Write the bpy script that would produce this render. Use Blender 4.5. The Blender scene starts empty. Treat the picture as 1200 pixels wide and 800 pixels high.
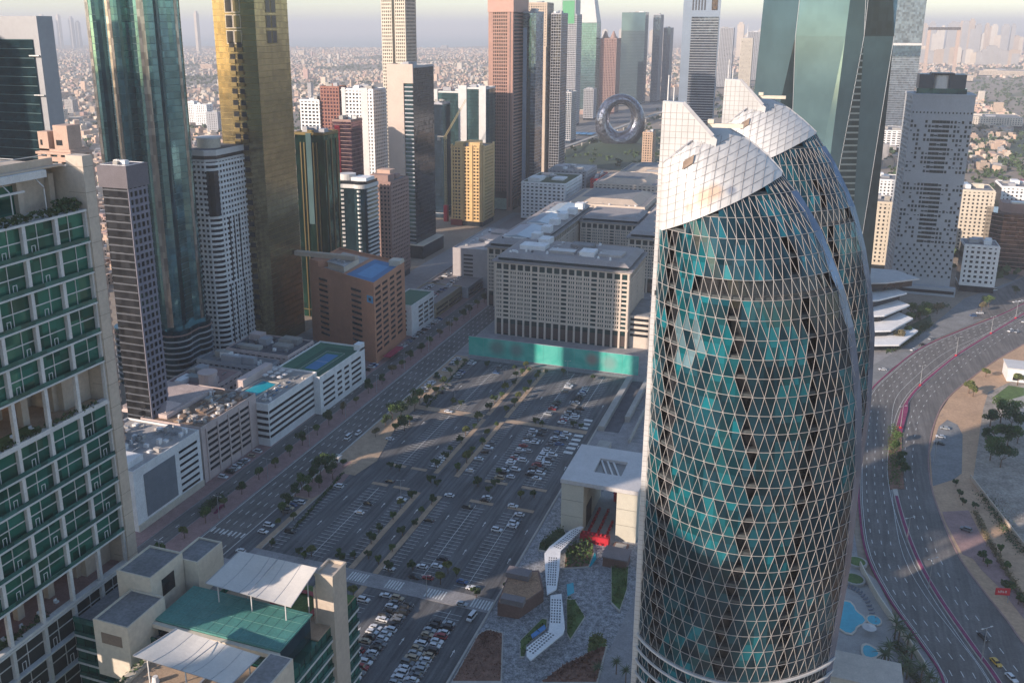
import bpy, bmesh, math, random
from mathutils import Vector, Matrix, noise as mnoise
rnd = random.Random(7)
S = bpy.context.scene
# ------------------------------------------------------------------ camera
CAM = Vector((178.19, -290.03, 205.0)); FPX, PY, CXP, CYP = 1075.0, 300.0, 570.0, 333.0
YAW = math.radians(20); PITCH = math.atan(PY / FPX)
cd = bpy.data.cameras.new('camera'); co = bpy.data.objects.new('camera', cd); S.collection.objects.link(co)
co.location = CAM; co.rotation_euler = (math.pi / 2 - PITCH, 0, YAW)
cd.sensor_width = 36; cd.lens = FPX / 1200 * 36; cd.shift_x = (600 - CXP) / 1200; cd.shift_y = (CYP - 400) / 1200
cd.clip_start = 1; cd.clip_end = 90000; S.camera = co
_F = Vector((-math.sin(YAW) * math.cos(PITCH), math.cos(YAW) * math.cos(PITCH), -math.sin(PITCH)))
_R = Vector((math.cos(YAW), math.sin(YAW), 0)); _U = _R.cross(_F)
def G(u, v, z=0.0):
    """surveyed point: where the sight line of a photograph pixel meets the level z"""
    d = _F + _R * ((u - CXP) / FPX) - _U * ((v - CYP) / FPX)
    p = CAM + d * ((z - CAM.z) / d.z); return (p.x, p.y)
# ------------------------------------------------------------------ light and sky
SUN_EL = math.radians(19.0); SUNV = Vector((-0.643 * math.cos(SUN_EL), -0.766 * math.cos(SUN_EL), math.sin(SUN_EL)))
w = bpy.data.worlds.new('World'); S.world = w; w.use_nodes = True
nt = w.node_tree; nt.nodes.clear()
sky = nt.nodes.new('ShaderNodeTexSky'); sky.sky_type = 'NISHITA'; sky.sun_disc = False
sky.sun_elevation = SUN_EL; sky.sun_rotation = math.atan2(SUNV.x, SUNV.y) % (2 * math.pi)
sky.air_density = 1.0; sky.dust_density = 0.4; sky.ozone_density = 2.0; sky.altitude = 200
bg = nt.nodes.new('ShaderNodeBackground'); bg.inputs[1].default_value = 0.15
wo = nt.nodes.new('ShaderNodeOutputWorld'); nt.links.new(sky.outputs[0], bg.inputs[0]); nt.links.new(bg.outputs[0], wo.inputs[0])
sl = bpy.data.lights.new('sun', 'SUN'); sl.energy = 4.7; sl.angle = math.radians(0.6); sl.color = (1.0, 0.83, 0.69)
so = bpy.data.objects.new('sun', sl); S.collection.objects.link(so)
so.rotation_euler = (-SUNV).to_track_quat('-Z', 'Y').to_euler()
S.view_settings.view_transform = 'Standard'; S.view_settings.look = 'None'; S.view_settings.exposure = 0.68; S.view_settings.gamma = 1
S.render.engine = 'CYCLES'; S.cycles.use_denoising = True; S.cycles.max_bounces = 6; S.cycles.diffuse_bounces = 2
S.cycles.glossy_bounces = 3; S.cycles.transmission_bounces = 4; S.cycles.volume_bounces = 0; S.cycles.caustics_reflective = False
S.cycles.sample_clamp_indirect = 4
# ------------------------------------------------------------------ materials
def newmat(name):
    m = bpy.data.materials.new(name); m.use_nodes = True; n = m.node_tree.nodes; n.clear()
    o = n.new('ShaderNodeOutputMaterial'); b = n.new('ShaderNodeBsdfPrincipled'); m.node_tree.links.new(b.outputs[0], o.inputs[0])
    return m, m.node_tree, b
def rgba(c): return (c[0], c[1], c[2], 1)
MATS = {}
def mat(name, col, rough=0.8, var=0.12, scale=0.25, metal=0.0, bump=0.0, col2=None, spec=None, fine=None):
    """plain material with large and small soft variation of its colour"""
    if name in MATS: return MATS[name]
    m, t, b = newmat(name); N = t.nodes; L = t.links
    g = N.new('ShaderNodeNewGeometry'); nz = N.new('ShaderNodeTexNoise'); nz.inputs['Scale'].default_value = scale; nz.inputs['Detail'].default_value = 6
    nz.inputs['Roughness'].default_value = 0.65
    L.new(g.outputs['Position'], nz.inputs['Vector'])
    r = N.new('ShaderNodeValToRGB'); r.color_ramp.elements[0].position = 0.3; r.color_ramp.elements[1].position = 0.7
    c1 = [max(0, c * (1 - var)) for c in col]; c2 = list(col2) if col2 else [min(1, c * (1 + var)) for c in col]
    r.color_ramp.elements[0].color = rgba(c1); r.color_ramp.elements[1].color = rgba(c2)
    L.new(nz.outputs['Fac'], r.inputs['Fac']); last = r.outputs[0]
    n2 = N.new('ShaderNodeTexNoise'); n2.inputs['Scale'].default_value = fine or scale * 9; n2.inputs['Detail'].default_value = 3; L.new(g.outputs['Position'], n2.inputs['Vector'])
    mr = N.new('ShaderNodeMapRange'); mr.inputs[1].default_value = 0.3; mr.inputs[2].default_value = 0.7; mr.inputs[3].default_value = 1 - var * 0.8; mr.inputs[4].default_value = 1 + var * 0.8
    L.new(n2.outputs['Fac'], mr.inputs[0])
    mx = N.new('ShaderNodeVectorMath'); mx.operation = 'SCALE'; L.new(last, mx.inputs[0]); L.new(mr.outputs[0], mx.inputs['Scale']); last = mx.outputs[0]
    L.new(last, b.inputs['Base Color']); b.inputs['Roughness'].default_value = rough; b.inputs['Metallic'].default_value = metal
    if spec is not None: b.inputs['Specular IOR Level'].default_value = spec
    if bump:
        bp = N.new('ShaderNodeBump'); bp.inputs['Strength'].default_value = bump; bp.inputs['Distance'].default_value = 0.3; L.new(n2.outputs['Fac'], bp.inputs['Height']); L.new(bp.outputs[0], b.inputs['Normal'])
    MATS[name] = m; return m
def streaky(name, col, streaks=.35):
    m = mat(name, col, .85, .22, .06, fine=1.6); t = m.node_tree; N = t.nodes; L = t.links; b = next(n for n in N if n.type == 'BSDF_PRINCIPLED'); src = b.inputs['Base Color'].links[0].from_socket
    g = N.new('ShaderNodeNewGeometry'); sc = N.new('ShaderNodeVectorMath'); sc.operation = 'MULTIPLY'; L.new(g.outputs['Position'], sc.inputs[0]); sc.inputs[1].default_value = (.7, .035, 1)
    n = N.new('ShaderNodeTexNoise'); n.inputs['Scale'].default_value = 1; n.inputs['Detail'].default_value = 4; L.new(sc.outputs[0], n.inputs['Vector'])
    v = N.new('ShaderNodeTexVoronoi'); v.inputs['Scale'].default_value = .16; L.new(g.outputs['Position'], v.inputs['Vector']); m1 = N.new('ShaderNodeMapRange'); m1.inputs[1].default_value = .0; m1.inputs[2].default_value = .16; m1.inputs[3].default_value = .55; m1.inputs[4].default_value = 1; L.new(v.outputs['Distance'], m1.inputs[0])
    m2 = N.new('ShaderNodeMapRange'); m2.inputs[1].default_value = .35; m2.inputs[2].default_value = .65; m2.inputs[3].default_value = 1 - streaks; m2.inputs[4].default_value = 1 + streaks; L.new(n.outputs['Fac'], m2.inputs[0])
    w_ = N.new('ShaderNodeMath'); w_.operation = 'MULTIPLY'; L.new(m1.outputs[0], w_.inputs[0]); L.new(m2.outputs[0], w_.inputs[1])
    o = N.new('ShaderNodeVectorMath'); o.operation = 'SCALE'; L.new(src, o.inputs[0]); L.new(w_.outputs[0], o.inputs['Scale']); L.new(o.outputs[0], b.inputs['Base Color']); return m
def glass(name, col, pane=(3.0, 3.6), metal=0.75, rough=0.07, tilt=0.02, dark=0.55, wav=0.02, joint=None, bright=None, pbright=0.0, hi=1.25, spec=.5):
    """coated facade glass: each pane slightly out of true and slightly different in tint"""
    if name in MATS: return MATS[name]
    m, t, b = newmat(name); N = t.nodes; L = t.links
    g = N.new('ShaderNodeNewGeometry'); sn = N.new('ShaderNodeVectorMath'); sn.operation = 'SNAP'
    L.new(g.outputs['Position'], sn.inputs[0]); sn.inputs[1].default_value = (pane[0], pane[0], pane[1])
    wn = N.new('ShaderNodeTexWhiteNoise'); wn.noise_dimensions = '3D'; L.new(sn.outputs[0], wn.inputs['Vector'])
    r = N.new('ShaderNodeValToRGB'); e = r.color_ramp.elements; e[0].color = rgba([c * dark for c in col]); e[1].color = rgba([min(1, c * hi) for c in col])
    if bright:
        e2 = r.color_ramp.elements.new(max(0.01, 1 - pbright)); e2.color = rgba([min(1, c * 1.2) for c in col]); e[-1].color = rgba(bright)
    L.new(wn.outputs['Value'], r.inputs['Fac'])
    nz = N.new('ShaderNodeTexNoise'); nz.inputs['Scale'].default_value = 0.045; nz.inputs['Detail'].default_value = 2; L.new(g.outputs['Position'], nz.inputs['Vector'])
    mr = N.new('ShaderNodeMapRange'); mr.inputs[1].default_value = 0.35; mr.inputs[2].default_value = 0.65; mr.inputs[3].default_value = 0.88; mr.inputs[4].default_value = 1.1; L.new(nz.outputs['Fac'], mr.inputs[0])
    sc = N.new('ShaderNodeVectorMath'); sc.operation = 'SCALE'; L.new(r.outputs[0], sc.inputs[0]); L.new(mr.outputs[0], sc.inputs['Scale']); L.new(sc.outputs[0], b.inputs['Base Color'])
    v1 = N.new('ShaderNodeVectorMath'); v1.operation = 'SUBTRACT'; L.new(wn.outputs['Color'], v1.inputs[0]); v1.inputs[1].default_value = (.5, .5, .5)
    v2 = N.new('ShaderNodeVectorMath'); v2.operation = 'SCALE'; L.new(v1.outputs[0], v2.inputs[0]); v2.inputs['Scale'].default_value = tilt
    n3 = N.new('ShaderNodeTexNoise'); n3.inputs['Scale'].default_value = 0.12; L.new(g.outputs['Position'], n3.inputs['Vector'])
    v3 = N.new('ShaderNodeVectorMath'); v3.operation = 'SUBTRACT'; L.new(n3.outputs['Color'], v3.inputs[0]); v3.inputs[1].default_value = (.5, .5, .5)
    v4 = N.new('ShaderNodeVectorMath'); v4.operation = 'SCALE'; L.new(v3.outputs[0], v4.inputs[0]); v4.inputs['Scale'].default_value = wav
    a1 = N.new('ShaderNodeVectorMath'); L.new(g.outputs['Normal'], a1.inputs[0]); L.new(v2.outputs[0], a1.inputs[1])
    a2 = N.new('ShaderNodeVectorMath'); L.new(a1.outputs[0], a2.inputs[0]); L.new(v4.outputs[0], a2.inputs[1])
    nn = N.new('ShaderNodeVectorMath'); nn.operation = 'NORMALIZE'; L.new(a2.outputs[0], nn.inputs[0]); L.new(nn.outputs[0], b.inputs['Normal'])
    b.inputs['Metallic'].default_value = metal; b.inputs['Roughness'].default_value = rough; b.inputs['Specular IOR Level'].default_value = spec
    MATS[name] = m; return m
ASPH = streaky('asphalt', (.105, .105, .108))
ASPH2 = streaky('road asphalt', (.135, .125, .118), .22)
PAINT = mat('road paint', (.62, .62, .60), .7, .25, .6)
CONC = mat('concrete', (.36, .34, .31), .85, .15, .2)
KERB = mat('kerb stone', (.42, .39, .35), .85, .15, .5)
SANDP = mat('sand coloured paving', (.40, .29, .20), .9, .18, .3)
PINKP = mat('pink paving', (.30, .19, .175), .9, .2, .25)
GREYP = mat('grey paving', (.27, .26, .26), .85, .2, .2)
SAND = mat('sandy ground', (.27, .215, .165), .95, .22, .02, fine=.4, bump=.3)
BEIGE = mat('beige stone', (.50, .40, .31), .8, .1, .1)
CREAM = mat('cream stone', (.60, .53, .43), .75, .1, .1)
WHITE = mat('white cladding', (.58, .56, .54), .6, .08, .15)
WHITEW = mat('white painted wall', (.76, .75, .74), .75, .12, .2)
GREYC = mat('grey cladding', (.36, .36, .38), .6, .1, .1)
PINKW = mat('pale pink painted wall', (.56, .45, .42), .8, .12, .2)
ORANGEW = mat('terracotta wall', (.50, .235, .14), .8, .09, .15)
BROWNW = mat('brown wall', (.30, .19, .16), .8, .12, .15)
YELW = mat('ochre wall', (.66, .44, .20), .8, .1, .1)
PINKT = mat('rose granite', (.35, .19, .145), .6, .1, .05)
ROOFG = mat('grey roof', (.20, .20, .205), .9, .25, .15)
ROOFL = mat('light roof', (.42, .39, .37), .9, .2, .12)
ROOFD = mat('dark roof', (.10, .10, .11), .9, .3, .2)
METAL = mat('galvanised metal', (.45, .45, .46), .4, .15, 1.0, metal=.6)
DARKM = mat('dark metal', (.05, .05, .055), .5, .2, 1.0, metal=.3)
DARKW = mat('dark window', (.018, .020, .024), .15, .4, .4)
GREENC = mat('green court surface', (.05, .16, .10), .8, .1, .2)
BLUEC = mat('blue court surface', (.06, .20, .38), .8, .1, .2)
POOLW = mat('pool water', (.02, .36, .45), .06, .12, .5)
GRASS = mat('grass', (.085, .14, .04), .95, .35, .3, fine=3)
SHRUB = mat('shrub leaves', (.045, .075, .03), .9, .4, .5, fine=3)
MAGENTA = mat('magenta flowers', (.22, .035, .10), .9, .3, .4, fine=3)
SOIL = mat('planting soil', (.22, .12, .085), .95, .3, .5, fine=3, bump=.4)
REDP = mat('red paint', (.52, .02, .035), .55, .1, .3)
TRUNK = mat('bark', (.14, .09, .06), .95, .25, 2)
LEAF = [mat('leaves %s' % k, c, .85, .35, .8) for k, c in (('dark', (.05, .085, .03)), ('mid', (.08, .13, .035)), ('olive', (.12, .14, .04)), ('dry', (.17, .14, .07)))]
PALM = mat('palm fronds', (.07, .10, .045), .85, .3, .8)
GTEAL = glass('teal glass', (.13, .27, .28), (2.4, 3.78), .8, .08, .01, .75, .012)
GTEALD = glass('dark teal glass', (.04, .10, .12), (2.4, 3.7), .8, .08, .012, .7, .012)
GSILV = glass('silver glass', (.50, .44, .37), (2.4, 3.7), .7, .2, .02)
GGOLD = glass('gold glass', (.30, .245, .13), (2.2, 3.6), .8, .17, .014, .8, .035)
GGREEN = glass('green glass', (.025, .16, .115), (4.1, 3.3), .4, .07, .03, .45, .02)
GDGREEN = glass('dark green glass', (.03, .11, .075), (2.5, 3.5), .85, .08, .04, .4, .05)
GBLACK = glass('smoked glass', (.07, .075, .085), (2.4, 3.6), .8, .08, .02, .4)
GBLUE = glass('blue glass', (.10, .17, .25), (2.4, 3.6), .8, .1, .02)
GSEA = glass('sea green glass', (.13, .22, .235), (3, 4.1), .45, .12, .002, .96, .004, hi=1.03)
GSEAD = glass('deep sea green glass', (.022, .038, .044), (3, 4.1), .35, .08, .008, .8, .008)
GSEAM = glass('slate green glass', (.064, .112, .132), (3, 4.1), .45, .12, .002, .95, .006, hi=1.04)
GPURP = glass('purple glass', (.16, .09, .12), (2.4, 3.6), .8, .12, .03)
GREDG = glass('red glass', (.30, .03, .05), (2.4, 3.6), .6, .15, .03)
GWIN = glass('tinted window glass', (.022, .027, .033), (2.6, 3.4), .1, .12, .02, .5)
GWING = glass('green tinted window glass', (.018, .055, .058), (3.0, 3.4), .2, .12, .02, .5)
GBROWN = glass('bronze glass', (.12, .08, .06), (2.6, 3.6), .7, .12, .03, .5)
# ------------------------------------------------------------------ mesh kit
class MB:
    def __init__(s): s.v = []; s.f = []; s.m = []; s.mi = 0
    def quad(s, a, b, c, d): n = len(s.v); s.v += [tuple(a), tuple(b), tuple(c), tuple(d)]; s.f.append((n, n + 1, n + 2, n + 3)); s.m.append(s.mi)
    def tri(s, a, b, c): n = len(s.v); s.v += [tuple(a), tuple(b), tuple(c)]; s.f.append((n, n + 1, n + 2)); s.m.append(s.mi)
    def poly(s, pts): n = len(s.v); s.v += [tuple(p) for p in pts]; s.f.append(tuple(range(n, n + len(pts)))); s.m.append(s.mi)
    def box(s, x0, x1, y0, y1, z0, z1, bottom=True):
        n = len(s.v); s.v += [(x0, y0, z0), (x1, y0, z0), (x1, y1, z0), (x0, y1, z0), (x0, y0, z1), (x1, y0, z1), (x1, y1, z1), (x0, y1, z1)]
        fs = [(0, 1, 5, 4), (1, 2, 6, 5), (2, 3, 7, 6), (3, 0, 4, 7), (4, 5, 6, 7)] + ([(3, 2, 1, 0)] if bottom else [])
        s.f += [tuple(n + k for k in f) for f in fs]; s.m += [s.mi] * len(fs)
    def prism(s, poly, z0, z1, bottom=False):
        k = len(poly); n = len(s.v)
        s.v += [(p[0], p[1], z0) for p in poly] + [(p[0], p[1], z1) for p in poly]
        for i in range(k): s.f.append((n + i, n + (i + 1) % k, n + k + (i + 1) % k, n + k + i)); s.m.append(s.mi)
        s.f.append(tuple(n + k + i for i in range(k))); s.m.append(s.mi)
        if bottom: s.f.append(tuple(n + k - 1 - i for i in range(k))); s.m.append(s.mi)
    def obox(s, p, d, a0, a1, n0, n1, z0, z1):
        """box along direction d from p; n = distance outward (to the right of d)"""
        nx, ny = d[1], -d[0]; q = []
        for a, n in ((a0, n1), (a1, n1), (a1, n0), (a0, n0)): q.append((p[0] + d[0] * a + nx * n, p[1] + d[1] * a + ny * n))
        s.prism(q, z0, z1, True)
    def bar(s, a, b, w_, h_=None, n=4):
        a = Vector(a); b = Vector(b); h_ = h_ or w_; d = (b - a).normalized(); up = Vector((0, 0, 1)) if abs(d.z) < .95 else Vector((1, 0, 0))
        x = d.cross(up).normalized(); y = x.cross(d).normalized(); k = len(s.v)
        for p in (a, b):
            for i in range(n):
                t = 2 * math.pi * (i + .5) / n; s.v.append(tuple(p + x * math.cos(t) * w_ + y * math.sin(t) * h_))
        for i in range(n): s.f.append((k + i, k + (i + 1) % n, k + n + (i + 1) % n, k + n + i)); s.m.append(s.mi)
        s.f.append(tuple(k + n - 1 - i for i in range(n))); s.f.append(tuple(k + n + i for i in range(n))); s.m += [s.mi] * 2
    def cone(s, p, r0, r1, h, n=8):
        k = len(s.v)
        for z, r in ((0, r0), (h, r1)):
            for i in range(n): t = 2 * math.pi * i / n; s.v.append((p[0] + r * math.cos(t), p[1] + r * math.sin(t), p[2] + z))
        for i in range(n): s.f.append((k + i, k + (i + 1) % n, k + n + (i + 1) % n, k + n + i)); s.m.append(s.mi)
        s.f.append(tuple(k + n + i for i in range(n))); s.m.append(s.mi)
    def mesh(s, name, mats):
        me = bpy.data.meshes.new(name); me.from_pydata(s.v, [], s.f)
        for m in (mats if isinstance(mats, (list, tuple)) else [mats]): me.materials.append(m)
        if any(s.m): me.polygons.foreach_set('material_index', s.m)
        me.update(); return me
    def build(s, name, mats, parent=None, loc=None, kind=None, smooth=False):
        me = s.mesh(name, mats)
        if smooth: me.polygons.foreach_set('use_smooth', [True] * len(me.polygons))
        return link(name, me, parent, loc, kind)
COL = S.collection
def link(name, me, parent=None, loc=None, kind=None, label=None):
    o = bpy.data.objects.new(name, me); COL.objects.link(o)
    if parent is not None: o.parent = parent
    if loc is not None: o.location = loc
    if kind: o['kind'] = kind
    if label: o['label'] = label
    return o
def thing(name, label, cat, loc=(0, 0, 0), rz=0, group=None):
    o = bpy.data.objects.new(name, None); COL.objects.link(o); o.location = loc; o.rotation_euler = (0, 0, rz)
    o['label'] = label; o['category'] = cat
    if group: o['group'] = group
    return o
def tag(o, label, cat, group=None):
    o['label'] = label; o['category'] = cat
    if group: o['group'] = group
    return o
def struct(name, mb, m, z=None): return mb.build(name, m, kind='structure')
def copy_tree(o, loc=None, rz=None, label=None, parent=None):
    c = o.copy(); COL.objects.link(c)
    if parent is not None: c.parent = parent
    if loc is not None: c.location = loc
    if rz is not None: c.rotation_euler = (0, 0, rz)
    if label: c['label'] = label
    for ch in o.children: copy_tree(ch, parent=c)
    return c
ORD = ['', 'first', 'second', 'third', 'fourth', 'fifth', 'sixth', 'seventh', 'eighth', 'ninth', 'tenth', 'eleventh', 'twelfth', 'thirteenth', 'fourteenth', 'fifteenth', 'sixteenth', 'seventeenth', 'eighteenth', 'nineteenth', 'twentieth',
       'twenty-first', 'twenty-second', 'twenty-third', 'twenty-fourth', 'twenty-fifth', 'twenty-sixth', 'twenty-seventh', 'twenty-eighth', 'twenty-ninth', 'thirtieth'] + ['thirty-' + q for q in ('first', 'second', 'third', 'fourth', 'fifth', 'sixth', 'seventh', 'eighth', 'ninth')] + ['fortieth'] + ['forty-' + q for q in ('first', 'second', 'third', 'fourth', 'fifth', 'sixth', 'seventh', 'eighth', 'ninth')] + ['fiftieth'] + ['fifty-' + q for q in ('first', 'second', 'third', 'fourth', 'fifth', 'sixth', 'seventh', 'eighth', 'ninth')]
def flat(name, pts, z, m, kind='structure', parent=None, skirt=0.0):
    mb = MB()
    if skirt: mb.prism(pts, z - skirt, z)
    else: mb.poly([(p[0], p[1], z) for p in pts])
    me = mb.mesh(name, m)
    bm = bmesh.new(); bm.from_mesh(me); bmesh.ops.triangulate(bm, faces=[f for f in bm.faces if len(f.verts) > 4]); bmesh.ops.recalc_face_normals(bm, faces=bm.faces)
    if not skirt:
        for f in bm.faces:
            if f.normal.z < 0: f.normal_flip()
    bm.to_mesh(me); bm.free()
    return link(name, me, parent, None, kind)
def ccw(p):
    a = sum(p[i][0] * p[(i + 1) % len(p)][1] - p[(i + 1) % len(p)][0] * p[i][1] for i in range(len(p)))
    return p if a > 0 else p[::-1]
# ------------------------------------------------------------------ building kit
def rings(root, poly, z0, z1, nf, hgt, dep, m, faces=None, name='spandrel', proud=0.0):
    """one projecting band per storey, each an object sharing one mesh"""
    fh = (z1 - z0) / nf; mb = MB(); k = len(poly)
    for i in (faces if faces is not None else range(k)):
        a = poly[i]; b = poly[(i + 1) % k]; L = math.hypot(b[0] - a[0], b[1] - a[1]); d = ((b[0] - a[0]) / L, (b[1] - a[1]) / L)
        mb.obox(a, d, 0, L + dep, 0, dep, 0, hgt)
    me = mb.mesh(name, m)
    for f in range(nf): link(name, me, root, (0, 0, z0 + f * fh))
def piers(root, poly, z0, z1, i, nb, wid, dep, m, name='pier', ends=True, skip=()):
    a = poly[i]; b = poly[(i + 1) % len(poly)]; L = math.hypot(b[0] - a[0], b[1] - a[1]); d = ((b[0] - a[0]) / L, (b[1] - a[1]) / L)
    mb = MB(); mb.obox((0, 0), d, -wid / 2, wid / 2, -.1, dep, z0, z1); me = mb.mesh(name, m); bw = L / nb
    for j in range(nb + 1):
        if j in skip or (not ends and j in (0, nb)): continue
        t = min(max(j * bw, wid / 2 - dep * .5), L - wid / 2 + dep * .5); link(name, me, root, (a[0] + d[0] * t, a[1] + d[1] * t, 0))
def roofkit(root, W, D, h, m=ROOFG, wall=CONC, par=1.1, plant=4, seed=1, x0=0, y0=0):
    r = random.Random(seed); mb = MB()
    t = .35
    mb.box(x0, x0 + W, y0, y0 + t, h + .05, h + par); mb.box(x0, x0 + W, y0 + D - t, y0 + D, h + .05, h + par)
    mb.box(x0, x0 + t, y0 + t, y0 + D - t, h + .05, h + par - .01); mb.box(x0 + W - t, x0 + W, y0 + t, y0 + D - t, h + .05, h + par - .01)
    mb.build('parapet', wall, root)
    mb = MB(); mb.box(x0 + t, x0 + W - t, y0 + t, y0 + D - t, h, h + .3); mb.build('roof', m, root)
    for k in range(plant):
        sx = r.uniform(.12, .3) * W; sy = r.uniform(.12, .3) * D; px = x0 + r.uniform(.08, .9 - sx / W) * W; py = y0 + r.uniform(.08, .9 - sy / D) * D
        mb = MB(); hh = r.uniform(1.5, 4); mb.box(px, px + sx, py, py + sy, h + .3, h + .3 + hh); mb.box(px + .2, px + sx - .2, py + .2, py + sy - .2, h + .3 + hh, h + .45 + hh)
        mb.build('rooftop_plant_room' if k == 0 else 'rooftop_air_unit', [CONC, METAL, GREYC, WHITEW][r.randrange(4)] if k else wall, root)
def block(name, label, cat, x0, x1, y0, y1, h, gl, wall, fh=3.6, bw=3.6, band=.45, pier=.35, dep=.35, z0=0, rz=0, par=1.1, plant=4, roof=ROOFG, seed=1, base=6, group=None, sides=(0, 1), pmat=None, bandmat=None, cornerw=0):
    W = x1 - x0; D = y1 - y0; root = thing(name, label, cat, (x0, y0, 0), rz, group)
    poly = [(0, 0), (W, 0), (W, D), (0, D)]
    mb = MB(); mb.prism(poly, z0, h); mb.build('glazing', gl, root)
    nf = max(1, round((h - z0 - base) / fh))
    if band: rings(root, poly, z0 + base, h, nf, (h - z0 - base) / nf * band, dep, bandmat or wall, sides + (() if 3 in sides else ()))
    if pier:
        for i in sides:
            L = W if i % 2 == 0 else D; nb = max(1, round(L / bw)); piers(root, poly, z0 + (base if base > 2 else 0), h, i, nb, bw * pier, dep * .8 + .03, pmat or wall)
    if cornerw:
        mb = MB()
        for (cx, cy) in poly[:3] + poly[3:]: mb.box(cx - cornerw / 2, cx + cornerw / 2, cy - cornerw / 2, cy + cornerw / 2, z0, h + .6)
        mb.build('corner_pier', wall, root)
    if base > 2:
        mb = MB(); mb.box(-.3, W + .3, -.3, D + .3, z0 + base - .8, z0 + base); mb.build('base_cornice', wall, root)
    mb = MB(); e = dep + .12; mb.box(-e, W + e, -e, D + e, h - .9, h + .04); mb.build('cornice', wall, root)
    roofkit(root, W, D, h, roof, wall, par, plant, seed)
    return root, W, D
# ================================================================== GROUND
mb = MB(); mb.poly([(-45000, -3000, 0), (45000, -3000, 0), (45000, 60000, 0), (-45000, 60000, 0)]); mb.build('ground', SAND, kind='structure')
flat('sea', [(-45000, 9000), (-3800, 9000), (-3000, 16000), (-9000, 60000), (-45000, 60000)], .4, mat('sea water', (.05, .09, .11), .3, .1, .001))
Y0, Y1 = -160, 700
flat('city_paving', [(-150, Y0), (88, Y0), (88, 262), (60, 700), (-150, 700)], .05, GREYP)
flat('pavement', [(-84, Y0), (-70.5, Y0), (-70.5, Y1), (-84, Y1)], .16, PINKP, skirt=.12)
flat('service_road', [(-70, Y0), (-61.5, Y0), (-61.5, Y1), (-70, Y1)], .08, ASPH2)
flat('street_median', [(-61, Y0), (-51.5, Y0), (-51.5, Y1), (-61, Y1)], .20, PINKP, skirt=.16)
flat('main_road', [(-51, Y0), (-33.5, Y0), (-33.5, Y1), (-51, Y1)], .08, ASPH2)
flat('layby', [(-33.4, -20), (-25, -20), (-25, 33), (-33.4, 33)], .09, ASPH)
flat('roadside_pavement', [(-33, 33.2), (-22, 33.2), (-22, 232), (-33, 232)], .2, SANDP, skirt=.16)
flat('red_paved_corner', [(-33, 34), (-24, 34), (-18, 52), (-20, 74), (-33, 70)], .24, PINKP)
flat('crossing_path', [(-25, -18), (80, -18), (80, -9.5), (-25, -9.5)], .19, GREYP, skirt=.12)
flat('car_park', [(-21.8, -120), (80, -120), (80, 229), (-21.8, 229)], .08, ASPH)
flat('footpath', [(-24.8, -9.3), (-21.9, -9.3), (-21.9, 60), (-24.8, 60)], .22, SANDP, skirt=.16)
for x in (19.2, 29.8):
    for ya, yb in ((-118, -18.2), (-9.3, 56), (76, 143), (149, 227)):
        flat('sandy_strip', [(x - 1.2, ya), (x + 1.2, ya), (x + 1.2, yb), (x - 1.2, yb)], .22, SANDP, skirt=.16)
flat('sandy_strip', [(-21.8, 143.2), (18, 143.2), (18, 148.5), (-21.8, 148.5)], .22, SANDP, skirt=.16)
flat('sandy_strip', [(31, 143.2), (76, 143.2), (76, 147), (31, 147)], .22, SANDP, skirt=.16)
for a, b in ((-5, 3), (6, 14), (44, 55), (62, 74)):
    for y in (56, 76): flat('sandy_island', [(a, y), (b, y), (b, y + 2.2), (a, y + 2.2)], .22, SANDP, skirt=.16)
flat('promenade', ccw([(80.4, -120), (300, -120), (300, 30), (209, 30), (205, 110), (208, 180), (218, 262), (240, 330), (200, 400), (88, 262), (80.4, 229)]), .2, GREYP, skirt=.16)
flat('sandy_strip', [(-24, 60.5), (-16, 60.5), (-13, 78), (-22, 120), (-24, 120)], .26, SANDP)
flat('hoarding_pavement', [(-24, 229.4), (88, 229.4), (88, 240), (-24, 240)], .24, GREYP)
# road paint
def dashes(name, x, ya, yb, ln, gap, wd=.16, z=.112, m=PAINT):
    mb = MB(); y = ya
    while y < yb: mb.box(x - wd, x + wd, y, y + ln, z - .02, z); y += ln + gap
    return mb.build(name, m, kind='stuff')
for x in (-47.5, -44, -40.5, -37): dashes('lane_marking', x, -60, 620, 3, 6)
dashes('lane_marking', -65.7, -60, 620, 2.5, 8)
mb = MB()
for xa, xb in ((-50.6, -50.3), (-34.1, -33.8)): mb.box(xa, xb, -150, 650, .09, .112)
for k in range(8): mb.box(-50 + k * 2.1, -49.2 + k * 2.1, -5, -1.5, .09, .112)
mb.build('edge_line', PAINT, kind='stuff')
# parking bays
ROWS = []
def bays(x0, x1, ya, yb, centre=None, step=2.62):
    mb = MB(); y = ya
    while y <= yb: mb.box(x0, x1, y - .07, y + .07, .085, .112); y += step
    if centre is not None: mb.box(centre - .1, centre + .1, ya, yb, .085, .116)
    mb.build('bay_lines', PAINT, kind='stuff')
for ya, yb in ((-112, -21), (-6, 54), (80, 141), (151, 226)):
    bays(-20.5, -15.3, ya, yb); bays(-4.9, 4.9, ya, yb, 0); bays(12.6, 17.6, ya, yb); bays(31.4, 36.4, ya, yb)
    bays(43, 53, ya, yb, 48); bays(61.5, 71.5, ya, yb, 66.5)
mb = MB()
for cx in (25, 40, 57, 76, -10, 9):
    for cy in (15, 38, 100, 125, -45, 180):
        mb.box(cx - .12, cx + .12, cy, cy + 2.6, .085, .113); mb.tri((cx - .5, cy + 2.6, .113), (cx + .5, cy + 2.6, .113), (cx, cy + 4.2, .113))
mb.build('lane_arrows', PAINT, kind='stuff')
mb = MB()
for xa, xb in ((21, 28.5), (37, 43), (53.5, 61), (72, 79.5)):
    x = xa
    while x < xb: mb.box(x, x + .55, -16.5, -11, .192, .214); x += 1.15
mb.build('zebra_crossing', PAINT, kind='stuff')
mb = MB()
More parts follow.
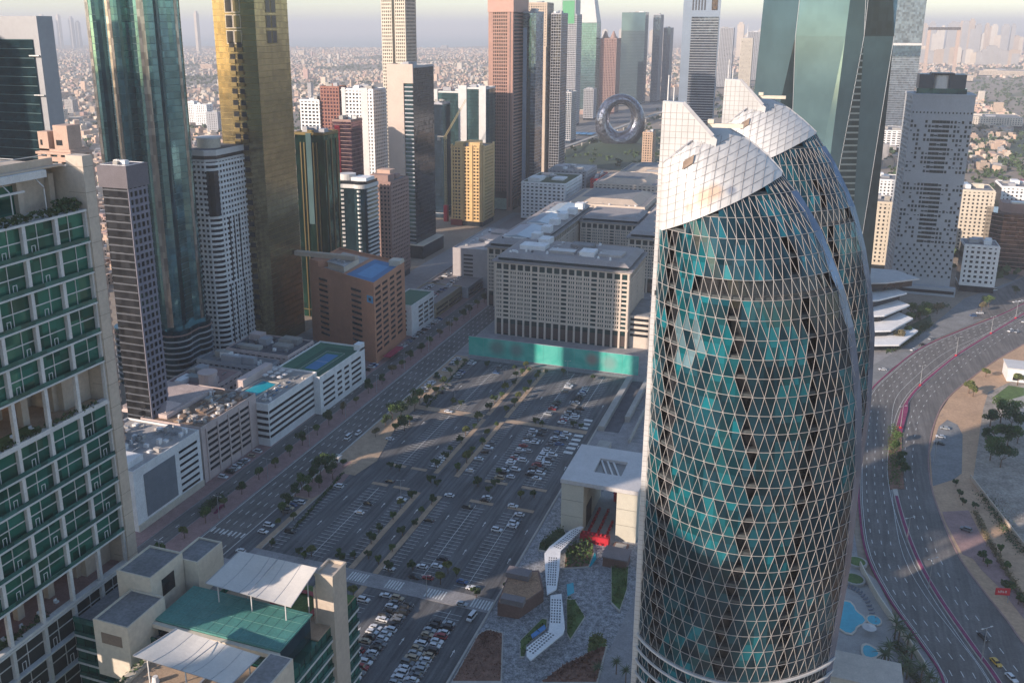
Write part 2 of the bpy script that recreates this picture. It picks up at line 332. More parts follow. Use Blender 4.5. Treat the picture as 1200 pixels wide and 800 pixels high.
for k in range(9): mb.box(70.5, 75.2, 118 + k * 5.2, 120.6 + k * 5.2, .085, .114)
for k in range(6):
    for j in range(2): mb.box(14 + j * 2.2, 15.6 + j * 2.2, 82 + k * 2.4, 83.4 + k * 2.4, .085, .114)
mb.build('hatched_marking', PAINT, kind='stuff')
# low kerbs round the car park
mb = MB(); mb.box(79.6, 80.4, -120, 229, .1, .5); mb.box(-22.1, -21.8, -9, 56, .1, .4); mb.box(-33.5, -33, 34, 229, .1, .32); mb.build('kerb', KERB, kind='structure')
# ================================================================== HIGHWAY on the right
def px(pts, z=0.0): return [G(u, v, z) for u, v in pts]
def smooth(pts, n=6):
    out = []
    P_ = [pts[0]] + list(pts) + [pts[-1]]
    for i in range(1, len(P_) - 2):
        a, b, c, d = P_[i - 1:i + 3]
        for k in range(n):
            t = k / n
            out.append(tuple(.5 * (2 * b[j] + (c[j] - a[j]) * t + (2 * a[j] - 5 * b[j] + 4 * c[j] - d[j]) * t * t + (3 * b[j] - a[j] - 3 * c[j] + d[j]) * t ** 3) for j in (0, 1)))
    return out + [tuple(pts[-1])]
left_e = smooth([(231, -60), (226, -25)] + px([(1105, 800), (1075, 750), (1040, 700), (1015, 650), (1007, 600), (1006, 550), (1010, 500), (1018, 462), (1042, 437), (1080, 408), (1130, 386), (1180, 366), (1230, 340)]))
med = smooth([(262, -60), (254, -25)] + px([(1170, 800), (1140, 758), (1100, 700), (1075, 655), (1058, 610), (1048, 570), (1046, 540), (1051, 505), (1060, 477), (1078, 453), (1120, 418), (1161, 392), (1200, 368), (1250, 335)]))
right_e = smooth([(283, -60), (272, -15)] + px([(1200, 756), (1180, 728), (1150, 690), (1125, 655), (1105, 612), (1091, 570), (1088, 530), (1097, 490), (1115, 462), (1160, 427), (1200, 403), (1270, 362)]))
def ribbon(name, A, B, z, m, kind='structure'):
    n = max(len(A), len(B))
    def rs(P_):
        L = [0]
        for i in range(1, len(P_)): L.append(L[-1] + math.dist(P_[i], P_[i - 1]))
        out = []
        for k in range(n):
            t = L[-1] * k / (n - 1); i = 0
            while i < len(L) - 2 and L[i + 1] < t: i += 1
            q = (t - L[i]) / max(1e-6, L[i + 1] - L[i]); out.append((P_[i][0] + (P_[i + 1][0] - P_[i][0]) * q, P_[i][1] + (P_[i + 1][1] - P_[i][1]) * q))
        return out
    A = rs(A); B = rs(B); mb = MB()
    for i in range(n - 1): mb.quad((*A[i], z), (*B[i], z), (*B[i + 1], z), (*A[i + 1], z))
    return mb.build(name, m, kind=kind), A, B
_, LA, MBL = ribbon('highway', left_e, med, .26, ASPH2); _, MBR, RB = ribbon('highway', med, right_e, .26, ASPH2)
def offs(P_, d):
    out = []
    for i in range(len(P_)):
        a = P_[max(0, i - 1)]; b = P_[min(len(P_) - 1, i + 1)]; L = math.dist(a, b) or 1; nx, ny = (b[1] - a[1]) / L, -(b[0] - a[0]) / L
        out.append((P_[i][0] + nx * d, P_[i][1] + ny * d))
    return out
def strip(name, P_, d0, d1, z0, z1, m, kind='structure', i0=0, i1=None):
    A = offs(P_, d0)[i0:i1]; B = offs(P_, d1)[i0:i1]; mb = MB()
    for i in range(len(A) - 1):
        mb.quad((*A[i], z1), (*B[i], z1), (*B[i + 1], z1), (*A[i + 1], z1))
        if z1 - z0 > .05: mb.quad((*A[i], z0), (*A[i], z1), (*A[i + 1], z1), (*A[i + 1], z0)); mb.quad((*B[i], z0), (*B[i + 1], z0), (*B[i + 1], z1), (*B[i], z1))
    return mb.build(name, m, kind=kind)
strip('median_kerb', med, -1.05, 1.05, .2, .5, KERB); nm = len(med)
# wide planted bulge of the median
def nearest(P_, q): return min(range(len(P_)), key=lambda i: math.dist(P_[i], q))
i_a = nearest(med, G(1060, 610)); i_b = nearest(med, G(1050, 575)); i_c = nearest(med, G(1052, 500)); i_d = nearest(med, G(1062, 475))
strip('flower_bed', med, -.55, .55, .5, .8, MAGENTA, 'stuff', 0, i_b); strip('flower_bed', med, -.6, .6, .5, .8, MAGENTA, 'stuff', i_c, None)
flat('planted_median', ccw(px([(1043, 574), (1040, 545), (1042, 515), (1052, 497), (1057, 510), (1056, 545), (1060, 573)])), .6, SOIL, skirt=.4)
flat('flower_bed', ccw(px([(1049, 505), (1056, 480), (1064, 468), (1064, 482), (1057, 508)])), .9, MAGENTA, 'stuff', skirt=.4)
strip('flower_bed', left_e, -.25, .45, .3, .7, MAGENTA, 'stuff')
strip('kerb', right_e, -.2, .4, .2, .42, PINKP); strip('kerb', left_e, .7, 1.0, .2, .42, KERB)
def dashpath(name, P_, d, z=.3, ln=3.0, gap=6.0, wd=.14, m=PAINT):
    Q = offs(P_, d); mb = MB(); run = 0; on = True; cur = Q[0]
    L = [0]
    for i in range(1, len(Q)): L.append(L[-1] + math.dist(Q[i], Q[i - 1]))
    def at_(t):
        i = 0
        while i < len(L) - 2 and L[i + 1] < t: i += 1
        q = (t - L[i]) / max(1e-6, L[i + 1] - L[i]); return (Q[i][0] + (Q[i + 1][0] - Q[i][0]) * q, Q[i][1] + (Q[i + 1][1] - Q[i][1]) * q)
    t = 0
    while t + ln < L[-1]:
        a = at_(t); b = at_(t + ln); D = math.dist(a, b) or 1; nx, ny = (b[1] - a[1]) / D * wd, -(b[0] - a[0]) / D * wd
        mb.quad((a[0] - nx, a[1] - ny, z), (a[0] + nx, a[1] + ny, z), (b[0] + nx, b[1] + ny, z), (b[0] - nx, b[1] - ny, z)); t += ln + gap
    mb.build(name, m, kind='stuff')
for d in (3.6, 7.2, 10.8): dashpath('lane_marking', left_e, d)
for d in (5.2, 8.8): dashpath('lane_marking', med, d)
dashpath('edge_line', med, -2.4, ln=12, gap=.1, wd=.1); dashpath('edge_line', left_e, 1.6, ln=12, gap=.1, wd=.1); dashpath('edge_line', left_e, 14.4, ln=9, gap=.1, wd=.09, z=.303)
# verge between the highway and the scrub
flat('verge', ccw([G(1097, 490), G(1115, 462), G(1160, 427), G(1200, 403), (420, 500), (460, 300), (420, -60), (275, -60), (268, -15)] + px([(1200, 756), (1180, 728), (1150, 690), (1125, 655), (1105, 612), (1091, 570), (1089, 530)])), .22, mat('bare orange earth', (.46, .30, .19), .95, .16, .08, fine=.8))
flat('layby', ccw(px([(1093, 570), (1090, 532), (1100, 500), (1110, 492), (1122, 498), (1128, 510), (1127, 555), (1118, 562)])), .28, mat('worn asphalt', (.20, .20, .20), .9, .2, .1))
flat('pavement', ccw(px([(1108, 612), (1104, 600), (1135, 598), (1148, 625), (1175, 665), (1200, 700), (1200, 726), (1172, 690), (1150, 668), (1140, 655), (1128, 650)])), .28, PINKP)
flat('scrub_land', ccw(px([(1152, 480), (1158, 460), (1200, 440), (1300, 420), (1300, 640), (1210, 650), (1140, 563)])), .3, mat('stony ground', (.30, .26, .22), .95, .35, .12, fine=.9, bump=.5))
flat('construction_yard', ccw(px([(1172, 470), (1200, 452), (1290, 455), (1290, 500), (1200, 505)])), .34, CONC)
flat('garden_plot', ccw(px([(1165, 465), (1182, 452), (1200, 455), (1200, 464), (1172, 472)])), .4, GRASS)
mb = MB(); a = G(1137, 561); b = G(1210, 655); d = Vector((b[0] - a[0], b[1] - a[1])); d.normalize(); mb.obox(a, (d.x, d.y), 0, math.dist(a, b), -.25, .25, .2, 2.2)
tag(mb.build('boundary_wall', BEIGE), 'pale boundary wall running beside the scrub land right of the highway', 'wall')
# forecourt left of highway, upper part
flat('service_road', ccw(px([(1018, 460), (1020, 430), (1050, 412), (1075, 395), (1100, 375), (1130, 350), (1200, 325), (1200, 352), (1140, 380), (1095, 398), (1045, 432)])), .3, mat('worn asphalt', (.20, .20, .20), .9, .2, .1))
flat('planted_bank', ccw(px([(1038, 415), (1040, 400), (1060, 385), (1090, 370), (1092, 378), (1060, 398)])), .5, SHRUB, 'stuff', skirt=.4)
flat('far_crossroads', ccw(px([(1140, 375), (1150, 350), (1200, 325), (1290, 300), (1290, 330), (1200, 365), (1170, 372)])), .32, ASPH2)
# ================================================================== TWIN LENS TOWERS
def interp(tab, z):
    if z <= tab[0][0]: return tab[0][1]
    for (a, x), (b, y) in zip(tab, tab[1:]):
        if z <= b: return x + (y - x) * (z - a) / (b - a)
    return tab[-1][1]
RIB = mat('pale steel rib', (.37, .345, .33), .5, .1, .3, metal=.1)
PG = {'t': glass('turquoise diagrid glass', (.008, .135, .165), (2.6, 4), .15, .05, .03, .35, .02),
      'd': glass('dark diagrid glass', (.006, .028, .042), (2.6, 4), .0, .05, .03, .5, .02, spec=.3),
      'm': glass('petrol diagrid glass', (.008, .062, .085), (2.6, 4), .2, .05, .03, .4, .02),
      'p': glass('pale diagrid glass', (.16, .27, .31), (2.6, 4), .3, .1, .03, .6, .03)}
def tile_mat(name, X0, s=1.7, spot=None):
    m, t, b = newmat(name); N = t.nodes; L = t.links; g = N.new('ShaderNodeNewGeometry')
    n = N.new('ShaderNodeTexNoise'); n.inputs['Scale'].default_value = .15; n.inputs['Detail'].default_value = 5; L.new(g.outputs['Position'], n.inputs['Vector'])
    r = N.new('ShaderNodeValToRGB'); r.color_ramp.elements[0].color = (.46, .45, .44, 1); r.color_ramp.elements[1].color = (.56, .55, .54, 1); r.color_ramp.elements[0].position = .3; r.color_ramp.elements[1].position = .7
    L.new(n.outputs['Fac'], r.inputs[0]); last = r.outputs[0]
    if spot:
        for (p, rad, col) in spot:
            d = N.new('ShaderNodeVectorMath'); d.operation = 'DISTANCE'; L.new(g.outputs['Position'], d.inputs[0]); d.inputs[1].default_value = p
            mr = N.new('ShaderNodeMapRange'); mr.interpolation_type = 'SMOOTHSTEP'; mr.inputs[1].default_value = rad; mr.inputs[2].default_value = rad * .25; mr.inputs[3].default_value = 0; mr.inputs[4].default_value = .75; L.new(d.outputs['Value'], mr.inputs[0])
            x = N.new('ShaderNodeMix'); x.data_type = 'RGBA'; L.new(mr.outputs[0], x.inputs[0]); L.new(last, x.inputs[6]); x.inputs[7].default_value = rgba(col); last = x.outputs[2]
    L.new(last, b.inputs['Base Color']); b.inputs['Roughness'].default_value = .45; return m
JOINT = mat('tile joint', (.32, .29, .27), .8, .1, .3)
def lens_tower(label, X0, Yc, prof, dz=0.0, mark=False, bulge=14.5, which='near'):
    root = thing('lens_shaped_tower', label, 'skyscraper', (X0, Yc, 0))
    ZT = 186.0 + dz
    def xr(z): return interp(prof, z)             # chord length at height z
    def bl(z):
        zz = z - dz
        if zz > 140: return bulge * math.sqrt(max(0, 1 - ((zz - 140) / 44.6) ** 2))
        return bulge if zz > 60 else bulge - (60 - zz) * .03
    def arc(t): return max(0.0, math.sin(math.pi * min(1, max(0, t)))) ** .72
    def P(t, z, off=0.0, side=1):
        c = xr(z); b = bl(z)
        x = c * t; y = 5.5 * t * (1 if side > 0 else 1) - side * b * arc(t) * (1 if side > 0 else .8)
        if off:
            e = 1e-3; t2 = min(1, t + e); t1 = max(0, t - e)
            dx = c * (t2 - t1); dy = 5.5 * (t2 - t1) - side * b * (arc(t2) - arc(t1)) * (1 if side > 0 else .8); L = math.hypot(dx, dy)
            x += side * dy / L * off; y -= side * dx / L * off
        return (x, y, z)
    def cut(x): return 165.0 + dz + max(0, x - 1.5) * .53
    NR = 45; z0 = 3.0; hz = (ZT - 5 - z0) / NR
    # inner dark volume with floor plates
    mb = MB(); Ts = [k / 16 for k in range(17)]
    for i in range(23):
        za = z0 + i * 7.8; zb = min(za + 7.8, ZT - 3)
        for a, b in zip(Ts, Ts[1:]):
            mb.quad(P(a, za, -1.6), P(b, za, -1.6), P(b, zb, -1.6), P(a, zb, -1.6)); mb.quad(P(b, za, -.2, -1), P(a, za, -.2, -1), P(a, zb, -.2, -1), P(b, zb, -.2, -1))
    mb.build('core', DARKW, root)
    T2 = [k / 36 for k in range(37)]
    mb = MB()
    for r in range(NR):
        z = z0 + r * hz + .3
        for a, b in zip(T2, T2[1:]):
            mb.quad(P(a, z + .25, -.25), P(b, z + .25, -.25), P(b, z + .25, -1.7), P(a, z + .25, -1.7)); mb.quad(P(a, z - .35, -.3), P(b, z - .35, -.3), P(b, z + .25, -.3), P(a, z + .25, -.3))
    mb.build('floor_plate', mat('floor slab edge', (.06, .068, .07), .8), root, kind='stuff')
    # node parameter, spaced evenly along the arc
    def cum():
        n = 200; L = [0]; z = 110 + dz
        for k in range(n): L.append(L[-1] + math.dist(P(k / n, z)[:2], P((k + 1) / n, z)[:2]))
        return L
    CL = cum()
    def tt(u):
        s_ = max(0, min(1, u)) * CL[-1]; lo = 0
        while lo < 199 and CL[lo + 1] < s_: lo += 1
        return (lo + (s_ - CL[lo]) / (CL[lo + 1] - CL[lo])) / 200
    NU = 23
    def node(r, k): return (tt((k + (.5 if r % 2 else 0)) / NU) if 0 <= k + (.5 if r % 2 else 0) <= NU else tt(min(1, max(0, (k + .25) / NU))), z0 + r * hz)
    ribs = MB(); rn = random.Random(3 if which == 'near' else 9); panes = []; rings_ = []
    void = lambda u, r: (u > .28 and 152 < z0 + r * hz < 154.6 and (which == 'near' or u > .3)) or (abs(u - .15) < .024) or (abs(u - (.47 + .03 * math.sin(r * .29))) < .017 and r < 39) or (abs(u - (.72 + .035 * math.sin(r * .18 + 1))) < .017 and r < 41)
    def vis(z, t): return z < cut(xr(z) * t) - .2
    for r in range(NR + 1):
        z = z0 + r * hz
        for k in range(NU):
            a = P(tt(k / NU), z, .12); b = P(tt((k + 1) / NU), z, .12)
            if vis(z, tt((k + .5) / NU)): (ribs).bar(a, b, .07, .07)
        if r == NR: break
        odd = r % 2
        for k in range(-1, NU + 1):
            u0 = (k + (.5 if odd else 0)) / NU; u1 = (k + 1 + (.5 if odd else 0)) / NU; um = (k + (.5 if odd else 0) + .5) / NU
            zt = z + hz
            if -0.5 / NU <= u0 <= 1 + .5 / NU and 0 <= um <= 1 or (0 <= u0 <= 1):
                c0 = max(0, min(1, u0)); c1 = max(0, min(1, um)); c2 = max(0, min(1, u1)); cm = max(0, min(1, um - 1 / NU))
                if c0 != c1 and vis(z + hz * .5, tt(c0)): ribs.bar(P(tt(c0), z, .1), P(tt(c1), zt, .1), .062, .062)
                if c0 != cm and vis(z + hz * .5, tt(c0)): ribs.bar(P(tt(c0), z, .1), P(tt(cm), zt, .1), .062, .062)
                # up triangle u0-u1-um and down triangle um-1/NU.. um, u0
                for tri_ in (((c0, z), (c2, z), (c1, zt)), ((c0, z), (c1, zt), (cm, zt))):
                    us = [q[0] for q in tri_]
                    if max(us) - min(us) < .3 / NU: continue
                    uc = sum(us) / 3
                    if not vis(z + hz * .5, tt(uc)): continue
                    if void(uc, r): continue
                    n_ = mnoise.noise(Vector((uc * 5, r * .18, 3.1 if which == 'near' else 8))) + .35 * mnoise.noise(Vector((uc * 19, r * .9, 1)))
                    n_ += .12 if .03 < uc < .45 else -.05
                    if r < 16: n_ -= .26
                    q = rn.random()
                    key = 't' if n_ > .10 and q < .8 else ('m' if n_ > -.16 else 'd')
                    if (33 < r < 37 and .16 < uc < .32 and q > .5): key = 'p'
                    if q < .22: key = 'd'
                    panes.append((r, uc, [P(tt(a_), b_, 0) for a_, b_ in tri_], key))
    ribs.build('steel_diagrid', RIB, root, kind='stuff')
    # the panes that show largest are parts of their own, the rest one part per tint
    lim = 290; best = sorted(range(len(panes)), key=lambda i: abs(panes[i][0] - 29) + 22 * abs(panes[i][1] - .45))[:lim]; bs = set(best)
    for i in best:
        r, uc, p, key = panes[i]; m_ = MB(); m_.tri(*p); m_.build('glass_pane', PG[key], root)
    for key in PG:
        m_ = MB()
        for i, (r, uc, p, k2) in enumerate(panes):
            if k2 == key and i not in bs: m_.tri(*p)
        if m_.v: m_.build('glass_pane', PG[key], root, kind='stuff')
    # back skin
    mb = MB()
    for r in range(NR):
        z = z0 + r * hz
        for a, b in zip(T2[::2], T2[2::2]):
            if z < cut(xr(z) * a): mb.quad(P(b, z, 0, -1), P(a, z, 0, -1), P(a, z + hz, 0, -1), P(b, z + hz, 0, -1))
    mb.build('rear_glazing', GTEALD, root)
    # frosted glass fin on the sharp edge
    mb = MB()
    for r in range(NR - 2):
        za, zb = z0 + r * hz, z0 + (r + 1) * hz
        pa, pb = P(1, za), P(1, zb); mb.quad((pa[0] - 1.0, pa[1] - 2.4, za), (pa[0] + .4, pa[1] - .4, za), (pb[0] + .4, pb[1] - .4, zb), (pb[0] - 1.0, pb[1] - 2.4, zb))
    mb.build('edge_fin', glass('frosted edge glass', (.13, .17, .24), (2, 8), .5, .25, .01, .8), root)
    # podium level ring beams
    mb = MB()
    for z in (66, 62.5, 59, 55.5):
        for a, b in zip(T2, T2[1:]): mb.bar(P(a, z + dz * 0, .5), P(b, z + dz * 0, .5), .34, .3)
    mb.build('ring_beam', WHITE, root, kind='stuff')
    # white tiled crown
    spots = None
    if mark:
        c = Vector((X0, Yc, 0))
        def sp(t, z): q = P(t, z, .5); return (q[0] + X0, q[1] + Yc, q[2])
        spots = [(sp(.36, 172.5), 3.1, (.50, .30, .17)), (sp(.46, 174.0), 2.4, (.52, .34, .22)), (sp(.58, 174.2), 1.5, (.16, .19, .26)), (sp(.26, 170.5), 1.5, (.42, .28, .20))]
    TM = tile_mat('crown tiles ' + which, X0, spot=spots)
    def ridge(x):
        lo, hi = 140 + dz, ZT
        for _ in range(40):
            m_ = (lo + hi) / 2
            if xr(m_) > x: lo = m_
            else: hi = m_
        return lo
    xt = xr(176.8 + dz); NXc, NZc = 13, 10
    def CP(i, j, off=.45):
        x = xt * i / NXc; zl = cut(x) - .6; zh = max(zl + .05, min(ridge(x) - .05, ZT - .3, 177.5 + dz + x * .9)); z = zl + (zh - zl) * j / NZc
        return P(min(1, x / xr(z)), z, off)
    mb = MB()
    for i in range(NXc):
        for j in range(NZc): mb.quad(CP(i, j), CP(i + 1, j), CP(i + 1, j + 1), CP(i, j + 1))
    for i in range(NXc):                                                    # rim thickness and rear of the crown
        mb.quad(CP(i + 1, 0), CP(i, 0), CP(i, 0, -.5), CP(i + 1, 0, -.5))
        a, b = CP(i, NZc), CP(i + 1, NZc); mb.quad(a, b, (b[0], b[1] + 5, b[2] - 9), (a[0], a[1] + 5, a[2] - 9))
    mb.build('crown', TM, root, smooth=True)
    mb = MB()
    def CQ(x, z): return P(min(1, x / xr(z)), z, .47)
    x = 1.0
    while x < xt:
        z = cut(x) - .4; zr = min(ridge(x) - .1, ZT - .3, 177.5 + dz + x * .9)
        while z < zr: z2 = min(z + 1.5, zr); mb.bar(CQ(x, z), CQ(x, z2), .04, .04); z = z2
        x += 1.75
    for k in range(1, 16):
        x = .2
        while x < xt - .3:
            x2 = x + .9; za, zb_ = cut(x) - .4 + k * 1.6, cut(x2) - .4 + k * 1.6
            if zb_ < min(ridge(x2), ZT - .3, 177.5 + dz + x2 * .9) - .1 and x2 < xr(zb_): mb.bar(CQ(x, za), CQ(x2, zb_), .04, .04)
            x = x2
    mb.build('tile_joint', JOINT, root, kind='stuff')
    mb = MB()
    for i in range(NXc): mb.bar(CP(i, NZc, .4), CP(i + 1, NZc, .4), .28, .22)
    mb.build('ridge_rail', GREYC, root)
    # tall white blade
    outl = [(-.6, 2), (1.7, 2), (1.9, 164 + dz), (9.5, 168 + dz), (11.2, 183.5 + dz), (9.4, 185 + dz), (4.2, 190.6 + dz), (0, 190.8 + dz), (-.6, 100)]
    mb = MB(); yf, yb = -1.6, .4
    mb.poly([(x, yf, z) for x, z in outl]); mb.poly([(x, yb, z) for x, z in outl[::-1]])
    for (a, b) in zip(outl, outl[1:] + outl[:1]): mb.quad((b[0], yf, b[1]), (a[0], yf, a[1]), (a[0], yb, a[1]), (b[0], yb, b[1]))
    me = mb.mesh('blade', TM); bm = bmesh.new(); bm.from_mesh(me); bmesh.ops.remove_doubles(bm, verts=bm.verts, dist=.001); bmesh.ops.triangulate(bm, faces=[f for f in bm.faces if len(f.verts) > 4]); bmesh.ops.recalc_face_normals(bm, faces=bm.faces); bm.to_mesh(me); bm.free()
    link('blade', me, root)
    mb = MB(); z = 6
    while z < 189 + dz:
        xe = 1.75 if z < 164 + dz else (1.9 + (z - 164 - dz) * 1.9 if z < 168 + dz else (10.6 if z < 183.5 + dz else max(4.1, 9.9 - (z - 183.5 - dz) * .85)))
        mb.box(-.55, xe, yf - .03, yf + .02, z - .04, z + .04); z += 1.25
    for x in (.55, 1.7, 2.9, 4.1, 5.3, 6.5, 7.7, 8.9):
        zb_ = 6 if x < 1.8 else 165 + dz + x * .3; zt_ = 190.3 + dz if x < 4 else 190.0 + dz - (x - 4) * 1.05
        mb.box(x - .035, x + .035, yf - .034, yf + .02, zb_, zt_)
    mb.build('blade_joint', JOINT, root, kind='stuff')
    mb = MB(); mb.bar((4.2, yf, 190.6 + dz), (10.4, yf, 184.2 + dz), .22, .5); mb.build('blade_edge', GREYC, root)
    for q in (.6, 1.8):
        mb = MB(); mb.cone((q, .9, 176 + dz), .28, .12, 21 - q * 2, 6); mb.build('mast', WHITE, root)
    mb = MB(); mb.box(9.0, 16, -.2, 1.0, 185.7 + dz, 186.5 + dz); mb.box(9.0, 10.2, -.4, 1.2, 186.5 + dz, 187.3 + dz); mb.build('roof_beam', CREAM, root)
    a = CP(3, 7, .8); b = CP(4, 7, .8); c_ = CP(4, 8, .8); d_ = CP(3, 8, .8)
    mb = MB(); mb.quad(a, b, c_, d_); mb.build('louvre_hatch', mat('brown louvre', (.22, .16, .12)), root)
    for (u_, w_) in ((.3, 150), (.9, 158)):
        mb = MB(); mb.box(u_, u_ + .5, yf - .06, yf, w_ + dz, w_ + 1.1 + dz); mb.build('blade_window', DARKM, root)
    return root
P1 = [(0, 38), (30, 42), (63, 44), (90, 45.2), (114, 45), (129, 43.6), (144, 40.8), (154, 37.5), (165, 32.3), (172, 27.8), (177, 23.4), (180, 20.5), (183, 16.5), (185, 13), (186.3, 10), (187, 8)]
lens_tower('nearest twin lens-shaped glass tower with white tiled crown and tall white blade', 147.2, -99, P1, 0, True, which='near')
P2 = [(0, 40), (30, 43), (60, 45), (101, 46), (122, 44.8), (136, 42.5), (148, 39.5), (159, 35.6), (171, 29), (178, 24), (181, 20.5), (184, 16.5), (186, 13), (187.3, 10), (188, 8)]
lens_tower('twin lens-shaped glass tower half hidden behind the nearer one', 152.0, -28, P2, 1.0, False, which='far')
# ================================================================== NEAR LEFT: green glass apartment tower with garden floors
STONE = mat('warm stone cladding', (.50, .42, .34), .75, .1, .12)
CONCW = mat('pale concrete frame', (.58, .57, .55), .8, .12, .3)
BAL = glass('balcony glass', (.06, .18, .15), (2, 1), .4, .1, .02)
T = thing('apartment_tower', 'green glass apartment tower at left with open garden floors and pale concrete grid', 'tower', (-22, -182, 0))
XW, YD = 39.3, 62.0            # local east facade plane x = XW, far end y = YD
BY = [YD - 3.2 - k * 9.25 for k in range(0, 8)]      # column lines
LEV = [(126.5, 5, 7.5), (80.0, 5, 7.14), (2.0, 9, 7.55)]
npane = 0
for z0_, nm_, mh in LEV:
    top = z0_ + nm_ * mh
    mb = MB(); mb.box(0, XW - .75, 0, YD - 3.3, z0_ + .01, top - .3); mb.build('apartment_block', mat('dark interior', (.03, .035, .035), .9), T)
    for r in range(nm_):
        zz = z0_ + r * mh
        mb = MB(); mb.box(XW - .75, XW + .7, 0, YD - 3.2, zz - .28, zz + .12); mb.build('balcony_slab', CONCW, T)
        if z0_ > 50:
            mb = MB(); mb.box(XW + .42, XW + .48, 0, YD - 3.3, zz + .12, zz + 1.15); mb.build('balcony_glass', BAL, T)
        for k in range(6):
            y1 = BY[k] - .35; y0 = BY[k + 1] + .35; ym = (y0 + y1) / 2 + (.9 if (k + r) % 3 == 0 else -.4)
            if z0_ < 50 and r < 4: continue
            zm = zz + mh * .5
            for (a, b) in ((y0, ym - .08), (ym + .08, y1)):
                for (c, d) in ((zz + .12, zm - .12), (zm + .12, zz + mh - .3)):
                    if npane < 296:
                        m_ = MB(); xx = XW - .7; m_.quad((xx, a, c), (xx, b, c), (xx, b, d), (xx, a, d)); m_.build('glass_pane', GGREEN, T); npane += 1
            m_ = MB(); m_.box(XW - .66, XW - .52, ym - .08, ym + .08, zz + .1, zz + mh - .28); m_.box(XW - .66, XW - .5, y0, y1, zm - .12, zm + .12); m_.build('mullion', CONCW, T)
            if (k * 7 + r * 3 + int(z0_)) % 3:
                m_ = MB(); q = ym + (1.0 if r % 2 else -1.9)
                for (a, b, c, d) in ((q, q + .12, zz + .12, zz + 2.3), (q + 1.0, q + 1.12, zz + .12, zz + 2.3), (q + .12, q + 1.0, zz + 2.2, zz + 2.3)): m_.box(XW - .66, XW - .55, a, b, c, d)
                m_.build('balcony_door_frame', WHITEW, T)
    mb = MB(); mb.box(XW - .75, XW + .55, 0, YD - 3.2, top - .3, top + .22); mb.box(0, XW - .77, 0, YD - 3.3, top - .3, top + .2); mb.build('floor_slab', CONCW, T)
    if z0_ > 50:
        mb = MB(); mb.box(.5, XW - 1.35, .5, YD - 3.4, z0_ - .5, z0_ - .02); mb.build('soffit', STONE, T)
mb = MB(); mb.box(XW - .73, XW - .71, 0, YD - 3.3, 2, 32); mb.build('lower_glazing', GGREEN, T)
for k in range(0, 7):
    mb = MB(); mb.box(XW - .6, XW + .35, BY[k] - .45, BY[k] + .45, 0, 164.2); mb.build('column', CONCW, T)
# garden floors: inner columns, cores, planting
for (zb, zt) in ((115.9, 126.2), (70.3, 79.6)):
    for k in range(0, 7):
        for x in (XW - 7.5, XW - 16):
            mb = MB(); mb.box(x - .8, x + .8, BY[k] - 1.0, BY[k] + .9, zb, zt); mb.build('garden_column', STONE, T)
    mb = MB(); mb.box(6, XW - 5, YD - 12, YD - 3.3, zb, zt); mb.build('lift_core', STONE, T)
    mb = MB(); mb.box(5, 12, 10, 24, zb, zt); mb.build('lift_core', STONE, T)
    mb = MB(); mb.box(XW - 6.5, XW - 1.6, YD - 34, YD - 22, zb, zb + .35) if zb > 100 else mb.box(XW - 5, XW - 2, 5, 25, zb, zb + .3); mb.build('lawn', GRASS, T)
    mb = MB(); mb.box(.6, XW - 1.4, .6, YD - 3.5, zb, zb + .06); mb.build('garden_paving', PINKP if zb < 100 else SANDP, T)
    mb = MB(); mb.box(XW - 1.2, XW + .5, 0, YD - 3.3, zb, zb + .7); mb.build('planter', CONCW, T)
    # cabinets and seats on the deck
    for k in range(9):
        mb = MB(); y = 2 + k * 5.2; mb.box(XW - 4.5, XW - 3.6, y, y + .9, zb, zb + .5); mb.box(XW - 4.5, XW - 4.3, y, y + .9, zb + .5, zb + 1); mb.build('deck_seat', WHITEW, T)
def hedge(parent, x0, x1, y0, y1, z, h, n, m=SHRUB, seed=0, name='hedge', s=.5):
    r = random.Random(seed); mb = MB()
    for _ in range(n):
        p = Vector((r.uniform(x0, x1), r.uniform(y0, y1), z + r.random() ** .7 * h)); a = Vector((r.gauss(0, 1), r.gauss(0, 1), r.gauss(0, 1))).normalized() * s; b = Vector((r.gauss(0, 1), r.gauss(0, 1), r.gauss(0, 1))).normalized() * s
        mb.quad(p - a, p - b, p + a, p + b)
    return mb.build(name, m, parent, kind='stuff')
hedge(T, XW - 1.2, XW + .6, 2, YD - 4, 164.3, 1.7, 700, SHRUB, 1); hedge(T, XW - 1.2, XW + .5, 2, YD - 6, 116.4, 1.0, 300, SHRUB, 2); hedge(T, XW - 3, XW - .6, 20, 34, 70.6, 1.3, 120, SHRUB, 3)
hedge(T, XW - 4, XW - 1, YD - 9, YD - 4, 164.3, 2.6, 160, LEAF[0], 5)
# stone end pier and penthouse
mb = MB(); mb.box(XW - 4.0, XW + .9, YD - 3.15, YD, 0, 176.6); mb.box(4, XW - 4.02, YD - 3.1, YD - .05, 0, 173.9); mb.build('stone_end_wall', STONE, T)
mb = MB()
for z in range(6, 176, 6): mb.box(XW - 4.02, XW + .93, YD - 3.18, YD + .02, z - .05, z + .05)
mb.build('stone_joint', mat('stone joint', (.25, .21, .17), .9), T, kind='stuff')
mb = MB(); mb.box(2, XW - 9, 2, YD - 3.4, 164.2, 172.5); mb.build('penthouse', STONE, T)
mb = MB(); mb.box(XW - 8.97, XW - 8.9, 4, YD - 14, 164.4, 171); mb.build('penthouse_glazing', GGREEN, T)
for k in range(6):
    mb = MB(); mb.box(XW - 8.85, XW - 7.6, BY[k] - 2.2, BY[k] - .7, 164.25, 172.4); mb.build('penthouse_column', STONE, T)
mb = MB(); mb.box(XW - 10.5, XW - 3.2, 0, YD - 10, 172.55, 174.2); mb.build('penthouse_canopy', CONCW, T)
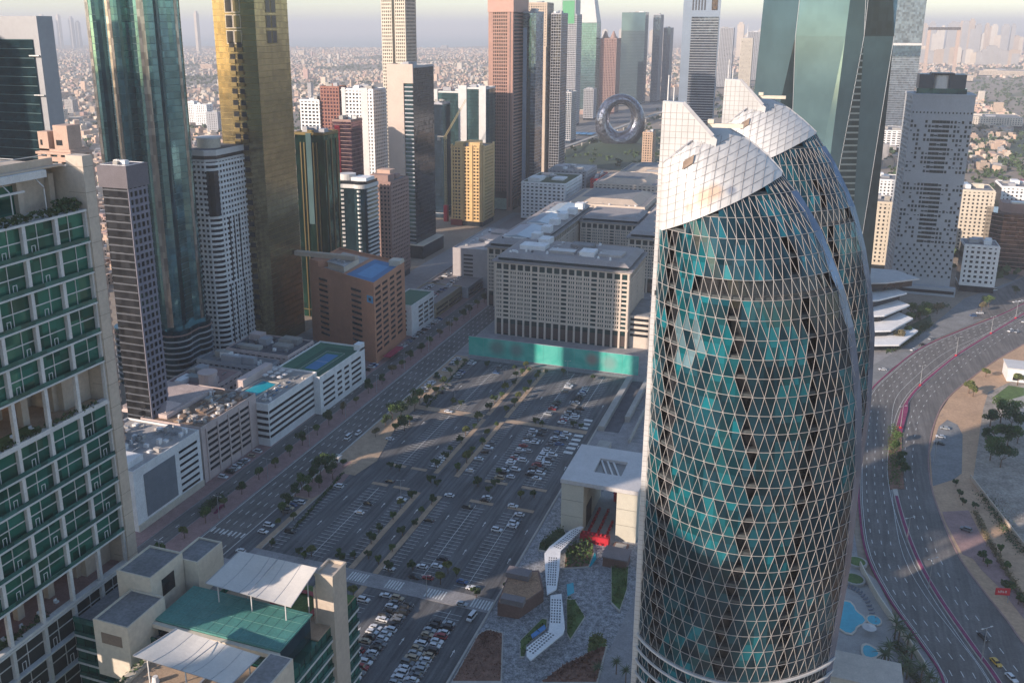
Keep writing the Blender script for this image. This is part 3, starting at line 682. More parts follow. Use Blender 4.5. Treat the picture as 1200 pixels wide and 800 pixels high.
mb = MB(); mb.box(2, XW - 4.2, 2, YD - 3.4, 174.25, 174.6); mb.box(XW - 6.5, XW - 6.1, 0, YD - 5, 174.6, 176.2); mb.box(2, 2.4, 2, YD - 4, 174.6, 176.2); mb.build('roof', BEIGE, T)
mb = MB(); mb.bar((XW - 2.0, 4, 170.6), (XW - 2.0, YD - 18, 170.6), .35, .3); mb.build('sunshade_beam', WHITE, T)
for k in range(1, 6, 1):
    mb = MB(); mb.bar((XW - 2, BY[k], 164.3), (XW - 2, BY[k], 170.4), .13); mb.build('sunshade_post', WHITE, T)
    mb = MB(); mb.bar((XW - 2, BY[k], 170.7), (XW - 5, BY[k], 173.2), .12); mb.build('sunshade_strut', WHITE, T)
for k in range(14):
    mb = MB(); x = rnd.uniform(3, XW - 9); y = rnd.uniform(5, YD - 12); mb.box(x, x + rnd.uniform(1, 3), y, y + rnd.uniform(2, 7), 174.6, 174.6 + rnd.uniform(.6, 1.8)); mb.build('rooftop_air_unit', [METAL, DARKM, CREAM][k % 3], T)
mb = MB()
for k in range(7): mb.bar((3, 5 + k * 7, 177), (XW - 7, 5 + k * 7, 177), .1)
for x in (3, 8, 13, XW - 7): mb.bar((x, 5, 176.9), (x, YD - 6, 176.9), .12)
mb.build('roof_rail', METAL, T)
# ------------------------------------------------------------------ annex with terraces, sails and stone pylon
A = thing('annex_building', 'green glass annex with stepped terraces and teal roof below the apartment tower', 'building', (17.9, -178, 0))
def ab(name, x0, x1, y0, y1, z0, z1, m): b_ = MB(); b_.box(x0 - 17.9, x1 - 17.9, y0 + 178, y1 + 178, z0, z1); return b_.build(name, m, A)
def greenblock(x0, x1, y0, y1, z1, nf=5, sides=(0, 1), zb=0):
    ab('glazing', x0, x1, y0, y1, zb, z1, GGREEN)
    p = [(x0 - 17.9, y0 + 178), (x1 - 17.9, y0 + 178), (x1 - 17.9, y1 + 178), (x0 - 17.9, y1 + 178)]
    rings(A, p, z1 - nf * 3.9, z1, nf, .55, .5, CONCW, sides); rings(A, p, z1 - nf * 3.9 + .6, z1 + .6, nf, .9, .42, BAL, sides, name='balcony_glass')
    for i in sides:
        L = (x1 - x0) if i % 2 == 0 else (y1 - y0)
        if L > 8: piers(A, p, z1 - nf * 3.9, z1, i, max(1, round(L / 2.6)), .12, .12, GTEALD, name='mullion')
greenblock(17.95, 44.0, -143, -113.5, 66.2, 8)
greenblock(44.1, 75.5, -176, -141.2, 66.0, 6, (0, 1, 3))
greenblock(41.2, 76.2, -141.1, -108.0, 64.0, 6, (1,))
ab('terrace_floor', 18, 43.9, -142.9, -113.6, 66.2, 66.5, ROOFG); ab('terrace_floor', 44.2, 75.4, -175.9, -142.5, 66.0, 66.4, SANDP); ab('terrace_floor', 41.3, 76.1, -127, -108.1, 64, 64.35, SANDP)
ab('parapet', 17.95, 44.0, -143.3, -142.9, 66.2, 67.6, BAL); ab('parapet', 17.95, 41, -113.6, -113.2, 66.2, 67.6, BAL)
ab('planter', 44.1, 46.0, -176, -147, 66.4, 67.2, CREAM)
o = hedge(A, 44.3 - 17.9, 45.9 - 17.9, 3, 30, 67.2, 1.0, 160, SHRUB, 7)
# teal roofed hall
ab('hall_wall', 41.4, 74.2, -140.9, -127.0, 64.3, 70.6, GTEALD); ab('hall_roof', 41.0, 74.8, -141.05, -126.7, 70.65, 71.1, mat('teal roof sheet', (.075, .24, .21), .55, .18, .12, fine=2))
mb = MB()
for k in range(13): mb.bar((41.2 - 17.9 + k * 2.75, -141.0 + 178, 71.13), (41.2 - 17.9 + k * 2.75, -126.8 + 178, 71.13), .05)
for k in range(5): mb.bar((41.1 - 17.9, -140.5 + 178 + k * 3.2, 71.13), (74.7 - 17.9, -140.5 + 178 + k * 3.2, 71.13), .05)
mb.build('roof_seam', mat('seam', (.14, .30, .26), .6), A, kind='stuff')
ab('hall_gutter', 41.0, 75.0, -142.3, -141.1, 69.6, 70.6, CREAM)
# lawn and red ring
ab('lawn', 62, 76, -119, -108.3, 64.36, 64.5, GRASS); ab('lawn', 41.4, 43.6, -127, -117, 64.36, 64.5, GRASS)
mb = MB(); cx, cy = 64 - 17.9, -117.5 + 178
for k in range(32):
    a, b = [math.pi * 2 * q / 32 for q in (k, k + 1)]; mb.quad((cx + 6.6 * math.cos(a), cy + 6.6 * math.sin(a), 64.95), (cx + 6.6 * math.cos(b), cy + 6.6 * math.sin(b), 64.95), (cx + 5.2 * math.cos(b), cy + 5.2 * math.sin(b), 64.95), (cx + 5.2 * math.cos(a), cy + 5.2 * math.sin(a), 64.95))
    mb.quad((cx + 6.6 * math.cos(a), cy + 6.6 * math.sin(a), 64.4), (cx + 6.6 * math.cos(b), cy + 6.6 * math.sin(b), 64.4), (cx + 6.6 * math.cos(b), cy + 6.6 * math.sin(b), 64.95), (cx + 6.6 * math.cos(a), cy + 6.6 * math.sin(a), 64.95))
mb.build('red_running_ring', REDP if False else mat('faded red rubber', (.34, .06, .06), .8), A)
# white rooftop boxes
for (x0, x1, y0, y1, z1, vent) in ((27.2, 37.2, -137.2, -125.2, 78.2, 0), (31.2, 41.0, -150.0, -137.3, 74.2, 1), (34.0, 41.2, -124.9, -114.6, 76.0, 0)):
    ab('plant_room', x0, x1, y0, y1, 60, z1, CREAM)
    for q in ((x0, x1, y0, y0 + .35), (x0, x1, y1 - .35, y1), (x0, x0 + .35, y0 + .35, y1 - .35), (x1 - .35, x1, y0 + .35, y1 - .35)): ab('plant_room_parapet', *q, z1 + .005, z1 + .55, CREAM)
    ab('plant_room_roof', x0 + .35, x1 - .35, y0 + .35, y1 - .35, z1 + .01, z1 + .1, ROOFG)
    if vent: ab('louvre', x0 + 2, x1 - 2, y0 - .08, y0 - .01, z1 - 5.2, z1 - 2.4, mat('brown louvre', (.22, .16, .12)))
ab('plant_room_window', 37.21, 37.35, -133.5, -129, 71.5, 76, DARKW)
for k, (nm, pts, lab) in enumerate((('shade_sail', [(281, 645), (372, 665), (341, 711), (241, 683)], 'white tensioned canopy above the roof lawn with the red ring'), ('shade_sail', [(207, 736), (305, 768), (270, 803), (156, 768)], 'white tensioned canopy over the front roof terrace below the teal roof'))):
    z = [77.5, 79.5, 76.0, 76.5] if k == 0 else [76, 75, 73.5, 76]
    c = [Vector((*G(u, v, zz), zz)) for (u, v), zz in zip(pts, z)]
    base = (sum((q.x for q in c)) / 4, sum((q.y for q in c)) / 4, 64.4 if k == 0 else 66.4); t = thing(nm, lab, 'canopy', base); bv = Vector(base); mb = MB(); n = 10
    def sp(i, j):
        u, v = i / n, j / n; p = c[0] * (1 - u) * (1 - v) + c[1] * u * (1 - v) + c[2] * u * v + c[3] * (1 - u) * v; p = p - bv; p.z -= .9 * math.sin(math.pi * u) * math.sin(math.pi * v); return p
    for i in range(n):
        for j in range(n):
            mb.quad(sp(i, j), sp(i, j + 1), sp(i + 1, j + 1), sp(i + 1, j)); q = Vector((0, 0, .12)); mb.quad(sp(i, j) - q, sp(i + 1, j) - q, sp(i + 1, j + 1) - q, sp(i, j + 1) - q)
    mb.build('canopy_sheet', mat('canopy fabric', (.60, .57, .53), .8, .06, .2), t, smooth=True)
    for i in (0, 5, 10):
        mb = MB(); mb.bar(sp(i, 0) + Vector((0, 0, .1)), sp(i, 10) + Vector((0, 0, .1)), .12); mb.build('canopy_beam', GREYC, t)
    mb = MB()
    for i in (2, 4, 6, 8):
        for j in range(n): mb.bar(sp(i, j) + Vector((0, 0, .03)), sp(i, j + 1) + Vector((0, 0, .03)), .05)
    mb.build('canopy_seam', GREYC, t, kind='stuff')
    for (i, j) in ((1, 1), (9, 1), (9, 9), (1, 9), (5, 9)):
        mb = MB(); p = sp(i, j); mb.bar((p.x, p.y, 0), (p.x, p.y, p.z), .16); mb.build('post', WHITE, t)
P_ = thing('stone_pylon', 'tall slender stone pylon at the corner of the green annex beside the car park', 'pylon', (72.6, -121.2, 0))
mb = MB(); mb.box(0, 4.8, 0, 6.6, 0, 77.6); mb.build('shaft', STONE, P_)
mb = MB(); mb.box(-.15, .35, -.15, 6.75, 77.6, 78.4); mb.box(4.45, 4.95, -.15, 6.75, 77.6, 78.4); mb.box(.35, 4.45, -.15, .3, 77.6, 78.4); mb.box(.35, 4.45, 6.3, 6.75, 77.6, 78.4); mb.build('rim', STONE, P_)
mb = MB(); mb.box(-.5, 0, -.4, 1.2, 60, 74.5); mb.build('side_rib', STONE, P_)
ab('stair_block', 75.8, 81.5, -158, -146, 0, 74.5, CREAM); ab('stair_block_roof', 76.2, 81.1, -157.6, -146.4, 74.505, 74.6, ROOFG)
# ================================================================== TOWERS of the middle distance
def strips(root, poly, i, spans, z0, z1, dep, m, name):
    """vertical strips standing proud of a face, given as fractions of the face"""
    a = poly[i]; b = poly[(i + 1) % len(poly)]; L = math.hypot(b[0] - a[0], b[1] - a[1]); d = ((b[0] - a[0]) / L, (b[1] - a[1]) / L)
    for s0, s1 in spans:
        mb = MB(); mb.obox(a, d, s0 * L, s1 * L, -.2, dep, z0, z1); mb.build(name, m, root)
# twin-lobed teal glass tower ------------------------------------------------
t = thing('teal_glass_tower', 'tall teal glass tower with rounded bays and pale vertical strips, left of the gold tower', 'skyscraper', (-186, 128, 0))
def lobe(cx, cy, r, a0, a1, n=14): return [(cx + r * math.cos(math.radians(a0 + (a1 - a0) * k / n)), cy + r * math.sin(math.radians(a0 + (a1 - a0) * k / n))) for k in range(n + 1)]
foot = lobe(-11, 1, 9, 190, 300, 8) + lobe(1, -1, 7.5, 215, 320, 8) + lobe(11.5, 6, 8.5, 240, 385, 12) + lobe(12, 22, 9, -40, 100, 10) + [(-18, 30)]
mb = MB(); mb.prism(foot, 34, 300); mb.build('glazing', GTEAL, t, smooth=False)
k = len(foot); fl = 70
for f in range(0, fl):
    z = 38 + f * 3.78; mb = MB()
    for i in range(k - 2):
        a, b = foot[i], foot[i + 1]; L = math.dist(a, b)
        if L < .05: continue
        d = ((b[0] - a[0]) / L, (b[1] - a[1]) / L); mb.obox(a, d, 0, L, 0, .07, 0, .22)
    if f == 0: me_r = mb.mesh('floor_line', mat('floor line', (.03, .08, .09), .4))
    link('floor_line', me_r, t, (0, 0, z))
for i in (3, 4, 12, 13, 22, 23, 33):
    a, b = foot[i], foot[i + 1]; L = math.dist(a, b); d = ((b[0] - a[0]) / L, (b[1] - a[1]) / L)
    mb = MB(); mb.obox(a, d, 0, L, 0, .16, 36, 300); mb.build('pale_strip', GSILV, t)
for i in (7, 8, 16, 27, 28, 38):
    a, b = foot[i], foot[min(i + 1, k - 1)]; L = math.dist(a, b)
    if L < .1 or L > 12: continue
    d = ((b[0] - a[0]) / L, (b[1] - a[1]) / L); mb = MB(); mb.obox(a, d, 0, L, 0, .14, 36, 300); mb.build('dark_strip', GTEALD, t)
foot2 = [(x * 1.10 + (1.5 if x > 0 else -1), y * 1.08 - 2) for x, y in foot]
mb = MB(); mb.prism(foot2, 0, 34.5); mb.build('base_glazing', GTEALD, t)
for f in range(9):
    mb = MB()
    for i in range(k - 2):
        a, b = foot2[i], foot2[i + 1]; L = math.dist(a, b)
        if L < .05: continue
        d = ((b[0] - a[0]) / L, (b[1] - a[1]) / L); mb.obox(a, d, 0, L, 0, .45, 3 + f * 3.5, 3.9 + f * 3.5)
    mb.build('base_band', GREYC if f < 8 else BROWNW, t)
# black and white stepped tower ---------------------------------------------
t = thing('striped_tower', 'white tower striped with dark windows and black vertical slots, before the gold tower', 'skyscraper', (-184, 172, 0))
ch = [(0, 0), (12.5, 0), (15, 1.2), (17.3, 3.8), (18, 7), (18, 44), (0, 44)]
mb = MB(); mb.prism([(.5, .5), (12.3, .5), (14.7, 1.6), (16.9, 4), (17.5, 7), (17.5, 43.5), (.5, 43.5)], 4, 128); mb.build('glazing', DARKW, t)
NB = 37
for f in range(NB):
    z = 6 + f * 3.3; big = f > 25; mb = MB(); e = .5 if big else 0.0
    for i in range(5):
        a, b = ch[i], ch[i + 1]; L = math.dist(a, b); d = ((b[0] - a[0]) / L, (b[1] - a[1]) / L); mb.obox(a, d, -e, L + e, -.6, e + (.2 if i == 4 and f > 12 else 0), 0, 1.5)
    mb.build('floor_band', WHITEW, t, (0, 0, z))
for i, nb in ((0, 4), (4, 12)):
    a, b = ch[i], ch[i + 1]; L = math.dist(a, b); d = ((b[0] - a[0]) / L, (b[1] - a[1]) / L)
    for j in range(nb + 1):
        mb = MB(); mb.obox(a, d, j * L / nb - .5, j * L / nb + .5, -.6, -.04, 6, 127); mb.build('pier', WHITEW, t)
for (y, w_, za, zb_) in ((12, 1.1, 50, 91), (17, 1.1, 50, 91), (22.5, 1.1, 50, 91), (9, 1.0, 6, 50), (14.5, 1.0, 6, 50), (24, 1.0, 6, 50), (33, 1, 6, 50), (2.2, 0, 0, 0)):
    if w_: mb = MB(); mb.box(17.6, 18.12 + (.2 if za == 50 else 0), y, y + w_, za, zb_); mb.build('dark_slot', DARKW, t)
mb = MB(); mb.box(12.4, 15.4, -.2, .9, 94, 121); mb.box(15.4, 18.3, .5, 5, 94, 121); mb.build('dark_corner_slot', DARKW, t)
mb = MB(); mb.box(3.5, 4.6, -.12, .3, 6, 94); mb.build('dark_slot', DARKW, t)
mb = MB(); mb.prism([(-.6, -.6), (13, -.6), (18.7, 4), (18.7, 44.6), (-.6, 44.6)], 127, 128.4); mb.build('top_band', WHITE, t)
mb = MB(); mb.prism([(-.2, -.2), (12.7, -.2), (18.3, 4.3), (18.3, 44.2), (-.2, 44.2)], 128.4, 130.6); mb.build('dark_band', DARKW, t)
mb = MB(); mb.prism([(-.6, -.6), (13, -.6), (18.7, 4), (18.7, 44.6), (-.6, 44.6)], 130.6, 134); mb.build('top_band', WHITE, t)
mb = MB(); mb.prism([(0, 0), (12.5, 0), (18, 4.5), (18, 44), (0, 44)], 134, 134.1); mb.build('roof', ROOFD, t)
mb = MB(); mb.prism(lobe(6.5, 14, 7.2, 0, 345, 23), 134.1, 139.5); mb.build('rooftop_drum', CREAM, t); mb = MB(); mb.prism(lobe(6.5, 14, 7.6, 0, 345, 23), 139.5, 140.6); mb.build('drum_cap', WHITE, t)
mb = MB(); mb.box(-1.5, 19.5, -1.5, 45.5, 3.4, 5.2); mb.build('base_slab', CREAM, t)
for y in (1, 12, 23, 34, 43):
    mb = MB(); mb.box(16.6, 18.2, y, y + 1.4, 0, 3.4); mb.build('leg', CREAM, t)
# gold tower ------------------------------------------------------------------
t = thing('gold_tower', 'tall gold mirrored glass tower with dark window squares near its top', 'skyscraper', (-181, 205, 0))
gp = [(0, 0), (30, 0), (30, 37), (0, 37)]
mb = MB(); mb.prism(gp, 0, 330); mb.build('glazing', GGOLD, t)
GF = mat('gold frame', (.17, .13, .055), .35, .1, .2, metal=.7)
rings(t, gp, 6, 330, 88, .28, .12, GF, (0, 1), name='floor_line'); 
for r in range(30):
    for (x, w_) in ((9.2, 4.6), (14.8, 4.6)):
        if r < 14: mb = MB(); z = 196 + r * 9.2; mb.box(x, x + w_, -.2, -.14, z, z + 7.2); mb.build('dark_window', DARKW if x < 12 else GGOLD, t)
        if r < 14: mb = MB(); z = 196 + r * 9.2; mb.box(x - .35, x + w_ + .35, -.18, -.13, z - .4, z + 7.6); mb.build('window_frame', CREAM, t)
        if r < 14 :
            mb = MB(); y = 12 + (x - 9.2) * 1.1; mb.box(30.14, 30.2, y, y + 4.6, z, z + 7.2); mb.build('dark_window', DARKW, t)
            mb = MB(); mb.box(30.13, 30.18, y - .4, y + 5, z - .4, z + 7.6); mb.build('window_frame', GF, t)
for r in range(26):
    z = 16 + r * 7.0
    for x in (10.0, 15.5):
        mb = MB(); mb.box(x, x + 4.2, -1.0, 0, z, z + 2.4); mb.build('balcony', GF, t)
        mb = MB(); mb.box(x + .2, x + 4.0, -.2, -.13, z + 2.4, z + 5.6); mb.build('balcony_opening', DARKW, t)
# dark green and gold tower
t, W, D = block('dark_green_tower', 'dark green glass tower with thin gold ribs, tucked behind the gold tower', 'skyscraper', -170, -147, 273, 294, 134, GDGREEN, GF, bandmat=GTEALD, fh=3.5, band=.06, pier=0, dep=.2, seed=4)
strips(t, [(0, 0), (W, 0), (W, D), (0, D)], 0, [(.18, .22), (.30, .34), (.62, .66), (.74, .78)], 0, 128, .6, GF, 'gold_rib'); strips(t, [(0, 0), (W, 0), (W, D), (0, D)], 0, [(.4, .58)], 70, 134.5, .9, GSEA, 'pale_green_bay'); strips(t, [(0, 0), (W, 0), (W, D), (0, D)], 1, [(.1, .15), (.45, .5), (.8, .85)], 0, 130, .6, GF, 'gold_rib')
# tower crane arm/link bridge behind the hotel
mb = MB(); mb.box(-150, -104, 232, 236, 57, 60); tag(mb.build('roof_bridge', BEIGE), 'long pale roof bridge between the gold tower and the terracotta hotel', 'bridge')
# rounded striped white tower
t = thing('rounded_tower', 'white banded tower with rounded bays, behind the terracotta hotel', 'tower', (-174, 336, 0))
cp = lobe(5, 2, 5, 180, 300, 7) + lobe(20, 3, 6, 230, 350, 8) + [(26, 19), (0, 19)]
mb = MB(); mb.prism(cp, 0, 86); mb.build('glazing', GTEALD, t)
def ringpoly(p, z, h, dep, mm, par, name='floor_band', n=None):
    mb = MB(); q = len(p)
    for i in range((n or q)):
        a, b = p[i], p[(i + 1) % q]; L = math.dist(a, b)
        if L < .05: continue
        d = ((b[0] - a[0]) / L, (b[1] - a[1]) / L); mb.obox(a, d, -.05, L + .05, 0, dep, 0, h)
    return mb.build(name, mm, par, (0, 0, z))
for f in range(24): ringpoly(lobe(5, 2, 5, 180, 300, 7), 6 + f * 3.35, 1.6, .7, WHITE, t, n=7); ringpoly([(17.5, -1.8), (21, -3), (25.8, 2), (26, 19)], 6 + f * 3.35, 1.5, .5, WHITE, t, n=3)
mb = MB(); mb.prism([(q[0] * 1.05 - .6, q[1] * 1.05 - .6) for q in cp], 86, 89); mb.build('top_band', WHITE, t)
mb = MB(); mb.prism([(q[0], q[1]) for q in cp], 89, 91.5); mb.build('dark_band', DARKW, t)
mb = MB(); mb.prism(lobe(7, 6, 6.5, 0, 345, 19), 91.5, 96); mb.build('crown', WHITE, t)
mb = MB(); mb.prism([(13, 0), (26, 0), (26, 14), (13, 14)], 91.5, 94); mb.build('roof_box', WHITEW, t)
# brownish tower beside it
t, W, D = block('brown_tower', 'dusty rose tower with arched parapet, right of the white banded tower', 'tower', -170, -147, 376, 410, 84, GWIN, BROWNW, fh=3.4, bw=3.2, band=.5, pier=.45, dep=.5, seed=5)
mb = MB(); mb.prism([(4, 2), (20, 2), (20, 14), (4, 14)], 84, 90); mb.build('parapet_arch', BROWNW, t); mb = MB(); mb.box(6, 18, 10, 20, 90, 93); mb.build('roof_terrace', mat('peach render', (.5, .34, .26)), t)
# reddish residential towers behind
block('grey_balcony_block', 'grey and white balcony tower with red-brown corner, right beside the gold tower', 'tower', -305, -284, 505, 525, 137, GWIN, WHITEW, fh=3.4, bw=4, band=.45, dep=.6, seed=6)
t, W, D = block('red_brown_tower', 'red-brown residential tower between white balcony towers', 'tower', -283, -263, 507, 522, 150, GPURP, mat('red brown render', (.27, .12, .09)), fh=3.4, bw=3.4, band=.35, dep=.5, seed=7)
t, W, D = block('white_balcony_tower', 'white tower with central balcony column, behind the dark red glass tower', 'tower', -246, -214, 482, 508, 150, GWIN, WHITEW, fh=3.3, bw=3.6, band=.5, pier=.4, dep=.7, seed=8)
strips(t, [(0, 0), (W, 0), (W, D), (0, D)], 0, [(.0, .12), (.62, .84)], 0, 152, 1.0, WHITE, 'white_fin')
t, W, D = block('dark_red_glass_tower', 'dark purple glass tower with a bright red glass strip', 'tower', -222, -204, 419, 440, 128, GPURP, BROWNW, fh=3.5, band=.12, pier=0, dep=.2, seed=9)
strips(t, [(0, 0), (W, 0), (W, D), (0, D)], 0, [(.12, .4)], 0, 124, .5, GREDG, 'red_strip')
# slender grid tower
t = thing('white_grid_tower', 'very tall slender white tower of small square windows with dark central slot', 'skyscraper', (-298, 675, 0))
mb = MB(); mb.prism([(0, 0), (29, 0), (29, 28), (0, 28)], 0, 300); mb.build('glazing', GWIN, t)
gq = [(0, 0), (12.5, 0), (12.5, 1), (16.5, 1), (16.5, 0), (29, 0), (29, 28), (0, 28)]
rings(t, [(0, 0), (12.5, 0), (12.5, 28), (0, 28)], 10, 300, 76, 1.7, .5, CREAM, (0,)); rings(t, [(16.5, 0), (29, 0), (29, 28), (16.5, 28)], 10, 300, 76, 1.7, .5, CREAM, (0, 1))
piers(t, [(0, 0), (12.5, 0), (12.5, 28), (0, 28)], 0, 300, 0, 5, 1.1, .53, CREAM); piers(t, [(16.5, 0), (29, 0), (29, 28), (16.5, 28)], 0, 300, 0, 5, 1.1, .53, CREAM); piers(t, [(16.5, 0), (29, 0), (29, 28), (16.5, 28)], 0, 300, 1, 8, 1.2, .53, CREAM)
# beige end wall and dark mirrored slab
t, W, D = block('mirrored_slab_tower', 'tower with blank beige end wall and dark mirrored side, left of the yellow block', 'skyscraper', -189, -165, 464, 510, 172, GBLACK, GREYC, bandmat=DARKM, fh=3.8, band=.07, pier=0, dep=.08, seed=10, base=2)
gp = [(0, 0), (W, 0), (W, D), (0, D)]
mb = MB(); mb.box(-1, 15.2, -1.4, 0, 0, 174.5); mb.box(15.2, W + .4, -1.4, 0, 158, 174.5); mb.box(-1, 0, 0, 20, 0, 174.5); mb.build('end_wall', mat('pale rose stone', (.56, .45, .38), .8, .06, .1), t)
strips(t, gp, 0, [(.66, .98)], 4, 157.5, .25, GTEALD, 'green_glass_bay')
for f in range(40): mb = MB(); mb.box(15.6, W, -.75, -.22, 6 + f * 3.8, 7.1 + f * 3.8); mb.build('bay_band', GREYC, t)
for f in range(22): mb = MB(); mb.box(13.6, 14.4, -1.46, -1.4, 12 + f * 7, 13 + f * 7); mb.build('slit_window', GREYC, t)
mb = MB(); mb.box(-2, W + 8, -3, D, 0, 12); mb.build('podium', GWIN, t); mb = MB(); mb.box(-2.3, W + 8.3, -3.3, D + .3, 12, 13); mb.build('podium_cornice', CREAM, t)
block('pale_green_slab', 'pale green banded slab block partly hidden behind the teal tower', 'tower', -262, -243, 325, 350, 117, GSEA, WHITEW, fh=3.6, band=.4, pier=0, dep=.4, seed=11)
block('navy_glass_tower', 'dark blue glass block left of the white and green towers', 'tower', -228, -212, 642, 665, 126, GBLUE, GREYC, bandmat=GTEALD, fh=3.6, band=.2, pier=0, dep=.3, seed=12)
for k, (x0, x1, y, h) in enumerate(((-246, -205, 693, 135), (-200, -168, 660, 142))):
    t, W, D = block('white_green_tower', ['broader white tower with green glass front behind the crane', 'white-edged green glass tower immediately left of the rose granite tower'][k], 'tower', x0, x1, y, y + 30, h, GTEAL, WHITE, bandmat=GTEALD, fh=3.8, band=.16, pier=0, dep=.1, seed=13 + k)
    gp = [(0, 0), (W, 0), (W, D), (0, D)]; strips(t, gp, 0, [(0, .18), (.82, 1)] if k == 0 else [(.0, .3), (.75, 1)], 0, h + 3, 1.0, WHITE, 'white_fin')
# tower crane
t = thing('tower_crane', 'yellowish tower crane with raised jib before the green glass tower', 'crane', (-203, 628, 0))
YC = mat('crane paint', (.42, .33, .16), .6)
mb = MB()
for sx in (-1, 1):
    for sy in (-1, 1): mb.bar((sx, sy, 0), (sx, sy, 90), .22)
for z in range(0, 90, 3):
    for (a, b) in (((-1, -1), (1, -1)), ((1, -1), (1, 1)), ((1, 1), (-1, 1)), ((-1, 1), (-1, -1))): mb.bar((*a, z), (*b, z + 3), .1)
mb.build('mast', YC, t)
mb = MB(); mb.box(-1.6, 1.6, -1.6, 1.6, 90, 93); mb.build('cab', YC, t)
mb = MB()
for s_ in (-.8, .8): mb.bar((s_, 0, 93), (24 + s_, 0, 132), .25)
mb.bar((0, 0, 94.5), (24, 0, 133), .2)
for k in range(14): a = k / 14; mb.bar((-.8 + 24 * a, 0, 93 + 39 * a), (24 * a + 1.2, 0, 96.2 + 39 * a), .1)
mb.build('jib', YC, t)
mb = MB(); mb.box(-9, 0, -.8, .8, 92, 93); mb.box(-9, -6, -1.2, 1.2, 88, 92); mb.build('counterweight', CONC, t); mb = MB(); mb.box(-2.2, 2.2, -2.2, 2.2, 0, 18); mb.build('mast_base', REDP, t)
# yellow residential block
t, W, D = block('ochre_block', 'ochre residential block with balconies standing before the rose granite tower', 'apartment block', -190, -155, 613, 648, 84, GWIN, YELW, fh=3.5, bw=3.4, band=.48, pier=.38, dep=.5, seed=14)
gp = [(0, 0), (W, 0), (W, D), (0, D)]; strips(t, gp, 0, [(.0, .05), (.30, .38), (.62, .69), (.92, 1.0)], 6, 87, 1.3, YELW, 'projecting_pier'); strips(t, gp, 1, [(0, .1), (.9, 1)], 6, 87, 1.2, YELW, 'projecting_pier')
for f in range(22):
    mb = MB(); mb.box(W + .3, W + 1.4, 5, 30, 7 + f * 3.5, 8 + f * 3.5); mb.build('balcony', YELW, t)
mb = MB(); mb.box(-1, 12, -1.5, 0, 0, 6.5); mb.build('shop_front', mat('dark red fascia', (.24, .04, .03)), t)
for (a, b, c, d) in ((3, 12, 3, 12), (18, 31, 3, 12), (10, 25, 16, 28)): mb = MB(); mb.box(a, b, c, d, 84.3, 89); mb.build('roof_house', YELW, t)
# rose granite tower
t = thing('rose_granite_tower', 'very tall rose granite tower with a dark checkered window field', 'skyscraper', (-183, 709, 0))
gp = [(0, 0), (29, 0), (29, 54), (0, 54)]
mb = MB(); mb.box(.6, 28.4, .6, 53.4, 0, 222); mb.build('glazing', GWIN, t)
mb = MB()
for q in ((0, 5.2, 0, 2), (22.5, 29, 0, 3.5), (0, 3, 50, 54), (26, 29, 50, 54)): mb.box(*q, 0, 222)
mb.build('corner_pier', PINKT, t)
rings(t, [(5.2, .6), (22.5, .6), (22.5, 20), (5.2, 20)], 26, 222, 52, 1.3, .45, PINKT, (0,)); piers(t, [(5.2, .6), (22.5, .6), (22.5, 20), (5.2, 20)], 22, 222, 0, 8, .8, .5, PINKT)
rings(t, [(5, .6), (28.4, .6), (28.4, 53.4), (5, 53.4)], 12, 222, 56, 1.7, .3, PINKT, (1,))
mb = MB(); mb.box(25.2, 26.2, -.12, 0, 4, 222); mb.build('dark_groove', DARKM, t)
mb = MB(); mb.box(-.6, 29.6, -.8, 54.6, 222, 300); mb.build('upper_shaft', mat('rose band', (.47, .27, .21), .6, .06, .1), t)
mb = MB(); mb.box(5.2, 22.4, .3, .58, 1, 14); mb.build('lobby_glazing', mat('lobby glass', (.34, .44, .36), .2, .2, .3), t)
# blue and grey towers
t, W, D = block('blue_glass_tower', 'slim blue glass tower directly right of the rose granite tower', 'skyscraper', -152, -137, 740, 770, 222, GBLUE, GREYC, fh=3.8, band=.08, pier=0, dep=.1, seed=15, base=3)
strips(t, [(0, 0), (W, 0), (W, D), (0, D)], 0, [(.32, .62)], 0, 216, .5, GTEALD, 'dark_strip'); strips(t, [(0, 0), (W, 0), (W, D), (0, D)], 0, [(.0, .3)], 0, 205, .9, mat('pale blue panel', (.24, .30, .38), .4), 'pale_strip')
mb = MB(); mb.box(-2, 40, -4, 20, 0, 9); mb.build('podium', GWING, t)
t, W, D = block('sand_towers', 'sand coloured stepped tower with dark slots, behind the blue glass tower', 'skyscraper', -223, -196, 983, 1015, 238, GWIN, BEIGE, fh=3.7, bw=3.6, band=.45, pier=.5, dep=.6, seed=16)
strips(t, [(0, 0), (W, 0), (W, D), (0, D)], 0, [(0, .2), (.8, 1)], 0, 180, 1.4, BEIGE, 'shoulder')
block('charcoal_tower', 'dark charcoal tower right of the sand coloured stepped tower', 'skyscraper', -190, -176, 985, 1020, 224, GBLACK, GREYC, fh=3.8, band=.15, pier=.1, dep=.2, seed=17)
t, W, D = block('grey_green_top_tower', 'grey tower with bright green panel at its top', 'skyscraper', -363, -328, 1654, 1697, 232, GWIN, GREYC, fh=3.8, band=.5, pier=.2, dep=.4, seed=18)
mb = MB(); mb.box(4, 30, -1, -.5, 214, 260); mb.build('green_panel', mat('green panel', (.10, .34, .16)), t); mb = MB(); mb.box(2, 32, -.5, 40, 232, 262); mb.build('top_box', GREYC, t)
block('white_slab_tower', 'short white slab tower at the foot of the grey tower', 'tower', -282, -258, 1360, 1400, 92, GBLUE, WHITE, fh=3.8, band=.2, pier=.2, dep=.3, seed=19)
t, W, D = block('teal_spire_tower', 'teal glass tower with white triangular top', 'skyscraper', -400, -358, 1962, 2007, 218, GTEAL, GREYC, fh=4, band=.08, pier=0, dep=.2, seed=20)
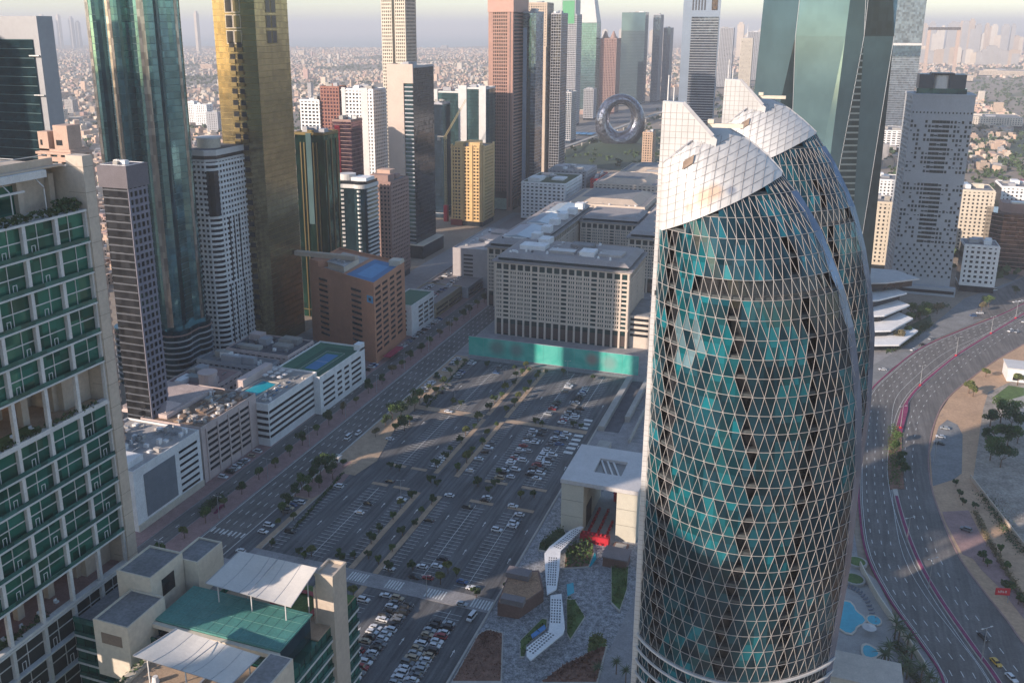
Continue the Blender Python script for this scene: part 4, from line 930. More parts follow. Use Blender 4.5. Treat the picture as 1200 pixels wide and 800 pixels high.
mb = MB(); mb.poly([(0, -.5, 218), (42, -.5, 218), (30, -.5, 300), (4, -.5, 300)]); mb.poly([(42, -.5, 218), (42, 45, 218), (32, 20, 300), (30, -.5, 300)]); mb.poly([(0, 45, 218), (0, -.5, 218), (4, -.5, 300), (6, 20, 300)]); mb.poly([(42, 45, 218), (0, 45, 218), (6, 20, 300), (32, 20, 300)]); mb.build('white_crown', WHITE, t)
block('pale_cyan_tower', 'slim pale cyan banded tower right of the teal tower', 'skyscraper', -404, -380, 2166, 2200, 160, GSEA, WHITE, fh=4, band=.4, pier=0, dep=.3, seed=21)
t, W, D = block('mauve_tower', 'mauve stone tower with twin rounded tops', 'skyscraper', -352, -312, 1980, 2030, 180, GPURP, BROWNW, fh=4, bw=4, band=.3, pier=.4, dep=.4, seed=22)
for x in (9, 29): mb = MB(); mb.cone((x, 15, 180), 9, 1.5, 18, 12); mb.build('dome', BROWNW, t)
block('grey_office_block', 'small grey office block between the cyan and mauve towers', 'tower', -345, -322, 1800, 1830, 70, GWIN, GREYC, fh=4, band=.4, seed=23)
t, W, D = block('mint_glass_tower', 'broad mint green glass tower with paler top band', 'skyscraper', -369, -304, 2301, 2350, 245, GSEAM, GREYC, fh=4, band=.05, pier=0, dep=.2, seed=24)
strips(t, [(0, 0), (W, 0), (W, D), (0, D)], 0, [(0, 1)], 198, 246, .6, GSEA, 'pale_top')
for k, (x, h) in enumerate(((-296, 240), (-276, 205))): 
    t, W, D = block('blue_shard_tower', ['taller of the two dark blue towers right of the mint glass tower', 'lower of the two dark blue towers right of the mint glass tower'][k], 'skyscraper', x, x + 20 + 0, 2380 + 60 * k, 2430 + 60 * k, h, GBLUE, GREYC, fh=4, band=.1, pier=.2, dep=.5, seed=25 + k)
# office tower with metal frame
t = thing('office_tower', 'blue grey office tower with ribbed glass front and slotted metal top', 'skyscraper', (-48, 1246, 0))
mb = MB(); mb.prism([(0, 0), (58, 0), (24, 62)], 0, 300); mb.build('shaft', mat('blue grey metal', (.26, .31, .38), .35, .06, .05, metal=.4), t)
gp = [(14, -.1), (56, -.1), (56, 5), (14, 5)]
mb = MB(); mb.box(14, 56, -.6, .5, 40, 222); mb.build('glazing', glass('steel blue glass', (.10, .13, .18), (3, 3.9), .7, .1), t)
rings(t, [(14, -.6), (56, -.6), (56, 2), (14, 2)], 40, 222, 46, .9, .5, METAL, (0,))
for k in range(5): mb = MB(); mb.box(14 + k * 4.6, 16 + k * 4.6, -.5, .2, 232, 262); mb.build('louvre_slot', DARKM, t)
mb = MB(); mb.box(44, 53, -.7, .2, 232, 300); mb.build('brown_slot', GBROWN, t)
# pale trade centre tower and others near it
t, W, D = block('pale_stone_tower', 'distant pale stone tower with vertical ribs and a mast', 'skyscraper', -100, -63, 2900, 2940, 172, GWIN, CREAM, fh=4.2, bw=3.4, band=.4, pier=.5, dep=1, seed=28)
mb = MB(); mb.cone((18, 18, 172), 2.5, .3, 45, 8); mb.build('mast', WHITE, t)
for k, (x, y, w_, h, lb) in enumerate(((-190, 3100, 45, 205, 'hazy blue tower immediately left of the pale stone tower'), (-255, 3180, 40, 190, 'hazy beige tower far left of the pale stone tower'), (-140, 3600, 50, 190, 'distant domed hazy tower above the ribbed office tower roof'))):
    block('hazy_tower', lb, 'skyscraper', x, x + w_, y, y + 40, h, GWIN, [GREYC, BEIGE, GREYC][k], fh=4.2, bw=6, band=.4, pier=.4, dep=1, seed=40 + k)
t, W, D = block('peach_block', 'peach stone block with mast just left of the white blade', 'tower', -62, -48, 1020, 1045, 62, GWIN, mat('peach stone', (.52, .36, .25)), fh=3.6, bw=4, band=.45, pier=.4, dep=.4, seed=30)
# horizontal-link tower
t = thing('link_tower', 'slim grey blue tower with a horizontal bridge volume, upper right', 'skyscraper', (266, 1552, 0))
mb = MB(); mb.box(0, 62, 0, 40, 0, 320); mb.build('shaft', glass('grey blue glass', (.20, .25, .30), (3, 4), .6, .15, .02), t)
mb = MB(); mb.box(-60, 62.3, -1, 41, 156, 175); mb.build('bridge_volume', GBLUE, t); mb = MB(); mb.box(-60.3, 62.6, -1.3, 41.3, 175, 179); mb.build('bridge_roof', WHITE, t)
for f in range(38): mb = MB(); mb.box(-.2, 62.2, -.25, 0, 4 + f * 4, 4.4 + f * 4); mb.build('floor_line', GREYC, t)
block('link_podium', 'low white block at the foot of the link tower', 'building', 235, 330, 1450, 1530, 34, GWIN, WHITEW, fh=4, bw=8, band=.5, seed=31)
# big frame
t = thing('rectangular_frame', 'distant giant rectangular picture frame structure on the horizon', 'monument', (574, 4325, 0), math.radians(3))
FM = mat('frame cladding', (.50, .36, .28), .5)
for x in (0, 118): mb = MB(); mb.box(x, x + 12, 0, 14, 0, 196); mb.build('leg', FM, t)
mb = MB(); mb.box(0, 130, 0, 14, 196.01, 208); mb.build('top_bridge', GBROWN, t)
# museum torus
t = thing('ring_building', 'silver ring shaped museum building on a green mound', 'museum', (-158, 1320, 0), math.radians(22)); t.scale = (1.1, 1.1, 1.1)
mb = MB(); U_, V_ = 56, 24
def tor(u, v):
    a = 2 * math.pi * u / U_; b = 2 * math.pi * v / V_; Rr = 29 if True else 0; rr = 11.5 + 3.5 * (-math.sin(a)) ; x = math.cos(a) * (Rr + rr * math.cos(b)); z = math.sin(a) * (Rr + 4 + rr * math.cos(b)); y = 13.5 * math.sin(b) * (1 - .15 * math.sin(a)); return (x * .98, y, 45 + z * 1.0)
for u in range(U_):
    for v in range(V_): mb.quad(tor(u, v), tor(u, v + 1), tor(u + 1, v + 1), tor(u + 1, v))
m_, t_, b_ = newmat('museum steel'); N = t_.nodes; L_ = t_.links; g = N.new('ShaderNodeNewGeometry'); n = N.new('ShaderNodeTexNoise'); n.inputs['Scale'].default_value = .16; n.inputs['Detail'].default_value = 3; n.inputs['Distortion'].default_value = 2.5
L_.new(g.outputs['Position'], n.inputs['Vector']); r = N.new('ShaderNodeValToRGB'); r.color_ramp.elements[0].position = .46; r.color_ramp.elements[1].position = .54; r.color_ramp.elements[0].color = (.06, .065, .08, 1); r.color_ramp.elements[1].color = (.26, .27, .32, 1); L_.new(n.outputs['Fac'], r.inputs[0]); L_.new(r.outputs[0], b_.inputs['Base Color']); b_.inputs['Metallic'].default_value = .8; b_.inputs['Roughness'].default_value = .22
mb.build('ring_shell', m_, t, smooth=True)
mb = MB(); mb.cone((0, 0, 0), 70, 26, 9, 28); mb.build('green_mound', mat('park green', (.035, .055, .028)), t)
# ------------------------------------------------------------------ faceted glass tower
t = thing('faceted_tower', 'huge faceted glass tower with large triangular planes behind the twin towers', 'skyscraper', (148, 355, 0))
lo = [(0, 3), (33, -9), (66, 6), (60, 46), (26, 56), (-4, 40)]; mid_z = 192; hi_z = 330
def fp(i, z):
    x, y = lo[i % 6]; s_ = 1.0
    return (x, y, z)
B0 = [(-2, 4, 0), (20, -8, 0), (43, -9, 0), (66, 4, 0), (70, 40, 0), (20, 56, 0), (-6, 40, 0)]
M0 = [(2, 6, 188), (19, -1, 188), (36, -12, 188), (54, -3, 188), (63, 8, 196), (60, 44, 188), (24, 54, 188), (0, 40, 188)]
A_, B_, C_, D_, E_ = (-20, 8, 0), (18, -4, 0), (33, -10, 0), (58, 0, 0), (70, 8, 0)
a2, b2, c2, d2, e2 = (-15, 12, 200), (8, -5, 200), (38, -8, 200), (49, -3, 200), (67, 9, 200)
a3, b3, c3, d3, e3 = (-9, 15, 330), (16, 0, 330), (36, -2, 330), (50, 2, 330), (65, 12, 330)
a3 = tuple(a2[i] + (a2[i] - A_[i]) * .65 for i in range(3)); e3 = tuple(e2[i] + (e2[i] - E_[i]) * .65 for i in range(3)); c3 = tuple(c2[i] + (c2[i] - C_[i]) * .65 for i in range(3))
b3 = tuple(b2[i] + (a3[i] - a2[i] + c3[i] - c2[i]) / 2 for i in range(3)); d3 = tuple(d2[i] + (c3[i] - c2[i] + e3[i] - e2[i]) / 2 for i in range(3))
rb, rt = (62, 50, 0), (56, 46, 330); lb, lt = (-15, 50, 0), (-6, 46, 330)
def facet(m_, *pts):
    mb = MB(); mb.poly(pts); return mb.build('facet_glazing', m_, t)
facet(GSEAM, A_, b2, a2); facet(GSEAD, A_, B_, b2); facet(GSEA, B_, C_, c2, b2); facet(GSEAM, C_, d2, c2); facet(GSEAD, C_, D_, d2); facet(GSEAM, D_, e2, d2); facet(GSEAD, D_, E_, e2)
facet(GSEAM, a2, b2, b3, a3); facet(GSEA, b2, c2, c3, b3); facet(GSEAM, c2, d2, c3); facet(GSEAM, d2, d3, c3); facet(GSEAD, d2, e2, d3); facet(GBLUE, e2, e3, d3)
facet(GSEAM, E_, rb, rt, e3, e2); facet(GSEAD, rb, lb, lt, rt); facet(GSEAM, lb, A_, a2, a3, lt)
mb = MB(); [mb.bar(p, q, .22) for p, q in ((B_, b2), (b2, b3), (C_, d2), (d2, c3), (D_, e2), (d2, d3))]; mb.build('facet_edge', METAL, t, kind='stuff')
mb = MB()
def lerp3(p, q, k): return tuple(p[i] + (q[i] - p[i]) * k for i in range(3))
for k in range(1, 49):                                                # open balcony floors between the facets
    z = 4.1 * k; f = z / 200
    l_ = lerp3(C_, d2, f); r_ = lerp3(D_, e2, 0) if False else lerp3(D_, d2, f)
    if math.dist(l_[:2], r_[:2]) > .5: mb.quad((l_[0], l_[1] - .5, z), (r_[0], r_[1] - .5, z), (r_[0], r_[1] - .5, z + 1.1), (l_[0], l_[1] - .5, z + 1.1)); mb.quad((l_[0], l_[1] - .5, z + 1.1), (r_[0], r_[1] - .5, z + 1.1), (r_[0], r_[1] + .6, z + 1.1), (l_[0], l_[1] + .6, z + 1.1))
mb.build('balcony_edge', mat('grey teal band', (.09, .12, .13), .4), t, kind='stuff')
# ------------------------------------------------------------------ perforated tower
t = thing('perforated_tower', 'grey tower with irregular punched windows and a dark glass top box', 'skyscraper', (241, 496, 0), math.radians(0))
W, D, Hh = 43, 30, 155
mb = MB(); mb.prism([(.5, .5), (W - .5, .5), (W - .5, D), (-3.1, D), (.2, 2)], 0, Hh - 1); mb.build('glazing', glass('dark green window glass', (.014, .035, .038), (2.6, 3.5), .1, .1, .02, .5), t)
GP = mat('grey perforated panel', (.36, .38, .41), .6, .08, .1)
r = random.Random(5); nb, nf = 17, 43; bw, fh = W / nb, (Hh - 6) / nf
def perf(p0, d, L, nb, nf, z0, fn, m_):
    mb = MB(); bw = L / nb; fh = (Hh - z0) / nf; n = (d[1], -d[0])
    def pt(a, o, z): return (p0[0] + d[0] * a + n[0] * o, p0[1] + d[1] * a + n[1] * o, z)
    for j in range(nf):
        for i in range(nb):
            a0, a1, za, zb = i * bw, (i + 1) * bw, z0 + j * fh, z0 + (j + 1) * fh
            w = fn(i, j)
            if not w: mb.quad(pt(a0, 0, za), pt(a1, 0, za), pt(a1, 0, zb), pt(a0, 0, zb)); continue
            b0, b1, zc, zd = a0 + bw * (1 - w[0]) / 2, a1 - bw * (1 - w[0]) / 2, za + fh * (1 - w[1]) * .35, 0; zd = zc + fh * w[1]
            mb.quad(pt(a0, 0, za), pt(a1, 0, za), pt(a1, 0, zc), pt(a0, 0, zc)); mb.quad(pt(a0, 0, zd), pt(a1, 0, zd), pt(a1, 0, zb), pt(a0, 0, zb))
            if b0 > a0 + .01: mb.quad(pt(a0, 0, zc), pt(b0, 0, zc), pt(b0, 0, zd), pt(a0, 0, zd)); mb.quad(pt(b1, 0, zc), pt(a1, 0, zc), pt(a1, 0, zd), pt(b1, 0, zd))
            for (p, q, o1) in (((b0, zc), (b1, zc), 0), ((b0, zd), (b0, zc), 0), ((b1, zc), (b1, zd), 0), ((b1, zd), (b0, zd), 0)): mb.quad(pt(p[0], 0, p[1]), pt(p[0], -.5, p[1]), pt(q[0], -.5, q[1]), pt(q[0], 0, q[1]))
    return mb.build('perforated_wall', m_, t, kind='stuff')
cells = {}
for j in range(nf):
    for i in range(nb):
        c = None
        if j < 10: c = (.62, .55) if (i + j) % 2 == 0 and j > 1 else None
        elif 6 <= i <= 10 and not 24 <= j <= 25 and j < 38: c = (1.0, .62) if r.random() < .82 else (.9, .4)
        elif j < 38 and j not in (24, 25):
            q = r.random(); grp = mnoise.noise(Vector((i * .5, j * .3, 2)))
            c = (.66, .62) if q < .5 + grp * .5 else ((.6, .25) if q < .6 else None)
        elif j in (39,): c = (.4, .4)
        cells[i, j] = c
perf((0, 0), (1, 0), W, nb, nf, 6, lambda i, j: cells[i, j], GP)
perf((-3.6, D), (3.6 / 30.2, -D / 30.2), 30.2, 7, nf, 6, lambda i, j: (.5, .55) if j % 2 or i % 3 else None, mat('light grey end wall', (.38, .39, .40), .6, .08))
mb = MB(); mb.prism([(-4, D + .5), (-.4, -.4), (W + .4, -.4), (W + .4, D + .5)], Hh, Hh + 1.6); mb.build('cornice', GP, t)
mb = MB(); mb.prism([(2, 4), (W - 6, 4), (W - 6, D - 4), (2, D - 4)], Hh + 1.6, Hh + 5.5); mb.build('setback_glazing', GTEALD, t)
mb = MB(); mb.box(3, 13.5, 3, D - 5, Hh + 5.5, Hh + 16); mb.build('top_box', mat('dark louvre', (.04, .055, .075), .4), t); mb = MB(); mb.box(24, 35.5, 3, D - 5, Hh + 5.5, Hh + 16); mb.build('top_box', mat('dark louvre', (.04, .05, .07)), t)
mb = MB(); mb.prism(lobe(18.7, 9, 6.6, 180, 360, 10) + [(25.2, D - 6), (12.2, D - 6)], Hh + 5.5, Hh + 15.6); mb.build('top_drum', WHITE, t); mb = MB(); mb.box(11, 27, 1, 20, Hh + 16, Hh + 17); mb.build('drum_cap', DARKM, t)
mb = MB(); mb.box(-8, W + 4, -6, -.5, 0, 7); mb.build('podium', GP, t); mb = MB(); mb.box(-7, W + 3, -6.1, -6.02, 2, 4.5); mb.build('podium_window', DARKW, t)
# ------------------------------------------------------------------ buildings right of the perforated tower
t, W, D = block('grey_apartment_block', 'small grey stepped block at the right foot of the perforated tower', 'building', 293, 318, 512, 535, 38, GWIN, WHITEW, fh=3.8, bw=4, band=.5, pier=.5, dep=.4, seed=33)
t = thing('bronze_glass_building', 'brown bronze glass building with chamfered corner at right', 'building', (322, 585, 0))
bp_ = [(0, 8), (8, 0), (30, 0), (38, 8), (38, 36), (0, 36)]
mb = MB(); mb.prism(bp_, 4, 52); mb.build('glazing', GBROWN, t); mb = MB(); mb.prism([(q[0] * 1.02, q[1] - .4) for q in bp_], 0, 5); mb.build('base', BROWNW, t)
for f in range(12): ringpoly(bp_, 7 + f * 3.8, .5, .15, BROWNW, t, 'floor_band', 4)
mb = MB(); mb.prism([(q[0] * .7 + 8, q[1] * .6 + 8) for q in bp_], 52, 60); mb.build('penthouse', BROWNW, t); mb = MB(); mb.box(14, 24, 8, 15, 60, 61.5); mb.build('rooftop_air_unit', METAL, t)
for k, (x0, x1, y0, y1, h, m_, lb) in enumerate(((250, 275, 640, 670, 42, BEIGE, 'low cream block left of the perforated tower'), (222, 240, 560, 590, 60, CREAM, 'cream tower slab between the twin towers and the perforated tower'), (300, 330, 640, 680, 62, CREAM, 'cream residential block with arches behind the perforated tower'), (345, 375, 700, 740, 58, WHITEW, 'white block behind the bronze glass building'), (385, 420, 690, 740, 66, CREAM, 'tall cream block at the right edge'), (400, 440, 620, 650, 40, WHITEW, 'low white block by the right edge road'), (290, 312, 760, 800, 74, WHITEW, 'white slab tower farther behind the perforated tower'), (225, 262, 760, 800, 50, WHITEW, 'white block beyond the faceted tower base'))):
    block('residential_block', lb, 'building', x0, x1, y0, y1, h, GWIN, m_, fh=3.5, bw=3.8, band=.5, pier=.55, dep=.5, seed=50 + k)
# white stepped terraces by the second twin tower
t = thing('stepped_terrace_building', 'white building of stepped slanting terrace roofs right of the twin towers', 'building', (205, 318, 0))
for k, (z, y0, x1, y1) in enumerate(((31, 62, 48, 115), (22.5, 44, 40, 104), (16, 30, 42, 96), (10, 16, 44, 84), (4.5, 4, 47, 74))):
    mb = MB(); p_ = [(-2, y0), (x1 - 22 + k * 2, y0 + 14), (x1, y1 - 20), (x1 - 14, y1), (-2, y1)]; mb.prism(p_, z, z + 1.1, True); mb.build('terrace_roof', WHITEW if k else mat('ribbed white roof', (.50, .49, .48), .7), t)
    mb = MB(); mb.prism([(-1, y0 + 5), (x1 - 24 + k * 2, y0 + 18), (x1 - 4, y1 - 16), (x1 - 16, y1 - 2), (-1, y1 - 2)], max(0, z - 6), z); mb.build('glazing', GWIN, t)
# ------------------------------------------------------------------ terracotta hotel
t = thing('terracotta_hotel', 'terracotta hotel with rooftop blue court beside the avenue', 'hotel', (-118, 196, 0))
hp = [(-8, 54), (5, 9.5), (45.5, 4), (44, 48)]
hp = [(-1, 40), (0, 37), (46.5, 3.5), (43.5, 49)]
q0 = Vector(G(367, 398)) - Vector((-118, 196)); q1 = Vector(G(441, 427)) - Vector((-118, 196)); q2 = Vector(G(476, 395)) - Vector((-118, 196)); q3 = q0 + (q2 - q1) * .9
hp = [tuple(q0), tuple(q1), tuple(q2), tuple(q3)]; HH = 52
mb = MB(); mb.prism(hp, 0, HH); mb.build('wall', ORANGEW, t)
def facewin(par, p, q, spans, z0, dz, n, h, m_, name='window', off=.06, frame=None, rec=.35):
    p = Vector(p); q = Vector(q); L = (q - p).length; d = (q - p) / L
    for s0, s1 in spans:
        mb = MB(); mb.obox((0, 0), (d.x, d.y), 0, (s1 - s0) * L, .01, off, 0, h); me = mb.mesh(name, m_); me2 = None
        mb = MB(); w_ = (s1 - s0) * L; mb.obox((0, 0), (d.x, d.y), -.15, w_ + .15, .01, rec, -.3, -.02); me2 = mb.mesh('window_sill', frame or CONC)
        for k in range(n):
            x, y = p.x + d.x * s0 * L, p.y + d.y * s0 * L; o = link(name, me, par, (x, y, z0 + k * dz)); link('window_sill', me2, o, (0, 0, 0))
facewin(t, hp[0], hp[1], [(.15, .29), (.66, .81)], 7, 3.75, 11, 1.7, DARKW, frame=ORANGEW)
facewin(t, hp[1], hp[2], [(.04, .2), (.26, .42), (.5, .64), (.72, .88)], 7, 3.75, 12, 1.7, DARKW, frame=ORANGEW)
def edgebox(par, p, q, a0, a1, n0, n1, z0, z1, m_, name):
    p = Vector(p); q = Vector(q); L = (q - p).length; d = (q - p) / L; mb = MB(); mb.obox((p.x, p.y), (d.x, d.y), a0 * L, a1 * L, n0, n1, z0, z1); return mb.build(name, m_, par)
for i in range(4): edgebox(t, hp[i], hp[(i + 1) % 4], 0 if i else .0, 1, -.5, .02, HH + .01, HH + 1.6, ORANGEW, 'parapet')
edgebox(t, hp[0], hp[1], 0, .15, -8, 0, HH + .02, HH + 5, ORANGEW, 'stair_tower'); edgebox(t, hp[1], hp[2], .85, 1, -8, 0, HH + .02, HH + 4, CREAM, 'stair_tower')
def lp(a, b): p = Vector(hp[0]) * (1 - a) * (1 - b) + Vector(hp[1]) * a * (1 - b) + Vector(hp[2]) * a * b + Vector(hp[3]) * (1 - a) * b; return (p.x, p.y)
flat('court_surface', [lp(.55, .08), lp(.96, .08), lp(.96, .9), lp(.6, .9)], HH + .15, BLUEC, None, t, .1); flat('court_playing_area', [lp(.66, .18), lp(.88, .18), lp(.88, .75), lp(.68, .75)], HH + .2, mat('light blue court', (.10, .30, .52)), None, t)
flat('roof', [lp(.1, .1), lp(.5, .1), lp(.52, .9), lp(.12, .9)], HH + .14, ROOFL, None, t, .1)
mb = MB(); mb.prism([lp(.25, .12), lp(.5, .12), lp(.5, .6), lp(.25, .6)], HH + .2, HH + 4.2); mb.build('plant_room', CREAM, t); mb = MB(); mb.prism([lp(.24, .1), lp(.51, .1), lp(.51, .62), lp(.24, .62)], HH + 4.2, HH + 4.8); mb.build('plant_roof', METAL, t)
for k in range(6): mb = MB(); c = lp(.28 + .07 * (k % 3), .2 + .2 * (k // 3)); mb.box(c[0], c[0] + 2, c[1], c[1] + 2, HH + 4.8, HH + 6); mb.build('rooftop_air_unit', METAL, t)
edgebox(t, hp[0], hp[1], .90, .985, .02, .3, 40, 44.5, mat('blue sign', (.10, .33, .55)), 'sign'); edgebox(t, hp[0], hp[1], .925, .96, .3, .36, 41.2, 43.2, DARKM, 'sign_mark')
mb = MB(); mb.box(q1.x + 2, q1.x + 7, q1.y + 6, q1.y + 26, 3.4, 3.9); mb.build('entrance_canopy', mat('crimson canopy', (.35, .03, .07)), t)
# ------------------------------------------------------------------ low blocks along the avenue
def lowblock(name, label, x0, x1, y0, y1, h, m_, nf, spans, z0=3.5, endspans=((.2, .8),), roof=ROOFL, wh=1.5, seed=1, cat='building', endw=True, plant=3, dz=None):
    t = thing(name, label, cat, (x0, y0, 0)); W, D = x1 - x0, y1 - y0; mb = MB(); mb.box(0, W, 0, D, 0, h); mb.build('wall', m_, t); dz = dz or (h - z0 - 1) / nf
    facewin(t, (W, 0), (W, D), spans, z0, dz, nf, wh, DARKW, frame=m_)
    if endw: facewin(t, (0, 0), (W, 0), endspans, z0, dz, nf, wh, DARKW, frame=m_)
    roofkit(t, W, D, h, roof, m_, 1.2, plant, seed); return t, W, D
# tennis building
t, W, D = lowblock('court_building', 'white car park building with green and blue tennis court on its roof', -97, -67, 118, 171, 21, WHITEW, 5, ((.06, .30), (.36, .46), (.52, .62), (.68, .90)), plant=0, seed=3, roof=GREENC, wh=1.4)
flat('court_surface', [(8, 4), (28, 4), (28, 47), (8, 47)], 21.36, mat('deep green court', (.03, .11, .07)), None, t); flat('court_playing_area', [(12, 8), (24, 8), (24, 40), (12, 40)], 21.4, GREENC, None, t); flat('court_inner', [(14, 11), (22, 11), (22, 36), (14, 36)], 21.44, BLUEC, None, t)
mb = MB(); [mb.box(a, b, c, d, 21.45, 21.47) for a, b, c, d in ((14, 22, 23.4, 23.6), (12, 24, 8, 8.15), (12, 24, 39.8, 40), (12, 12.15, 8, 40), (23.85, 24, 8, 40))]; mb.build('court_line', PAINT, t, kind='stuff')
mb = MB(); mb.box(26, 30, 47, 53, 21, 25); mb.build('stair_tower', WHITEW, t)
block('garden_wing', 'low white wing with lawn roof behind the tennis court building', 'building', -128, -98, 128, 172, 14, GWIN, WHITEW, fh=3.4, bw=6, band=.6, pier=.4, roof=GRASS, plant=1, seed=60, base=2)
# pool building
t, W, D = lowblock('pool_building', 'white banded building with turquoise rooftop pool', -98, -71, 74, 122, 22, WHITEW, 5, ((.01, .99),), z0=4.5, wh=1.5, plant=0, seed=4, roof=mat('pool deck', (.34, .32, .30)), endspans=((.04, .4), (.7, .99)))
flat('pool_water', [(4, 6), (13, 5), (15, 26), (6, 28)], 22.5, POOLW, None, t, .1)
mb = MB(); [mb.box(*q, 22.35, 22.62) for q in ((3.4, 15.6, 4.2, 4.9), (3.0, 3.6, 5, 28), (15.3, 15.9, 5, 28), (3.4, 15.6, 28.3, 28.9))]; mb.build('pool_edge', CREAM, t)
mb = MB(); mb.box(0, 12, -.2, 3, 21.9, 27) if False else mb.box(-3, 1.5, 16, 44, 20, 26.5); mb.build('side_wing', PINKW, t)
for k in range(9): mb = MB(); x, y = 5 + (k % 3) * 4.6, 31.5 + (k // 3) * 4.6; mb.cone((x, y, 24.6), 1.9, .15, .9, 8); mb.bar((x, y, 22.3), (x, y, 24.6), .06); mb.build('parasol', WHITE, t)
for k in range(14): mb = MB(); x, y = 17.5 + (k % 3) * 2.2, 6 + (k // 3) * 6; mb.box(x, x + .7, y, y + 1.9, 22.4, 22.75); mb.build('lounger', [WHITE, BLUEC][k % 2], t)
# pink and white building
t, W, D = lowblock('pink_building', 'pale pink building with strip windows and cluttered brown roof', -112, -78, 30, 74, 27, PINKW, 7, ((.1, .86),), z0=4.5, wh=1.4, plant=0, seed=5, endspans=((.78, .86),), roof=mat('rusty roof', (.26, .18, .13), .9, .3, .4))
for k in range(46): mb = MB(); r_ = rnd; x, y = r_.uniform(14, 31), r_.uniform(2, 40); mb.box(x, x + r_.uniform(.8, 3), y, y + r_.uniform(.8, 4), 27.35, 27.6 + r_.uniform(.2, 1.6)); mb.build('rooftop_duct', [METAL, mat('rusty roof', (.26, .18, .13)), BEIGE, ROOFL][k % 4], t)
mb = MB(); mb.box(-16, 12, 4, 40, 27.4, 29.4); mb.build('raised_roof', PINKW, t); mb = MB(); mb.box(-15, 11, 5, 39, 29.4, 29.6); mb.build('raised_roof_sheet', mat('pinkish roof', (.46, .37, .34), .9, .25, .15), t)
mb = MB(); mb.poly([(2, 6, 29.65), (10, 6, 29.65), (6, 12, 33)]); mb.poly([(10, 6, 29.65), (10, 18, 29.65), (6, 12, 33)]); mb.poly([(10, 18, 29.65), (2, 18, 29.65), (6, 12, 33)]); mb.poly([(2, 18, 29.65), (2, 6, 29.65), (6, 12, 33)]); mb.build('roof_pyramid', PINKW, t)
for k in range(5): mb = MB(); mb.box(W + .01, W + .5, 3 + k * 8.6, 3.8 + k * 8.6, 0, 26.5); mb.build('pilaster', PINKW, t)
# white building with big blank screen
t, W, D = lowblock('white_corner_building', 'white building with a large grey blank panel facing the avenue', -118, -77.5, -16, 28, 27, WHITEW, 7, ((.66, .95),), z0=4, wh=1.2, plant=0, seed=6, endspans=((.1, .9),), roof=ROOFL)
mb = MB(); mb.box(W + .02, W + .3, 6, 26, 4.5, 24); mb.build('blank_panel', mat('blank grey panel', (.17, .19, .22), .6), t); mb = MB(); mb.box(W + .02, W + .5, 0, D, 0, 3.2); mb.build('plinth', CREAM, t)
for k in range(34): mb = MB(); x, y = rnd.uniform(3, 36), rnd.uniform(14, 40); mb.box(x, x + rnd.uniform(1, 3), y, y + rnd.uniform(1, 3), 27.35, 28 + rnd.uniform(.4, 2)); mb.build('rooftop_air_unit', [METAL, ROOFL, WHITEW][k % 3], t)
mb = MB(); mb.box(22, 36, 2, 12, 27.3, 30); mb.build('roof_hall', WHITEW, t)
# grey banded tower at far left beside the green tower
t, W, D = block('grey_banded_tower', 'dark slate tower with mauve window grid between the apartment tower and the teal tower', 'tower', -121, -107, 32, 44, 146, GBLACK, WHITEW, fh=3.6, bw=3.4, band=.35, pier=.3, dep=.4, seed=61, sides=(1,), bandmat=mat('mauve band', (.21, .20, .24)), pmat=mat('mauve band', (.21, .20, .24)))
for f in range(37): mb = MB(); mb.box(0, W, -.3, 0, 6 + f * 3.6, 6.5 + f * 3.6); mb.build('floor_band', mat('slate band', (.07, .08, .10), .5), t)
mb = MB(); mb.box(-1, W + 1, -1, D + 1, 137, 146.9); mb.build('top_band', mat('dusky band', (.14, .125, .14)), t)
# roofs between
for k, (x0, x1, y0, y1, h, m_, lb) in enumerate(((-150, -104, 122, 136, 20, GREYC, 'long low grey wing with dark arched windows below the teal tower'), (-142, -100, 139, 168, 22, ROOFL, 'low building with dark cluttered roof at the foot of the striped tower'), (-145, -116, 84, 116, 19, PINKW, 'pink low building behind the rooftop pool'))):
    t, W, D = block('low_building', lb, 'building', x0, x1, y0, y1, h, GWIN, [GREYC, PINKW, PINKW][k], fh=4, bw=4, band=.6, pier=.4, dep=.3, roof=[ROOFG, ROOFD, PINKP][k], plant=7, seed=70 + k, base=2)
t = thing('pink_drum_building', 'small pink drum at the end of the pink roofs', 'building', (-120, 92, 0)); mb = MB(); mb.cone((0, 0, 0), 5, 5, 27, 14); mb.build('drum', PINKW, t); mb = MB(); mb.cone((0, 0, 27), 5.3, 5.3, .8, 14); mb.build('drum_cap', PINKW, t)
# small white building with green court roof, tan decks
t, W, D = lowblock('small_white_building', 'small white building with green court roof, right of the terracotta hotel', -95, -75.5, 257, 296, 21, WHITEW, 5, ((.3, .48), (.54, .72), (.78, .95)), plant=0, seed=7, roof=GREENC)
t, W, D = lowblock('tan_car_park', 'two level tan parking deck with cars on top beyond the white building', -106, -76, 300, 352, 10, mat('tan render', (.42, .33, .22)), 2, ((.03, .45), (.5, .97)), z0=2, wh=1.6, plant=0, seed=8, roof=mat('parking deck', (.24, .21, .20)))
t, W, D = lowblock('low_grey_car_park', 'low parking deck beyond the tan one', -110, -72, 356, 420, 8, GREYC, 2, ((.03, .97),), z0=2, wh=1.4, plant=1, seed=9, roof=mat('parking deck', (.24, .21, .20)))
t, W, D = lowblock('plain_grey_building', 'plain grey building with a few dark slit windows left of the long beige hotel', -98, -30, 388, 470, 31, mat('pale mauve render', (.40, .37, .37)), 7, ((.1, .3),), z0=6, wh=1.4, plant=6, seed=10, endspans=((.14, .26), (.62, .76), (.80, .92)), dz=3.3)
